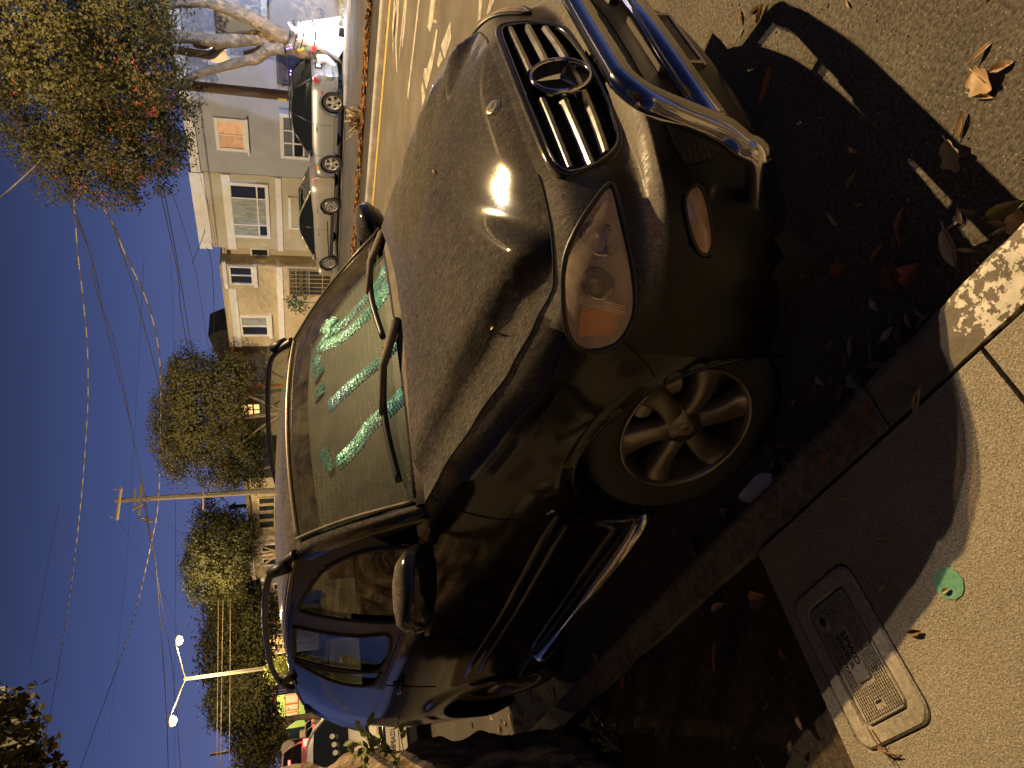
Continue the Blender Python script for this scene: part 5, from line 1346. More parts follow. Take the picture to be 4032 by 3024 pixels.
# --- big tree on the far pavement, right
TX = 22.3
def tq(ix, iy, X=TX): return atx(ix, iy, X)
TA = thing('tree', 'big many-trunked tree with red-flecked crown, in front of the grey house', 'tree', (0, 0, 0))
b = MB()
limb(b, [(TX, tq(1300, 190).y, .0), (TX, tq(1240, 192).y, tq(1240, 190).z), tq(1150, 172), tq(1080, 158)], .42, .30, 14, 1); tr = b.build('trunk', BARK, TA)
lims = [([(1130, 165), (1060, 150), (980, 150), (880, 160), (780, 150), (690, 148), (600, 150)], .27, .13), ([(1130, 150), (1050, 105), (985, 70), (900, 35), (820, 8), (720, 8), (560, 30)], .23, .14),
        ([(1120, 190), (1060, 195), (1010, 230), (960, 240), (880, 262), (800, 285), (740, 310), (690, 340)], .20, .09), ([(920, 158), (870, 180), (830, 215), (760, 208), (700, 200), (620, 195), (560, 200)], .15, .09),
        ([(960, 210), (1000, 205), (1060, 180)], .08, .13), ([(800, 152), (740, 135), (690, 125), (600, 118)], .09, .05), ([(850, 165), (800, 185), (760, 175)], .09, .06)]
for k, (P, r0, r1) in enumerate(lims):
    b = MB(); limb(b, [tq(x, y, TX-.25*(k % 3)+.12*k) for x, y in P], r0, r1, 9, k); b.build('limb', BARK, TA)
def bl(ix, iy, X, ry, rx, rz): p = atx(ix, iy, X); return (tuple(p), (rx, ry, rz))
AB = [bl(330, 120, 20.5, 2.6, 2.8, 2.3), bl(300, 420, 20.8, 2.1, 2.3, 1.9), bl(150, 330, 21.5, 2.2, 2.6, 1.8), bl(520, 200, 19.8, 1.6, 1.9, 1.2), bl(500, 480, 20.0, 1.5, 1.9, 1.25), bl(420, 640, 20.8, 1.25, 1.7, 1.15), bl(230, 620, 21.5, 1.15, 1.8, 1.1), bl(600, 560, 20.4, 1.0, 1.3, .85), bl(500, 740, 21.4, .62, 1.0, .62), bl(690, 480, 21.3, .75, 1.0, .6), bl(640, 330, 20.6, .9, 1.2, .7), bl(120, 20, 20.5, 2.6, 3, 2.4), bl(380, -120, 20.5, 2.2, 2.6, 2.0), bl(690, 590, 21.4, .7, .9, .5), bl(630, 690, 21.4, .5, .8, .45)]
crown('crown', AB, 92000, .088, FOL_A, TA, 5, gap=.42)
b = MB(); q = random.Random(4)
for _ in range(190):
    c, r = AB[q.choice((0, 1, 3, 4, 4, 5, 3, 10, 7))]; d = Vector((-abs(q.gauss(0, 1)), q.gauss(0, 1), q.gauss(0, .8))).normalized(); p = Vector(c)+Vector((d.x*r[0], d.y*r[1], d.z*r[2]))*.98
    for _ in range(5):
        o = p+Vector((q.gauss(0, .05), q.gauss(0, .05), q.gauss(0, .05))); a = Vector((q.gauss(0, 1), q.gauss(0, 1), q.gauss(0, 1))).normalized()*.05; t = a.orthogonal().normalized()*.02
        b.add([o-a, o+t, o+a, o-t], [(0, 1, 2, 3)])
bo = b.build('blossom', M('blossom_red', (.34, .07, .03), rough=.7), TA); bo['kind'] = 'stuff'
# --- round tree and the ones behind
def simple_tree(name, label, base, trunk, blobs, n, size, mat, seed, group=None, gap=.3, flat=1.0):
    T = thing(name, label, 'tree', (0, 0, 0), group=group)
    for k, (P, r0, r1) in enumerate(trunk):
        b = MB(); limb(b, P, r0, r1, 8, seed+k); b.build('trunk' if k == 0 else 'limb', BARK, T)
    crown('crown', blobs, n, size, mat, T, seed, gap, flat); return T
def bp(*a): return bl(*a)
p = atx(1040, 1620, 23); simple_tree('tree', 'round dense clipped tree in the middle, before the house with orange trim', None,
  [([(23, p.y, 0), (23, p.y+.1, 2.0), (23, p.y+.3, 3.4), (23, p.y+.6, 5)], .17, .10), ([(23, p.y+.1, 2.2), (22.9, p.y-1.2, 3.6), (22.8, p.y-2, 4.6)], .08, .04), ([(23, p.y+.2, 2.4), (23.1, p.y+1.6, 3.6), (23.1, p.y+3, 4.6)], .08, .04)],
  [bp(790, 1610, 22.6, 3.3, 2.8, 1.7), bp(690, 1680, 23, 2.6, 2.4, 1.15), bp(890, 1560, 22.8, 2.3, 2.2, 1.05), bp(730, 1500, 22.6, 1.6, 1.8, .95), bp(840, 1770, 23.2, 2.2, 2.2, 1.15), bp(930, 1480, 23, 1.0, 1.3, .7), bp(700, 1780, 23.2, 1.5, 1.8, .8), bp(950, 1700, 23.2, 1.5, 1.5, .65)], 46000, .115, FOL_B, 21, gap=.42)
p = atx(1060, 1830, 24); simple_tree('tree', 'thin-limbed darker tree right behind the round tree at its left foot', None, [([(24, p.y, 0), (24, p.y, 2.5), (24, p.y+.5, 4)], .14, .06)], [bp(930, 1820, 24, 2.0, 1.4, .75), bp(990, 1740, 24, 1.8, 1.4, .55), bp(1010, 1860, 24, 1.2, 1.2, .45), bp(900, 1870, 24, 1.2, 1.2, .7)], 9000, .12, FOL_C, 31)
p = atx(1062, 2180, 23.2); simple_tree('tree', 'loose round tree left of the wooden pole with the crossarms', None,
  [([(23.2, p.y, 0), (23.2, p.y, 3.2), (23.2, p.y+.4, 5)], .2, .1), ([(23.2, p.y, 3), (23.2, p.y+2, 4.4), (23.2, p.y+3.4, 5.2)], .09, .05), ([(23.2, p.y, 2.9), (23.2, p.y-1.4, 4.4)], .09, .05)],
  [bp(880, 2180, 23, 4.1, 2.8, 1.9), bp(800, 2240, 23, 3.2, 2.4, 1.35), bp(830, 2100, 23, 2.2, 2.2, 1.3), bp(900, 2300, 23.4, 3.4, 2.4, 1.35), bp(950, 2130, 23.2, 2.2, 2.0, 1.0), bp(850, 2350, 23.6, 2.0, 1.6, .8)], 34000, .16, FOL_C, 41, gap=.35)
FT = 'trees at the far end of the street'
for k, (lab, L_, n, sz) in enumerate([
  ('broad dark tree mass left of the loose round tree, behind the street lamp', [(930, 2420, 60, 5.0, 4, 2.6), (880, 2540, 62, 4.0, 4, 2.0), (960, 2530, 60, 4.2, 4, 2.2), (1000, 2450, 58, 4, 3, 1.6)], 24000, .24),
  ('lighter leafy tree just left of the street lamp post', [(930, 2700, 58, 2.6, 3, 2.1), (900, 2780, 58, 2.0, 2.4, 1.5), (960, 2760, 58, 2.2, 2.4, 1.7), (1010, 2700, 57, 2.4, 2.2, 1.3)], 18000, .22),
  ('thin reddish-lit tree above the tail lights', [(1010, 2860, 62, 2.6, 3, 2.0), (1000, 2950, 64, 2.2, 3, 1.8), (1060, 2940, 64, 2.2, 2.4, 1.5)], 12000, .2),
  ('dark far tree between the lamp arm and the lighter tree', [(960, 2610, 66, 2.6, 3, 2.0), (1000, 2600, 66, 3, 3, 2)], 9000, .24)]):
    bs = []
    for ix, iy, Y, rx, ry, rz in L_: p = aty(ix, iy, Y); bs.append((tuple(p), (rx, ry, rz)))
    c = bs[0][0]; simple_tree('tree', lab, None, [([(c[0], c[1], 0), (c[0]+.2, c[1], c[2]*.5), (c[0], c[1], c[2])], .28, .12), ([(c[0], c[1], 2.4), (c[0]-1.8, c[1], c[2])], .14, .07)], bs, n, sz, FOL_C if k != 2 else FOL_B, 51+k, FT)
# bare-limbed young tree in front of the green house
p = aty(1240, 2820, 70); T = thing('tree', 'bare dark leaning tree before the green house', 'tree')
for k, P in enumerate(([(1290, 2825), (1190, 2825), (1140, 2838), (1090, 2815)], [(1180, 2826), (1120, 2850), (1085, 2860)])):
    b = MB(); limb(b, [aty(x, y, 70) for x, y in P], .16, .07, 7, k); b.build('trunk' if k == 0 else 'limb', M('bark_dark', (.05, .035, .025), rough=.9), T)
# --- near street tree at the left edge of the view, bark in deep plates
from mathutils import noise
NT = thing('tree', 'thick rough-barked street tree in the planting bed at the left edge', 'tree', (.33, 4.35, .09))
def bark_r(a, z):
    v = Vector((math.cos(a)*1.15, math.sin(a)*1.15, z*.55))
    f = abs(noise.noise(v*4.3+Vector((0, 0, z*.4))))*1.5+abs(noise.noise(v*9.5))*.55+.25*noise.noise(v*21)
    return min(f, 1.1)
b = MB(); rows = []
NA, NZ = 150, 150
for i in range(NZ+1):
    z = 3.6*i/NZ; rows.append([])
    fl = .07*math.exp(-z/.25)
    for k in range(NA):
        a = 2*PI*k/NA
        r = .46+fl*(1+.35*math.sin(a*5+1))+.035*math.sin(a*3+z)+.075*bark_r(a, z)
        rows[-1].append((-.17*math.exp(-z/.25)-.03*z+r*math.cos(a), r*math.sin(a)+.06*z, z))
b.grid(rows, True, close=True)
def bark_mat():
    m, n, bb, o = nodes('bark_plates'); L = n.links.new; MATS['bark_plates'] = m; bb.inputs['Roughness'].default_value = .95
    t = n.nodes.new('ShaderNodeTexCoord'); mp = n.nodes.new('ShaderNodeMapping'); mp.inputs['Scale'].default_value = (1, 1, .5); L(t.outputs['Object'], mp.inputs[0])
    z = n.nodes.new('ShaderNodeTexNoise'); z.inputs['Scale'].default_value = 12; z.inputs['Detail'].default_value = 8; z.inputs['Roughness'].default_value = .75; L(mp.outputs[0], z.inputs['Vector'])
    r = n.nodes.new('ShaderNodeValToRGB'); e = r.color_ramp.elements; e[0].position = .38; e[1].position = .62; e[0].color = (.085, .055, .032, 1); e[1].color = (.36, .27, .17, 1); L(z.outputs[0], r.inputs[0]); L(r.outputs[0], bb.inputs['Base Color'])
    z2 = n.nodes.new('ShaderNodeTexNoise'); z2.inputs['Scale'].default_value = 40; z2.inputs['Detail'].default_value = 6; L(mp.outputs[0], z2.inputs['Vector'])
    bp_ = n.nodes.new('ShaderNodeBump'); bp_.inputs['Strength'].default_value = 1; bp_.inputs['Distance'].default_value = .02; L(z2.outputs[0], bp_.inputs['Height']); L(bp_.outputs[0], bb.inputs['Normal']); return m
b.build('trunk', bark_mat(), NT)
b = MB(); limb(b, [(-.4, .2, 3.5), (-.5, .9, 4.8), (-.3, 1.7, 6.0)], .40, .2, 10, 3); limb(b, [(-.4, .2, 3.5), (-.9, -.3, 4.8), (-1.5, -.8, 6)], .36, .18, 10, 4); b.build('limb', MATS['bark_plates'], NT)
LEAFG = M('leaf_green', (.10, .13, .03), rough=.45, col2=(.20, .22, .07), scale=12)
def sprout(pts, n, seed, par, size=.05):
    q = random.Random(seed); b = MB()
    for _ in range(n):
        p0 = Vector(q.choice(pts)); d = Vector((q.gauss(.25, .5), q.gauss(-.3, .5), q.gauss(.55, .3))).normalized(); L_ = q.uniform(.05, .16)
        b.tube([p0, p0+d*L_], .0022, 4)
        for k in range(4):
            o = p0+d*L_*(.4+.2*k); a = (d+Vector((q.gauss(0, .7), q.gauss(0, .7), q.gauss(0, .4)))).normalized(); t = a.cross(Vector((q.gauss(0, 1), q.gauss(0, 1), q.gauss(0, 1)))).normalized(); s = size*q.uniform(.6, 1.15); nn = a.cross(t)
            b.add([o, o+a*s*.35+t*s*.26+nn*s*.06, o+a*s*.75+t*s*.2, o+a*s, o+a*s*.75-t*s*.2, o+a*s*.35-t*s*.26+nn*s*.06], [(0, 1, 2, 3), (0, 3, 4, 5)])
    return b.build('sprout', LEAFG, par)
def nloc(ix, iy, Y): p = aty(ix, iy, Y); return (p.x-.33, p.y-4.35, p.z-.09)
sprout([nloc(1475, 2965, 3.95)], 7, 1, NT, .075); sprout([nloc(1560, 2955, 3.98), nloc(1590, 2960, 3.98)], 7, 2, NT, .06); sprout([nloc(2400, 2880, 3.75), nloc(2440, 2900, 3.7)], 6, 3, NT, .05)
sprout([nloc(2480, 2935, 3.7), nloc(2540, 2960, 3.7), nloc(2420, 2960, 3.72)], 30, 4, NT, .035)
NB = [(tuple(aty(45, 2805, 6.6)), (.10, .3, .10)), (tuple(aty(85, 2985, 6.4)), (.14, .4, .17)), (tuple(aty(20, 3010, 6.4)), (.16, .4, .16)), (tuple(aty(-60, 2830, 6.6)), (.18, .4, .10))]
o = crown('crown', NB, 1300, .075, FOL_A, NT, 77, gap=.3, flat=1.1); o.location = (-.33, -4.35, -.09)
# the rest of its crown spreads overhead, above the view
o = crown('crown', [((-.6, 3.6, 7.4), (2.6, 2.6, 1.7)), ((-2.4, 1.2, 7.6), (2.4, 2.4, 1.6)), ((.6, 1.4, 8.2), (1.6, 2.2, 1.3)), ((-2.2, 5.6, 7.6), (2.4, 2.2, 1.7)), ((-1.0, -1.2, 8.0), (2.0, 2.0, 1.4))], 16000, .17, FOL_A, NT, 78, gap=.2, flat=1.1); o.location = (-.33, -4.35, -.09)
# clump of weeds on the median, little plant by the ochre house
b = MB(); q = random.Random(8)
for _ in range(150):
    a = q.random()*6.3; rr = q.random()**.5*1.3; d = Vector((math.cos(a)*rr, math.sin(a)*rr, q.uniform(.2, 1.5))); o = Vector((q.gauss(0, .08), q.gauss(0, .10), 0)); t = Vector((-math.sin(a), math.cos(a), 0))*.016
    e = o+d*.24; b.add([o-t, o+t, e+t*.2+Vector((q.gauss(0, .02), q.gauss(0, .02), 0)), e-t*.2], [(0, 1, 2, 3)])
o = tag(b.build('weed_clump', M('weed_dry', (.20, .155, .09), rough=.9, col2=(.34, .27, .17), scale=12)), 'dry weed clump growing on the median among dead leaves', 'plant'); o.location = (14.75, atx(1432, 492, 14.6).y, .12)
T = thing('potted_plant', 'small leafy plant against the ochre house, left of the iron gate', 'plant', (0, 0, 0)); pb = atx(1200, 1185, 23.9)
b = MB(); limb(b, [(23.9, pb.y, 0), (23.9, pb.y+.1, 1.2), (23.9, pb.y-.1, 2.2)], .03, .015, 6); b.build('stem', BARK, T)
crown('leaves', [((23.9, atx(1110, 1185, 23.9).y, atx(1110, 1185, 23.9).z), (.35, .42, .35)), ((23.9, atx(1170, 1195, 23.9).y, atx(1170, 1190, 23.9).z), (.3, .35, .35))], 500, .14, foliage_mat('foliage_pot', (.06, .09, .05), (.12, .16, .09)), T, 91)
# ================================================================== street lamps
LAMPG = M('lamp_post_grey', (.36, .33, .26), rough=.5, col2=(.28, .25, .2), scale=5)
HEADON = M('lamp_lens_on', (.9, .7, .4), emit=(1.0, .72, .30), estr=2.6)
def street_lamp(base, H, heads, label, energy, spread=.25, up=.5, group='street lamps on the median'):
    T = thing('street_lamp', label, 'street lamp', base, group=group)
    b = MB(); b.tube([(0, 0, 0), (0, 0, .3), (0, 0, H*.5), (0, 0, H)], [.16, .13, .115, .085], 12); b.build('post', LAMPG, T)
    b = MB(); b.box((0, 0, .2), (.40, .40, .40)); b.build('post_base', LAMPG, T, bevel=.03)
    for hx, hz in heads:
        sg = 1 if hx > 0 else -1
        b = MB(); b.tube(spline([(0, 0, H-.12), (sg*.3, 0, H+.05), (hx*.6, 0, lerp(H, hz, .72)), (hx-sg*.3, 0, hz+.07)], 5), .042, 8); b.build('lamp_arm', LAMPG, T)
        b = MB(); rows = []
        for i in range(9):
            t = i/8; w = .14*math.sin(PI*(.15+.8*t))**.6
            rows.append([Vector((hx-sg*.35+sg*.65*t, w*math.cos(a), hz+.06+(.09 if math.sin(a) > 0 else .02)*math.sin(a))) for a in [2*PI*k/12 for k in range(12)]])
        b.grid(rows, True, close=True); hd = b.build('lamp_head', LAMPG, T)
        b = MB(); b.lathe([(.001, -.30), (.17, -.26), (.28, -.15), (.30, -.02), (.16, .07)], c=(hx, 0, hz), n=18); b.build('lamp_lens', HEADON, hd)  # globe oversized so its glowing shape stands in for glare
        e = energy if not isinstance(energy, dict) else energy[sg]
        if e:
            n_ = 2 if spread else 1
            if n_ == 1: lamp('POINT', 'lamp_light', (hx, 0, hz-.44), e, WARM, .09, parent=T)
            else:
                lamp('POINT', 'lamp_light', (hx+spread/2, 0, hz-.44), e*.82, WARM, .06, parent=T); lamp('POINT', 'lamp_light', (hx-spread/2, 0, hz-.44), e*.18, (1, .80, .62), .05, parent=T)
    return T
p = aty(1057, 2634, 44.75)
L1 = aty(673, 2840, 44.75); L2 = aty(699, 2523, 44.75); tp = aty(725, 2670, 44.75)
street_lamp((14.14, 44.75, .0), tp.z, [(L1.x-14.14, L1.z), (L2.x-14.14, L2.z)], 'twin-armed street lamp with both heads lit, standing on the median down the street', 4200, 0)
NEARE = 18500
street_lamp((14.2, 1.95, .11), 11.9, [(-3.0, 12.3)], 'tall single-armed street lamp on the median, its head out over the lane beside the SUV', NEARE, .8)
# bright wrap round the far lamp post
T = thing('median_shrub', 'yellow-green shrub at the foot of the twin-armed street lamp', 'plant'); pc = aty(1060, 2640, 44.2)
crown('leaves', [((pc.x, 44.2, pc.z-.55), (.55, .6, .75)), ((pc.x+.2, 44.4, pc.z-1.4), (.8, .8, .9))], 1600, .16, M('leaf_yellowgreen', (.30, .34, .04), rough=.5, col2=(.42, .45, .08), scale=5), T, 88)
street_lamp((20.6, 69.0, .11), 7.4, [(-1.0, 7.6), (1.0, 7.6)], 'added twin-armed street lamp hidden behind far tree crowns, brightening the green house', 3600, 0)  # hidden lamp added to brighten the green house
T = street_lamp((-1.7, 22.0, .13), 9.6, [(2.6, 9.95)], 'added unseen street lamp on the near pavement, brightening the fronts across the street', 0, 0, group='added street lamps on the near pavement')  # unseen lamp added to brighten the fronts across the street
lamp('SPOT', 'lamp_light', (2.6, 0, 9.6), 17000, (1.0, .76, .42), .09, aim=None, spot=140, blend=.4, parent=T).rotation_euler = Vector((23.5, -1.0, -8.6)).to_track_quat('-Z', 'Y').to_euler()
# ================================================================== poles
WOODP = M('pole_wood', (.16, .10, .06), rough=.9, col2=(.085, .055, .035), scale=6, stretch=(4, 4, .4), bump=.5, bscale=30)
WOODG = M('pole_grey_wood', (.30, .25, .18), rough=.9, col2=(.18, .15, .11), scale=5, stretch=(4, 4, .4))
TAGY = M('tag_yellow', (.72, .58, .04), rough=.5)
T = thing('utility_pole', 'brown wooden utility pole with yellow tags beside the silver hatchback', 'utility pole', (23.0, atx(1240, 388, 23.0).y, 0))
b = MB(); b.tube([(0, 0, 0), (0, 0, 5), (0, 0, 11)], [.175, .155, .13], 16); b.build('post', WOODP, T)
for ix, w, h in ((1212, .176, .05), (1180, .178, .06)):
    p = atx(ix, 386, 23.0); b = MB(); b.lathe([(w, p.z-h), (w, p.z+h)], n=20); b.build('yellow_band', TAGY, T)
p = atx(1112, 392, 22.85); b = MB(); b.box((-.165, .06, p.z), (.02, .07, .28)); b.build('yellow_tag', TAGY, T)
for iz, s in ((1150, .035), (1196, .05)): p = atx(iz, 388, 22.85); b = MB(); b.box((-.172, .01, p.z), (.015, s*1.4, s*1.4)); b.build('pole_plate', M('tag_pale', (.5, .45, .4), rough=.6), T)
# grey pole with crossarms
Y0 = 37.35
T = thing('utility_pole', 'grey wooden utility pole with two crossarms against the sky', 'utility pole', (22, Y0, 0))
top = atx(452, 1968, 22).z
b = MB(); b.tube([(0, 0, 0), (0, 0, 6), (0, 0, top)], [.19, .155, .12], 12); b.build('post', WOODG, T)
def pz(ix, iy): q = atx(ix, iy, 22); return q.y-Y0, q.z
def arm(P, Q, s, name='crossarm', dx=-.16):
    (y0, z0), (y1, z1) = P, Q; b = MB(); b.tube([(dx, y0, z0), (dx, y1, z1)], s, 4, smooth=False); return b.build(name, WOODG, T)
A_ = arm(pz(478, 1910), pz(462, 2035), .085)
A2 = arm((-.55, pz(535, 1968)[1]), (.55, pz(535, 1968)[1]), .07, dx=-.2); A2.rotation_euler = (0, 0, R(62))
A3 = arm((-.9, pz(560, 1968)[1]), (.9, pz(556, 1968)[1]), .08, dx=-.2); A3.rotation_euler = (0, 0, R(70))
for y, z, l in ((pz(478, 1915)[0], pz(462, 1915)[1], .14), (pz(455, 2025)[0], pz(446, 2025)[1], .14)):
    b = MB(); b.lathe([(.02, 0), (.05, .03), (.03, .06), (.06, .09), (.03, .13), (.02, .16)], c=(-.16, y, z), n=10); b.build('insulator', M('insulator_grey', (.18, .16, .14), rough=.4), T)
b = MB(); b.tube([(0, 0, pz(605, 1960)[1]), (-.8, -.2, pz(540, 1990)[1])], .035, 5); b.build('brace', WOODG, T)
b = MB(); b.tube([(0, pz(790, 1905)[0], pz(800, 1905)[1]), (0, pz(800, 2005)[0], pz(800, 2005)[1])], .05, 5); b.build('crossarm', WOODG, T)
for k, dy in enumerate((.35, .55, .78)):
    z = pz(560+12*k, 2040)[1]; b = MB(); b.tube([(-.75, dy+.5, z), (-.75, dy+.5, z-.5)], .045, 6); b.build('fuse_holder', M('fuse_brown', (.16, .09, .05), rough=.5), T)
# two far poles
for lab, cx, Y, zt, arms in (('far dark utility pole rising behind the tail lights', 2960, 70, aty(828, 2970, 70).z, ((925, 2940, 2990), (950, 2935, 2988))), ('far dark pole with one level crossarm behind the street lamp arm', 2665, 70, aty(795, 2665, 70).z, ((803, 2618, 2705),))):
    q = aty(900, cx, Y); T = thing('utility_pole', lab, 'utility pole', (q.x, Y, 0)); b = MB(); b.tube([(0, 0, 0), (0, 0, zt)], [.17, .11], 8); b.build('post', WOODP, T)
    for ix, a, c in arms:
        z = aty(ix, cx, Y).z; xa_ = aty(ix, a, Y).x-q.x; xc_ = aty(ix, c, Y).x-q.x; b = MB(); b.tube([(xa_, -.1, z), (xc_, -.1, z)], .07, 4); b.build('crossarm', WOODP, T)
# ================================================================== overhead wires
WIRE = M('wire_black', (.025, .022, .02), rough=.7)
WIREL = M('wire_wrapped', (.30, .24, .16), rough=.7)
def stripe_wire():
    m, n, b, o = nodes('wire_striped'); L = n.links.new; t = n.nodes.new('ShaderNodeTexCoord'); w = n.nodes.new('ShaderNodeTexWave'); w.bands_direction = 'Y'; w.inputs['Scale'].default_value = .24; w.inputs['Distortion'].default_value = 1.0
    L(t.outputs['Object'], w.inputs['Vector']); r = n.nodes.new('ShaderNodeValToRGB'); e = r.color_ramp.elements; e[0].position = .4; e[1].position = .6; e[0].color = (.085, .07, .06, 1); e[1].color = (.30, .25, .18, 1); L(w.outputs[0], r.inputs[0]); L(r.outputs[0], b.inputs['Base Color']); b.inputs['Roughness'].default_value = .7; return m
WIRES = stripe_wire()
def wire(pts, X, r, mat, label, grp=None, plane='x', X2=None):
    P = []
    for k, (ix, iy) in enumerate(pts):
        v = lerp(X, X2, k/(len(pts)-1)) if X2 is not None else X
        P.append(atx(ix, iy, v) if plane == 'x' else aty(ix, iy, v))
    b = MB(); b.tube(spline(P, 5), r, 5); tag(b.build('overhead_wire', mat), label, 'wire', grp)
G = 'thin dark overhead wires'
wire([(-20, 795), (90, 700), (165, 620), (200, 510)], 17, .020, WIRES, 'pale twisted cable running from the top edge down into the big tree crown', X2=21)
wire([(285, 700), (307, 1000), (328, 1181), (344, 1362), (347, 1543), (342, 1663), (332, 1814), (316, 2000), (284, 2278), (247, 2524), (216, 2710), (179, 2895), (150, 3040)], 22.5, .026, WIRES, 'highest long twisted cable sagging across the open sky')
wire([(305, 696), (391, 796), (451, 895), (491, 995), (537, 1090), (579, 1187), (609, 1289), (627, 1392), (633, 1512), (634, 1603), (630, 1784), (621, 2000), (592, 2154), (549, 2346), (494, 2537), (432, 2710), (370, 2876), (312, 3040)], 22, .032, WIRES, 'thick twisted cable that sags lowest, crossing before the round tree top')
wire([(230, 640), (272, 763), (341, 955), (381, 1100), (422, 1301), (476, 1512), (525, 1723), (570, 1965)], 19, .016, WIRE, 'lower black wire of the close pair running to the grey pole top', X2=22)
wire([(225, 690), (356, 1000), (365, 1090), (404, 1221), (447, 1337), (497, 1573), (530, 1753), (575, 1965)], 18.5, .016, WIRE, 'upper black wire of the close pair running to the grey pole top', X2=22)
wire([(420, 830), (482, 1000), (531, 1151), (573, 1308), (603, 1422), (633, 1543)], 17, .017, WIRE, 'dark wire that meets the thick twisted cable above the round tree')
wire([(566, 1977), (590, 2110), (614, 2228), (629, 2427), (640, 2560), (651, 2722), (658, 2860), (663, 3040)], 21.5, .028, WIRE, 'left black cable of the pair passing by the lit lamp heads', X2=16)
wire([(575, 1980), (599, 2147), (641, 2400), (677, 2612), (697, 2830), (712, 3040)], 21.5, .022, WIRE, 'right black cable of the pair passing by the lit lamp heads', X2=16)
for k, (pts, X, r, lab) in enumerate([
    ([(623, 723), (670, 928), (703, 1100), (711, 1211), (754, 1446), (790, 1600)], 22, .017, 'long thin wire above the yellow house roofs, upper of two alike'), ([(640, 723), (693, 1000), (763, 1422), (795, 1580)], 22, .017, 'long thin wire above the yellow house roofs, lower of two alike'),
    ([(660, 700), (754, 1000), (790, 1181), (829, 1422), (840, 1520)], 22, .010, 'faint thin wire just above the ochre house roof'), ([(810, 975), (829, 1010), (842, 1170), (840, 1350), (833, 1480)], 24, .014, 'dark cable drooping along the ochre house roof edge'),
    ([(672, 1000), (680, 1200), (685, 1400), (690, 1500)], 22, .008, 'short faint wire left of the pair above the roofs'), ([(567, 1024), (555, 1250), (535, 1600), (513, 1965), (500, 2200), (470, 2500), (430, 2900)], 30, .010, 'very faint level wire behind the round tree top'),
    ([(691, 1948), (691, 2200), (691, 2501), (685, 2800), (690, 3040)], 26, .016, 'straight level wire between the grey pole and the lit lamp'), ([(235, 1980), (200, 2160), (179, 2278), (140, 2500), (117, 2617)], 26, .012, 'faint high wire fading out in the upper sky'),
    ([(640, 2050), (720, 2110), (790, 2170)], 24, .012, 'short guy wire with a block on it right of the loose round tree'), ([(455, 2030), (560, 2200), (660, 2370), (700, 2480)], 30, .010, 'thin slanting wire from the crossarm down behind the lamp'),
    ([(756, 1040), (800, 930), (806, 905)], 24.4, .012, 'drop wire from the yellow house parapet up to the lines')]):
    wire(pts, X, r, WIRE, lab, G)
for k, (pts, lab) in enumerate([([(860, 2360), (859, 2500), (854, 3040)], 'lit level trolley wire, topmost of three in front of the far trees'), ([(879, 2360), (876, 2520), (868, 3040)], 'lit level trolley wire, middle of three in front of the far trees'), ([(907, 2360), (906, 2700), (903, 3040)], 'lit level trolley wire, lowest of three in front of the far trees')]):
    wire(pts, 40, .017, M('wire_lit_tint', (.62, .47, .25), rough=.6), lab, 'trolley wires', plane='y')  # pale tan puts the lamplight into the wire colour
# stop sign seen from behind, far cars with their lights
T = thing('road_sign', 'octagonal road sign seen from its grey back, far end of the street', 'sign', (0, 0, 0)); p = aty(1135, 2945, 46)
b = MB(); b.lathe([(.001, 0), (.42, 0), (.42, .02), (.001, .02)], c=(p.x, 46, p.z), axis='y', n=8); b.sm = [False]*len(b.sm); b.build('sign_plate', M('sign_back', (.20, .18, .17), rough=.5), T)
b = MB(); b.tube([(p.x, 46.04, 0), (p.x, 46.04, p.z+.4)], .035, 6); b.build('post', LAMPG, T)
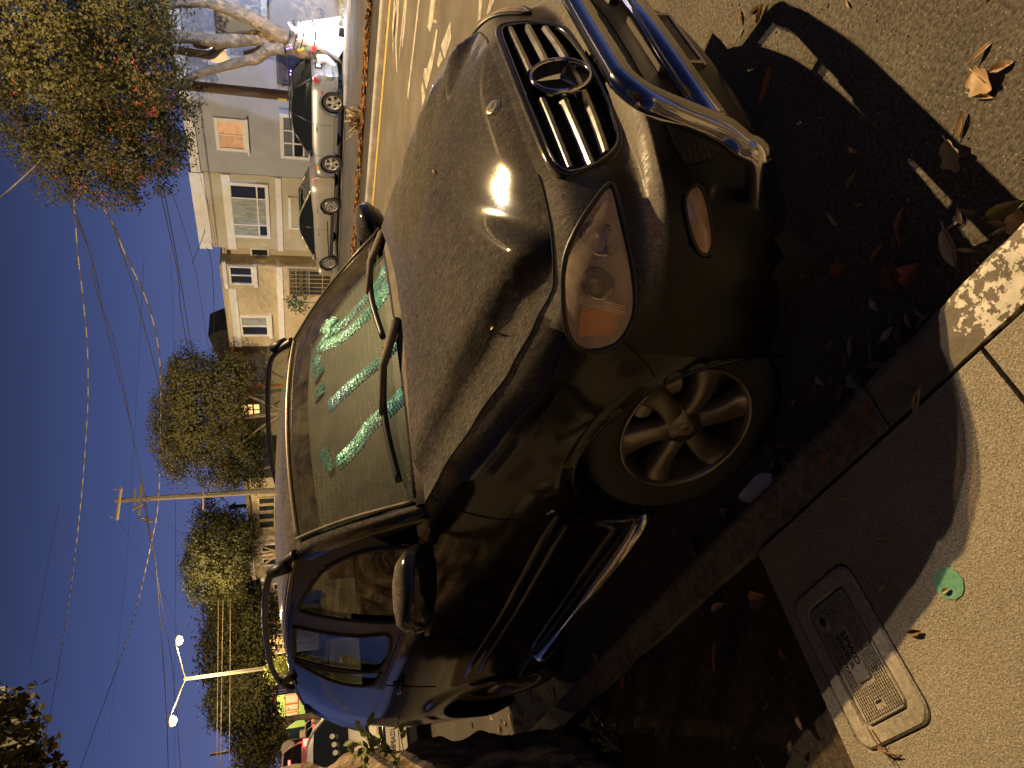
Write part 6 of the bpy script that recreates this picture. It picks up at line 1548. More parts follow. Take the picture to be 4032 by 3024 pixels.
# ================================================================== other cars
TYRE2 = M('tyre_far', (.018, .018, .018), rough=.8); RIMF = M('rim_far', (.45, .43, .38), rough=.3, metal=.7)
CARGL = M('car_glass_dark', (.008, .010, .010), rough=.04, spec=.5)
TAILR = M('tail_red', (.35, .01, .01), rough=.15, coat=1)
def small_car(name, label, loc, rz, L_, Wd, low, gh_, wheels, rw, body, cat='car', parts=None, roofmat=None, clad=None, spokes=5, wells=True):
    """low: (y, z) top line of the lower body; gh_: base front, roof front, roof rear, base rear (y, z)"""
    T = thing(name, label, cat, loc, rz); hw = Wd/2
    def wf(y):
        f = 1-.30*max(0, 1-y/.75)**2.3 if y < .75 else 1
        r_ = 1-.20*max(0, 1-(L_-y)/.55)**2.2 if y > L_-.55 else 1
        return f*r_
    ys = [L_*i/110 for i in range(111)]
    def sec(y):
        zt = crtab(low, y); w = hw*wf(y); z0 = .22
        return [(0, z0), (w*.86, z0), (w*.96, z0+.07), (w*.985, z0+.18), (w, lerp(z0, zt, .55)), (w*.99, lerp(z0, zt, .78)), (w*.955, zt-.05), (w*.90, zt-.012), (w*.6, zt+.012), (0, zt+.022)]
    rows = [[Vector((p[0], y, p[1])) for p in spline(sec(y), 4)] for y in ys]
    for sg in (-1, 1):
        b = MB(); vs = {}; V = []; F = []
        for r_ in rows:
            for v in r_:
                if v.x > hw*.5:
                    for wy in wheels:
                        dy, dz = v.y-wy, v.z-rw; d = math.hypot(dy, dz)
                        if rw*1.14-.025 < d < rw*1.14+.025: v.y = wy+dy*rw*1.14/d; v.z = rw+dz*rw*1.14/d
        n = len(rows[0])
        for r_ in rows: V += [Vector((v.x*sg, v.y, v.z)) for v in r_]
        for i in range(len(rows)-1):
            for k in range(n-1):
                q = (i*n+k, i*n+k+1, (i+1)*n+k+1, (i+1)*n+k); c = sum((V[j] for j in q), Vector())/4
                if abs(c.x) > hw*.5 and min(math.hypot(c.y-wy, c.z-rw) for wy in wheels) < rw*1.135: continue
                F.append(q if sg > 0 else tuple(reversed(q)))
        b.add(V, F, True)
        for r_, s_ in ((rows[0], 1), (rows[-1], -1)):
            P = [Vector((v.x*sg, v.y, v.z)) for v in r_]; b.poly(P if s_*sg > 0 else list(reversed(P)))
        b.build('body_side', body, T)
    # glasshouse
    (y0, z0), (y1, z1), (y2, z2), (y3, z3) = gh_
    wb = hw*.90; wr = hw*.70
    def g(y, z, w): return Vector((w, y, z))
    b = MB(); rws = []
    for i in range(13):
        u = -1+2*i/12; rws.append([Vector((u*lerp(wb, wr, t), lerp(y0, y1, t)-.10*(1-u*u)*(1-t*.4), lerp(z0, z1, t)+.03*math.sin(PI*t))) for t in [j/6 for j in range(7)]])
    b.grid(rws); b.build('windscreen', CARGL, T)
    b = MB(); rws = []
    for i in range(13):
        u = -1+2*i/12; rws.append([Vector((u*lerp(wb, wr, t), lerp(y3, y2, t)+.06*(1-u*u)*(1-t*.4), lerp(z3, z2, t)+.02*math.sin(PI*t))) for t in [j/6 for j in range(7)]])
    b.grid(rws); b.build('rear_window', CARGL, T)
    b = MB(); rws = []
    for i in range(15):
        u = -1+2*i/14; rws.append([Vector((u*(wr+.01), lerp(y1-.03, y2+.03, j/14), lerp(z1, z2, j/14)+.075*math.sin(PI*min(1, max(0, j/14)))**.8*1.0*(1 if z1 < 9 else 0)+.03*(1-u**4)-.01)) for j in range(15)])
    b.grid(rws); b.build('roof', roofmat or body, T)
    for sg in (-1, 1):
        b = MB(); rws = []
        for j in range(15):
            t = j/14; rb = lerp(y0, y3, t); rt = lerp(y1, y2, t); zt = lerp(z1, z2, t)+.075*math.sin(PI*t)**.8
            rws.append([Vector((sg*(lerp(wb, wr, s_/6)+.02*math.sin(PI*s_/6)), lerp(rb, rt, s_/6), lerp(lerp(z0, z3, t), zt, s_/6))) for s_ in range(7)])
        b.grid(rws); b.build('side_window', CARGL, T)
        for a_, c_ in ((Vector((sg*wb, y0, z0)), Vector((sg*wr, y1, z1))), (Vector((sg*wb, y3, z3)), Vector((sg*wr, y2, z2)))):
            pil = MB(); pil.tube([a_, a_.lerp(c_, .5)+Vector((sg*.022, 0, .015)), c_], .035, 8); pil.build('pillar', roofmat or body, T)

        b = MB(); m_ = .46 if parts and 'two_door' in parts else .48; yb_ = lerp(y0, y3, m_); yt_ = lerp(y1, y2, m_); b.tube([(sg*(wb+.004), yb_, lerp(z0, z3, m_)), (sg*(lerp(wb, wr, .5)+.025), (yb_+yt_)/2, (lerp(z0, z3, m_)+z1)/2), (sg*wr, yt_, z1+.06)], .03, 6); b.build('door_pillar', M('pillar_black', (.012, .012, .012), rough=.4), T)
        b = MB(); b.tube([(sg*(wr+.005), lerp(y1, y2, j/14), lerp(z1, z2, j/14)+.075*math.sin(PI*j/14)**.8) for j in range(15)], .022, 6); b.build('roof_edge', roofmat or body, T)
        b = MB(); yd_ = lerp(y0, y3, m_)
        for yy in (y0+.12, yd_): 
            q = [spline(sec(yy), 4)[k] for k in range(10, 33)]; b.tube([(sg*(p[0]+.001), yy, p[1]) for p in q], .006, 4)
        b.build('door_gap', DARKIN, T)
        for yh in ((yd_-.16,) if parts and 'two_door' in parts else (yd_-.16, min(yd_+.85, L_-1.1))):
            zt = crtab(low, yh); b = MB(); b.tube([(sg*hw*.985, yh-.10, zt-.16), (sg*(hw+.03), yh-.05, zt-.155), (sg*(hw+.03), yh+.05, zt-.15), (sg*hw*.985, yh+.1, zt-.15)], .014, 6); b.build('door_handle', body, T)
        b = MB(); zt = crtab(low, y0+.25); b.tube([(sg*hw*.93, y0+.28, zt+.03), (sg*(hw+.03), y0+.25, zt+.07), (sg*(hw+.17), y0+.27, zt+.08)], [.04, .075, .05], 8, flat=.8); b.build('wing_mirror', body if not clad else MATS['pillar_black'], T)
        b = MB(); b.box((sg*hw*.955, (wheels[0]+wheels[1])/2, .27), (.05, wheels[1]-wheels[0]-rw*2.3, .13)); b.build('sill', clad or MATS['pillar_black'], T)
    for wy in wheels:
        for sg in (-1, 1):
            Wt = bpy.data.objects.new('wheel', None); COL.objects.link(Wt); Wt.parent = T; Wt.location = (sg*(hw-.03), wy, rw)
            X = sg; ln = lambda pr: [(r_, h*X) for r_, h in pr]
            b = MB(); b.lathe(ln([(rw*.62, -.19), (rw*.93, -.2), (rw, -.16), (rw, -.04), (rw*.94, 0), (rw*.66, 0)]), axis='x', n=32); b.build('tyre', TYRE2, Wt)
            b = MB(); b.lathe(ln([(rw*.68, -.005), (rw*.66, .004), (rw*.60, -.01), (rw*.58, -.10)]), axis='x', n=32); b.lathe(ln([(.001, .0), (rw*.16, -.002), (rw*.2, -.03)]), axis='x', n=16)
            for k in range(spokes):
                a = 2*PI*k/spokes+.3; e = Vector((0, math.cos(a), math.sin(a))); t_ = Vector((0, -math.sin(a), math.cos(a))); wA, wB = rw*.12, (rw*.17 if spokes < 7 else rw*.06)
                b.add([e*rw*.1-t_*wA+Vector((0, 0, 0)), e*rw*.63-t_*wB+Vector((X*.0, 0, 0)), e*rw*.63+t_*wB, e*rw*.1+t_*wA, e*rw*.1-t_*wA-Vector((X*.04, 0, 0)), e*rw*.63-t_*wB-Vector((X*.04, 0, 0)), e*rw*.63+t_*wB-Vector((X*.04, 0, 0)), e*rw*.1+t_*wA-Vector((X*.04, 0, 0))], [(0, 1, 2, 3), (0, 4, 5, 1), (2, 6, 7, 3)])
            b.build('rim', RIMF, Wt)
            b = MB(); b.lathe(ln([(.001, -.11), (rw*.6, -.11)]), axis='x', n=24); b.build('wheel_inside', DARKIN, Wt)
            b = MB(); b.grid([[Vector((sg*x_, wy+rw*1.145*math.cos(a), rw+rw*1.145*math.sin(a))) for x_ in (hw-.012, hw*.4)] for a in [PI*k/16-.15*(1 if k == 0 else 0) for k in range(17)]], True); b.poly([Vector((sg*hw*.42, wy+rw*1.14*math.cos(a), rw+rw*1.14*math.sin(a))) for a in [PI*k/16 for k in range(17)]]); b.build('wheel_well', DARKIN, T)
            if clad:
                b = MB(); b.tube([(sg*(hw-.002), wy+rw*1.19*math.cos(a), rw+rw*1.19*math.sin(a)) for a in [-.25+(PI+.5)*k/20 for k in range(21)]], .05, 6, flat=.6); b.build('arch_cladding', clad, T)
    b = MB(); b.box((0, L_/2, .26), (Wd*.8, L_*.86, .12)); b.build('underbody', DARKIN, T)
    return T
def panel(T, name, mat, P, d=(0, -.02, 0)):
    b = MB(); b.prism([Vector(p) for p in P], d); return b.build(name, mat, T)
SILV = M('silver_paint', (.31, .31, .30), rough=.28, metal=.55, coat=.5)
CHAMP = M('champagne_paint', (.36, .33, .27), rough=.28, metal=.5, coat=.5)
FX0 = 20.75
# silver two-door soft-roader, tail towards the right
yt = atx(1270, 345, FX0+.8).y
T = small_car('parked_car', 'small silver two-door hatchback with a black roof, parked across the street by the brown pole', (FX0+.86, 14.72, .03), PI, 3.72, 1.70,
  [(0, .70), (.12, .82), (.5, .90), (1.0, .97), (1.35, 1.0), (2.4, 1.02), (3.5, 1.03), (3.66, 1.0), (3.72, .92)], ((.92, .99), (1.62, 1.52), (3.15, 1.56), (3.62, 1.02)), (.72, 2.95), .345, SILV, parts=('two_door',), roofmat=M('roof_black', (.015, .015, .016), rough=.35), clad=M('clad_grey', (.09, .09, .095), rough=.7))
for sg in (-1, 1):
    panel(T, 'tail_light', TAILR, [(sg*.80, 3.55, .82), (sg*.80, 3.70, .82), (sg*.78, 3.72, .95), (sg*.79, 3.55, .96)], (sg*.03, .01, 0))
    b = MB(); b.box((sg*.845, 3.22, .70), (.02, .16, .06)); b.build('side_reflector', TAILR, T)
    b = MB(); b.box((sg*.845, .55, .80), (.02, .13, .05)); b.build('side_flasher', AMBER, T)
    b = MB(); b.tube([(sg*.56, 1.7, 1.64), (sg*.57, 2.3, 1.69), (sg*.56, 3.05, 1.66)], .018, 6); b.build('roof_rail', MATS['pillar_black'], T)
b = MB(); b.box((.10, 3.735, .80), (.34, .02, .20)); b.build('plate_recess', MATS['pillar_black'], T); b = MB(); b.box((.10, 3.748, .80), (.26, .01, .12)); b.build('licence_plate', WHITE, T)
b = MB(); b.box((0, 3.70, .50), (1.5, .14, .26)); b.build('rear_bumper', SILV, T, bevel=.04)
# champagne saloon beyond it
T = small_car('parked_car', 'champagne silver four-door saloon parked across the street beyond the hatchback', (FX0+.90, 19.30, .03), PI, 4.62, 1.78,
  [(0, .58), (.15, .70), (.6, .79), (1.2, .86), (2.0, .91), (3.0, .95), (3.8, 1.02), (4.35, 1.04), (4.55, 1.0), (4.62, .86)], ((1.0, .85), (1.95, 1.33), (3.05, 1.38), (4.15, 1.02)), (.88, 3.56), .33, CHAMP, spokes=9)
for sg in (-1, 1):
    panel(T, 'tail_light', TAILR, [(sg*.79, 4.10, .86), (sg*.72, 4.57, .84), (sg*.70, 4.56, .97), (sg*.79, 4.15, .96)], (sg*.04, .02, 0))
    panel(T, 'headlight', LENS, [(sg*.60, .10, .58), (sg*.80, .48, .66), (sg*.80, .50, .74), (sg*.62, .14, .70)], (sg*.02, -.02, 0))
    b = MB(); b.tube([(sg*.885, 1.25, .36), (sg*.895, 2.1, .42), (sg*.885, 2.9, .45)], .016, 5); b.build('side_crease', MATS['pillar_black'], T)
panel(T, 'plate_recess', MATS['pillar_black'], [(-.36, 4.62, .60), (.36, 4.62, .60), (.40, 4.62, .80), (-.40, 4.62, .80)], (0, .015, 0)); b = MB(); b.box((0, 4.645, .70), (.30, .01, .14)); b.build('licence_plate', M('plate_yellow', (.5, .38, .16), rough=.6), T)
b = MB(); b.lathe([(.001, 0), (.05, 0)], c=(0, 4.66, .88), axis='y', n=14); b.build('boot_badge', CHROME, T)
b = MB(); b.box((0, 4.50, .30), (1.4, .16, .18)); b.build('rear_bumper', MATS['pillar_black'], T, bevel=.04)
panel(T, 'spoiler', MATS['pillar_black'], [(-.6, 3.10, 1.40), (.6, 3.10, 1.40), (.56, 3.28, 1.37), (-.56, 3.28, 1.37)], (0, 0, .03))
# bronze car at the right edge with its headlight on
T = small_car('parked_car', 'bronze car at the right edge of the view with its headlight lit', (FX0+.95, 8.55, .03), PI, 4.5, 1.80,
  [(0, .66), (.12, .80), (.6, .92), (1.2, 1.0), (2.2, 1.04), (3.6, 1.06), (4.4, 1.0), (4.5, .8)], ((1.0, 1.0), (1.75, 1.50), (3.4, 1.54), (4.2, 1.06)), (.86, 3.5), .345, M('bronze_paint', (.30, .19, .12), rough=.3, metal=.4, coat=.5))
HLON = M('headlight_on', (.9, .8, .7), emit=(1.0, .86, .66), estr=9)
for sg in (-1, 1): panel(T, 'headlight', HLON, [(sg*.56, .06, .62), (sg*.80, .42, .70), (sg*.80, .46, .83), (sg*.60, .10, .76)], (sg*.02, -.02, 0))
b = MB(); b.box((0, .02, .40), (1.3, .14, .24)); b.build('front_bumper', WHITE, T, bevel=.04)
# cream car right behind the black SUV
WHT = M('cream_paint', (.56, .52, .42), rough=.3, coat=.5)
T = small_car('parked_car', 'cream white car parked right behind the black SUV, facing it', (2.02, 9.95, 0), 0, 4.5, 1.84,
  [(0, .72), (.06, .80), (.35, .93), (.8, 1.02), (1.15, 1.06), (2.4, 1.08), (3.8, 1.10), (4.3, 1.04), (4.5, .8)], ((.92, 1.05), (1.80, 1.50), (3.6, 1.53), (4.3, 1.10)), (.88, 3.5), .35, WHT)
panel(T, 'front_grille', MATS['pillar_black'], [(-.62, .0, .52), (.62, .0, .52), (.66, .0, .71), (-.66, .0, .71)], (0, -.025, 0))
panel(T, 'bumper_strip', WHT, [(-.74, 0, .36), (.74, 0, .36), (.74, 0, .455), (-.74, 0, .455)], (0, -.06, 0))
panel(T, 'lower_intake', MATS['pillar_black'], [(-.66, .0, .22), (.66, .0, .22), (.70, .0, .355), (-.70, .0, .355)], (0, -.03, 0))
b = MB()
for i in range(3): b.tube([(-.6, -.03, .545+i*.055), (.6, -.03, .545+i*.055)], .008, 5)
b.build('grille_bar', DCHROME, T)
m = Matrix.Translation((-.02, -.045, .75))
b = MB()
def oval(b, rx, rz, r): b.tube([m @ Vector((rx*math.cos(a), 0, rz*math.sin(a))) for a in [2*PI*k/24 for k in range(25)]], r, 5, caps=False)
oval(b, .075, .052, .007); b.tube([m @ Vector((.045*math.cos(a), -.002, .016+.016*math.sin(a))) for a in [2*PI*k/16 for k in range(17)]], .0055, 5, caps=False); b.tube([m @ Vector((.020*math.cos(a), -.002, .034*math.sin(a)-.008)) for a in [2*PI*k/16 for k in range(17)]], .0055, 5, caps=False); b.build('front_emblem', CHROME, T)
b = MB(); b.box((0, -.04, .545), (.31, .012, .155)); pl2 = b.build('licence_plate', M('plate_white', (.55, .50, .40), rough=.5), T)
text_mesh('plate_lettering', '8PBA221', .085, M('plate_blue_black', (.02, .02, .03), rough=.6), pl2, Matrix.Translation((0, -.0475, .535)) @ Matrix.Rotation(PI/2, 4, 'X'), sx=.78, bold=.0012)
b = MB()
for sg in (-1, 1): panel(T, 'headlight', LENS, [(sg*.50, .08, .72), (sg*.80, .42, .78), (sg*.80, .48, .90), (sg*.54, .14, .83)], (sg*.02, -.03, 0))
for x, z in ((.28, 1.22), (.16, 1.20), (.05, 1.19)):
    b = MB(); t = (z-1.05)/.45; b.lathe([(.001, 0), (.036, 0)], c=(x+.12, lerp(.92, 1.80, t)-.125, z+.035), axis='y', n=14, m=Matrix.Rotation(0, 4, 'X')); b.build('screen_sticker', M('sticker_pale', (.4, .4, .36), rough=.6), T)
# cars queueing at the far end, tail lights on
TLON = M('tail_light_on', (.5, .02, .02), emit=(1.0, .03, .02), estr=26); TLD = M('tail_light_dim', (.5, .02, .02), emit=(1.0, .05, .03), estr=5)
for k, (ix, iy, Y, col, lab, mt) in enumerate(((1200, 3015, 40, (.30, .12, .10), 'tall dark van at the far end with glaring red brake lights', TLON), (1195, 2905, 60, (.55, .50, .42), 'pale van far down the street with small red tail lights', TLD), (1245, 2780, 68, (.25, .20, .18), 'dark car far down the street before the green house, its tail lights on', TLD), (1215, 2870, 66, (.5, .45, .4), 'light car beside the pale van far down the street', TLD))):
    p = aty(ix, iy, Y)
    T = small_car('far_car', lab, (p.x, Y+4.3, 0), PI, 4.3, 1.75, [(0, .7), (.6, .85), (1.2, .95), (3.6, 1.0), (4.2, .95), (4.3, .8)], ((1.0, .95), (1.7, 1.42), (3.4, 1.45), (4.1, 1.0)), (.8, 3.4), .32, M('far_paint_%s' % 'abcd'[k], col, rough=.35, coat=.3))
    for sg in (-1, 1): b = MB(); b.box((sg*.70, 4.31, .86), (.26, .05, .14)); b.build('tail_light', mt, T)
    if k == 0:
        T.scale = (1.25, 1.2, 1.8)
        b = MB(); b.box((0, 4.30, 1.30), (.3, .04, .05)); b.build('brake_light', mt, T)
        lamp('POINT', 'tail_glow', (p.x, Y-.35, 1.5), 260, (1, .04, .03), .2)
# ================================================================== Halloween dressing round the big tree
GHOST = M('white_cloth', (.80, .80, .82), rough=.9)
gx = TX-.55; gp = atx(1240, 180, gx)
T = thing('ghost_decoration', 'white draped cloth ghost wrapped round the foot of the big tree', 'decoration')
q = random.Random(3)
b = MB(); rows = []
for i in range(18):
    t = i/17; z = lerp(.10, 1.42, t); w = lerp(.62, .30, t**.8)
    rows.append([Vector((TX+w*math.cos(a)*(1+.10*math.sin(5*a+3*t))*-1, gp.y+w*1.15*math.sin(a)*(1+.12*math.sin(7*a+1)), z+.12*math.sin(4*a)*(1-t))) for a in [-1.9+3.8*k/30 for k in range(31)]])
b.grid(rows, True); b.build('cloth', GHOST, T)
def strip(name, P, w0, w1, mat, par):
    b = MB(); Q = [atx(x, y, gx-.15) for x, y in P]; b.tube(spline(Q, 5), [lerp(w0, w1, k/(len(Q)*5-5)) for k in range(len(Q)*5-4)], 8, flat=.45); return b.build(name, mat, par)
strip('cloth_sleeve', [(1172, 122), (1165, 118), (1150, 108), (1135, 87)], .13, .03, GHOST, T); strip('cloth_sleeve', [(1180, 118), (1205, 113), (1235, 112), (1255, 116)], .14, .07, GHOST, T)
strip('cloth_hem', [(1250, 235), (1280, 232), (1300, 245), (1318, 262)], .16, .08, GHOST, T)
BLK = M('black_ribbon', (.015, .015, .015), rough=.7)
T2 = thing('garland', 'black ribbons with coloured bows tied round the big tree trunk', 'decoration')
for ix in (1162, 1190, 1238):
    z = atx(ix, 175, gx-.2).z; b = MB(); rr = .45 if ix < 1200 else .52
    b.tube([(TX-rr*math.cos(a), gp.y+rr*math.sin(a), z+.04*math.sin(3*a)) for a in [-1.5+3*k/16 for k in range(17)]], .016, 5); b.build('ribbon', BLK, T2)
for ix, iy, c_, s in ((1193, 193, (.25, .75, .06), .05), (1185, 199, (.85, .22, .03), .06), (1175, 198, (.85, .3, .04), .04), (1238, 188, (.80, .04, .05), .08), (1218, 207, (.10, .03, .14), .06), (1232, 198, (.6, .05, .04), .05)):
    p = atx(ix, iy, gx-.3); b = MB(); b.lathe([(.001, -s), (s*.7, -s*.6), (s, 0), (s*.7, s*.6), (.001, s)], c=p, n=8); b.build('bow', M('bow_%d%d%d' % tuple(int(v*99) for v in c_), c_, rough=.5), T2)
PURP = M('purple_bulb', (.2, .1, .9), emit=(.28, .16, 1.0), estr=7)
T3 = thing('fairy_lights', 'purple and white fairy lights on the big tree trunk', 'lights')
for ix, iy in ((1142, 175), (1147, 188), (1130, 192), (1170, 155), (1177, 143), (1146, 178), (1262, 222), (1136, 191)):
    p = atx(ix, iy, gx-.3); b = MB(); b.lathe([(.001, -.022), (.022, 0), (.001, .022)], c=p, n=8); b.build('bulb', PURP, T3)
T4 = thing('purple_lamp', 'glowing purple cluster lamp hung in black netting before the barred gate', 'lights'); p = atx(1158, 290, 24.1)
for k in range(14):
    d = Vector((q.gauss(0, .3), q.gauss(0, 1), q.gauss(0, 1))).normalized()*.13; b = MB(); b.lathe([(.001, -.035), (.035, 0), (.001, .035)], c=p+d, n=8); b.build('bulb', PURP, T4)
lamp('POINT', 'purple_light', tuple(p+Vector((-.2, 0, 0))), 12, (.3, .2, 1), .12)
T5 = thing('black_netting', 'torn black gauze netting draped over the barred gate', 'decoration')
NET = M('black_gauze', (.03, .03, .032), rough=.9)
for P in ([(1110, 240), (1150, 300), (1148, 330), (1110, 338)], [(1118, 250), (1190, 290), (1240, 270), (1238, 262), (1160, 250)], [(1140, 320), (1190, 330), (1235, 290), (1242, 272)], [(1112, 330), (1180, 338), (1226, 330)], [(1120, 246), (1170, 262), (1232, 266)], [(1150, 310), (1175, 318), (1215, 305), (1240, 280)]):
    b = MB(); b.tube(spline([atx(x, y, 24.25) for x, y in P], 6), .035, 5, flat=.5); b.build('gauze', NET, T5)
Q = [atx(x, y, 24.3) for x, y in ((1130, 262), (1236, 266), (1240, 285), (1215, 320), (1165, 325), (1145, 300))]; b = MB(); b.poly(Q); b.build('gauze', M('gauze_sheet', (.05, .05, .05), rough=.9, alpha=1), T5)
T9 = thing('floodlight', 'added cool white floodlight on an unseen short mast, washing the grey house', 'lights', (19.4, 4.0, 0))  # unseen lamp added for the blue-white wash on the grey house
b = MB(); b.tube([(0, 0, 0), (0, 0, 2.5)], .03, 6); b.build('mast', BLACKPL, T9); b = MB(); b.box((0, 0, 2.62), (.12, .34, .24)); b.build('lamp_housing', BLACKPL, T9); b = MB(); b.add([(.062, -.15, 2.52), (.062, .15, 2.52), (.062, .15, 2.72), (.062, -.15, 2.72)], [(0, 1, 2, 3)]); b.build('lamp_lens', M('added_flood_lens', (.9, .9, 1), emit=(.7, .82, 1), estr=40), T9)
lamp('SPOT', 'added_wall_flood', (.10, 0, 2.62), 4200, (.58, .70, 1.0), .1, aim=(4.2, 6.0, 2.6), spot=120, blend=.6, parent=T9)
# plain scarecrow stake, bone hand stake, white spike
T6 = thing('scarecrow_stake', 'small orange and black scarecrow figure on a stake by the big tree', 'decoration')
def blob(ix, iy, X, s, c_, nm, par, fl=1): p = atx(ix, iy, X); b = MB(); b.lathe([(.001, -s*fl), (s*.75, -s*.6*fl), (s, 0), (s*.75, s*.6*fl), (.001, s*fl)], c=p, n=10); return b.build(nm, M('deco_%d_%d' % (int(c_[0]*99), int(c_[1]*99)), c_, rough=.7), par)
blob(1262, 242, 22, .13, (.70, .30, .05), 'head', T6); blob(1255, 240, 22, .14, (.05, .03, .03), 'hat', T6, .4); blob(1250, 241, 22, .08, (.12, .05, .02), 'hat_top', T6); blob(1278, 246, 22, .15, (.75, .42, .06), 'torso', T6, 1.1); blob(1283, 236, 22, .10, (.04, .03, .03), 'sleeve', T6)
b = MB(); p = atx(1285, 243, 22); b.tube([(22, p.y, .05), (22, p.y, p.z+.1)], .07, 6); b.build('stake', M('deco_dark', (.05, .035, .03), rough=.8), T6)
T7 = thing('hand_stake', 'white skeleton hand reaching up beside the scarecrow stake', 'decoration')
for dx, dy in ((-9, -14), (-15, -5), (-13, 6), (-5, 13)):
    b = MB(); b.tube([atx(1242, 226, 22.1), atx(1242+dx*.6, 226+dy*.6, 22.1), atx(1242+dx, 226+dy, 22.1)], [.035, .025, .015], 6); b.build('finger', GHOST, T7)
b = MB(); b.tube([atx(1242, 226, 22.1), atx(1258, 238, 22.1), atx(1320, 240, 22.1)], [.04, .03, .03], 6); b.build('arm', GHOST, T7)
b = MB(); b.tube([atx(1287, 281, 22.1), atx(1300, 278, 22.1), atx(1318, 275, 22.1), atx(1328, 274, 22.1)], [.015, .07, .085, .08], 8); tag(b.build('white_spike', GHOST), 'white tooth-shaped spike standing in the grass strip by the barred gate', 'decoration')
b = MB(); p = atx(1302, 108, 22.2); rows = []
for k in range(9):
    rows.append([p+Vector((.16*math.cos(a)*math.sin(PI*k/8)*(1+.3*math.sin(5*a+k)), .20*math.sin(a)*math.sin(PI*k/8)*(1+.3*math.sin(4*a)), .17*math.cos(PI*k/8))) for a in [2*PI*j/14 for j in range(14)]])
b.grid(rows, True, close=True); tag(b.build('white_bundle', GHOST), 'crumpled white bundle on the grass strip right of the draped ghost', 'decoration')
# floodlight on the grass that lights the tree, the ghost and the grey house
T8 = thing('floodlight', 'small white floodlight on the grass strip aimed at the draped ghost', 'lights', (21.2, 9.75, .09))
b = MB(); b.box((0, 0, .10), (.10, .22, .16)); b.build('lamp_housing', BLACKPL, T8)
b = MB(); b.add([(.052, -.1, .03), (.052, .1, .03), (.052, .1, .17), (.052, -.1, .17)], [(0, 1, 2, 3)]); b.build('lamp_lens', M('flood_lens', (.9, .9, 1), emit=(.75, .86, 1), estr=60), T8)
FLOOD = lamp('POINT', 'flood_light', (.14, 0, .34), 55, (.60, .74, 1.0), .06, parent=T8)
# ================================================================== folded sunshade behind the SUV windscreen
SH = thing('sunshade', 'iridescent green-blue folding sunshade propped up behind the SUV windscreen', 'sunshade', (CX, CY, 0))
def irid():
    m, n, b, o = nodes('iridescent_glint'); L = n.links.new; b.inputs['Roughness'].default_value = .35; b.inputs['Metallic'].default_value = .25
    t = n.nodes.new('ShaderNodeTexCoord'); v = n.nodes.new('ShaderNodeTexVoronoi'); v.inputs['Scale'].default_value = 95; L(t.outputs['Object'], v.inputs['Vector'])
    z = n.nodes.new('ShaderNodeTexNoise'); z.inputs['Scale'].default_value = 4; z.inputs['Detail'].default_value = 3; L(t.outputs['Object'], z.inputs['Vector'])
    s = n.nodes.new('ShaderNodeSeparateColor'); L(v.outputs['Color'], s.inputs[0])
    a = n.nodes.new('ShaderNodeMath'); a.operation = 'MULTIPLY_ADD'; a.inputs[1].default_value = .40; L(s.outputs[0], a.inputs[0]); L(z.outputs[0], a.inputs[2])
    r = n.nodes.new('ShaderNodeValToRGB'); e = r.color_ramp.elements; e[0].position = .40; e[1].position = .92; e[0].color = (.04, .32, .33, 1); e[1].color = (.18, .40, .75, 1); k = e.new(.62); k.color = (.24, .76, .66, 1); k = e.new(.76); k.color = (.66, .98, .96, 1)
    L(a.outputs[0], r.inputs[0]); L(r.outputs[0], b.inputs['Base Color'])
    bp_ = n.nodes.new('ShaderNodeBump'); bp_.inputs['Strength'].default_value = .5; bp_.inputs['Distance'].default_value = .008; L(v.outputs['Distance'], bp_.inputs['Height']); L(bp_.outputs[0], b.inputs['Normal']); return m
GLINT = irid()  # teal and pale tones hold the light that the iridescent shade reflects
def quilt():
    m, n, b, o = nodes('sunshade_quilt'); L = n.links.new; b.inputs['Roughness'].default_value = .6
    t = n.nodes.new('ShaderNodeTexCoord'); v = n.nodes.new('ShaderNodeTexVoronoi'); v.inputs['Scale'].default_value = 52; v.inputs['Randomness'].default_value = .2; L(t.outputs['Object'], v.inputs['Vector'])
    z = n.nodes.new('ShaderNodeTexNoise'); z.inputs['Scale'].default_value = 3; z.inputs['Detail'].default_value = 5; L(t.outputs['Object'], z.inputs['Vector'])
    d = n.nodes.new('ShaderNodeMapRange'); d.inputs['From Min'].default_value = .15; d.inputs['From Max'].default_value = .45; d.inputs['To Min'].default_value = 1; d.inputs['To Max'].default_value = 0; L(v.outputs['Distance'], d.inputs['Value'])
    q_ = n.nodes.new('ShaderNodeMapRange'); q_.inputs['From Min'].default_value = .42; q_.inputs['From Max'].default_value = .60; q_.inputs['To Min'].default_value = .15; L(z.outputs[0], q_.inputs['Value'])
    k = n.nodes.new('ShaderNodeMath'); k.operation = 'MULTIPLY'; L(d.outputs[0], k.inputs[0]); L(q_.outputs[0], k.inputs[1])
    r = n.nodes.new('ShaderNodeValToRGB'); e = r.color_ramp.elements; e[0].position = 0; e[1].position = 1; e[0].color = (.004, .005, .003, 1); e[1].color = (.14, .16, .10, 1); L(k.outputs[0], r.inputs[0]); L(r.outputs[0], b.inputs['Base Color']); return m
SHD = quilt()
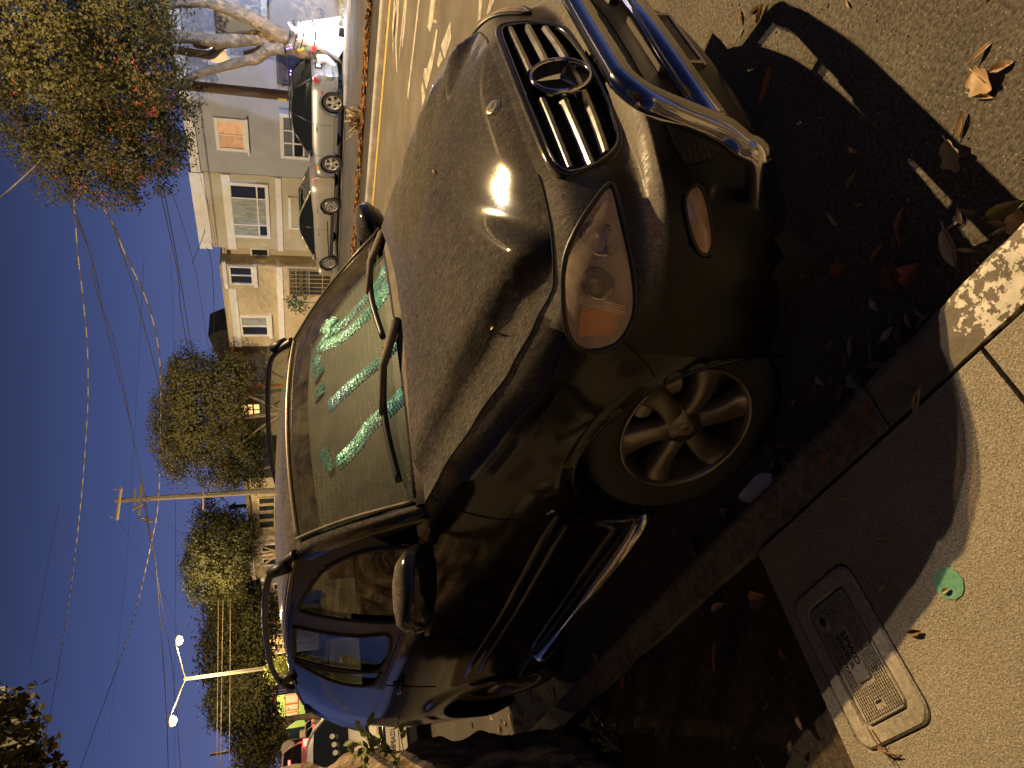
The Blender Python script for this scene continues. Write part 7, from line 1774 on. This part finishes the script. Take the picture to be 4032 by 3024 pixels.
def spt(u, v, off): p = ws_pt(u, v); return p+Vector((0, .55*off, -.83*off))
b = MB(); b.grid([[spt(-.93+1.86*i/40, .02+.90*j/12, .085) for j in range(13)] for i in range(41)]); b.build('shade_panel', SHD, SH)
WSB = grid_bvh([[ws_pt(-1.05+2.1*i/60, -.05+1.1*j/30) for j in range(31)] for i in range(61)])
def uv_of(ix, iy):
    h = WSB.ray_cast(CAMP-Vector((CX, CY, 0)), ray(ix, iy).normalized())[0]
    if h is None: return None
    best = min(((ws_pt(-1+i/30, j/30)-h).length, -1+i/30, j/30) for i in range(61) for j in range(31)); return best[1], best[2]
def band(P, W0):
    """a cross-ribbed strip on the shade, its colour standing for reflected light"""
    Q = [uv_of(x, y) for x, y in P]; Q = [Vector((q_[0], q_[1], 0)) for q_ in Q if q_]
    if len(Q) < 2: return
    Q = spline(Q, 14); rows = []
    for k, p in enumerate(Q):
        d = (Q[min(k+1, len(Q)-1)]-Q[max(0, k-1)]); d = Vector((-d.y, d.x*.45, 0)); d = d.normalized() if d.length > 1e-6 else Vector((1, 0, 0))
        w = lerp(W0[0], W0[1], k/(len(Q)-1)); off = .070+.006*(k % 2)
        rows.append([spt(p.x+d.x*w*f, p.y+d.y*w*f*1.6, off+.01*f*f) for f in (-1, -.5, 0, .5, 1)])
    b = MB(); b.grid(rows, False); return b.build('glint_band', GLINT, SH)
band([(1462, 1025), (1425, 1100), (1370, 1170), (1300, 1240), (1235, 1300), (1200, 1350)], (.036, .055)); band([(1467, 1085), (1440, 1150), (1380, 1215), (1300, 1290), (1215, 1350)], (.075, .045))
band([(1500, 1320), (1440, 1390), (1370, 1450), (1290, 1520), (1240, 1580)], (.032, .060)); band([(1530, 1515), (1470, 1590), (1400, 1660), (1330, 1730), (1265, 1800)], (.048, .055))
band([(1195, 1280), (1225, 1255), (1265, 1255)], (.06, .05)); band([(1185, 1390), (1192, 1430), (1202, 1460)], (.035, .04)); band([(1200, 1500), (1205, 1535)], (.03, .035)); band([(1215, 1760), (1230, 1810), (1245, 1850)], (.03, .03))
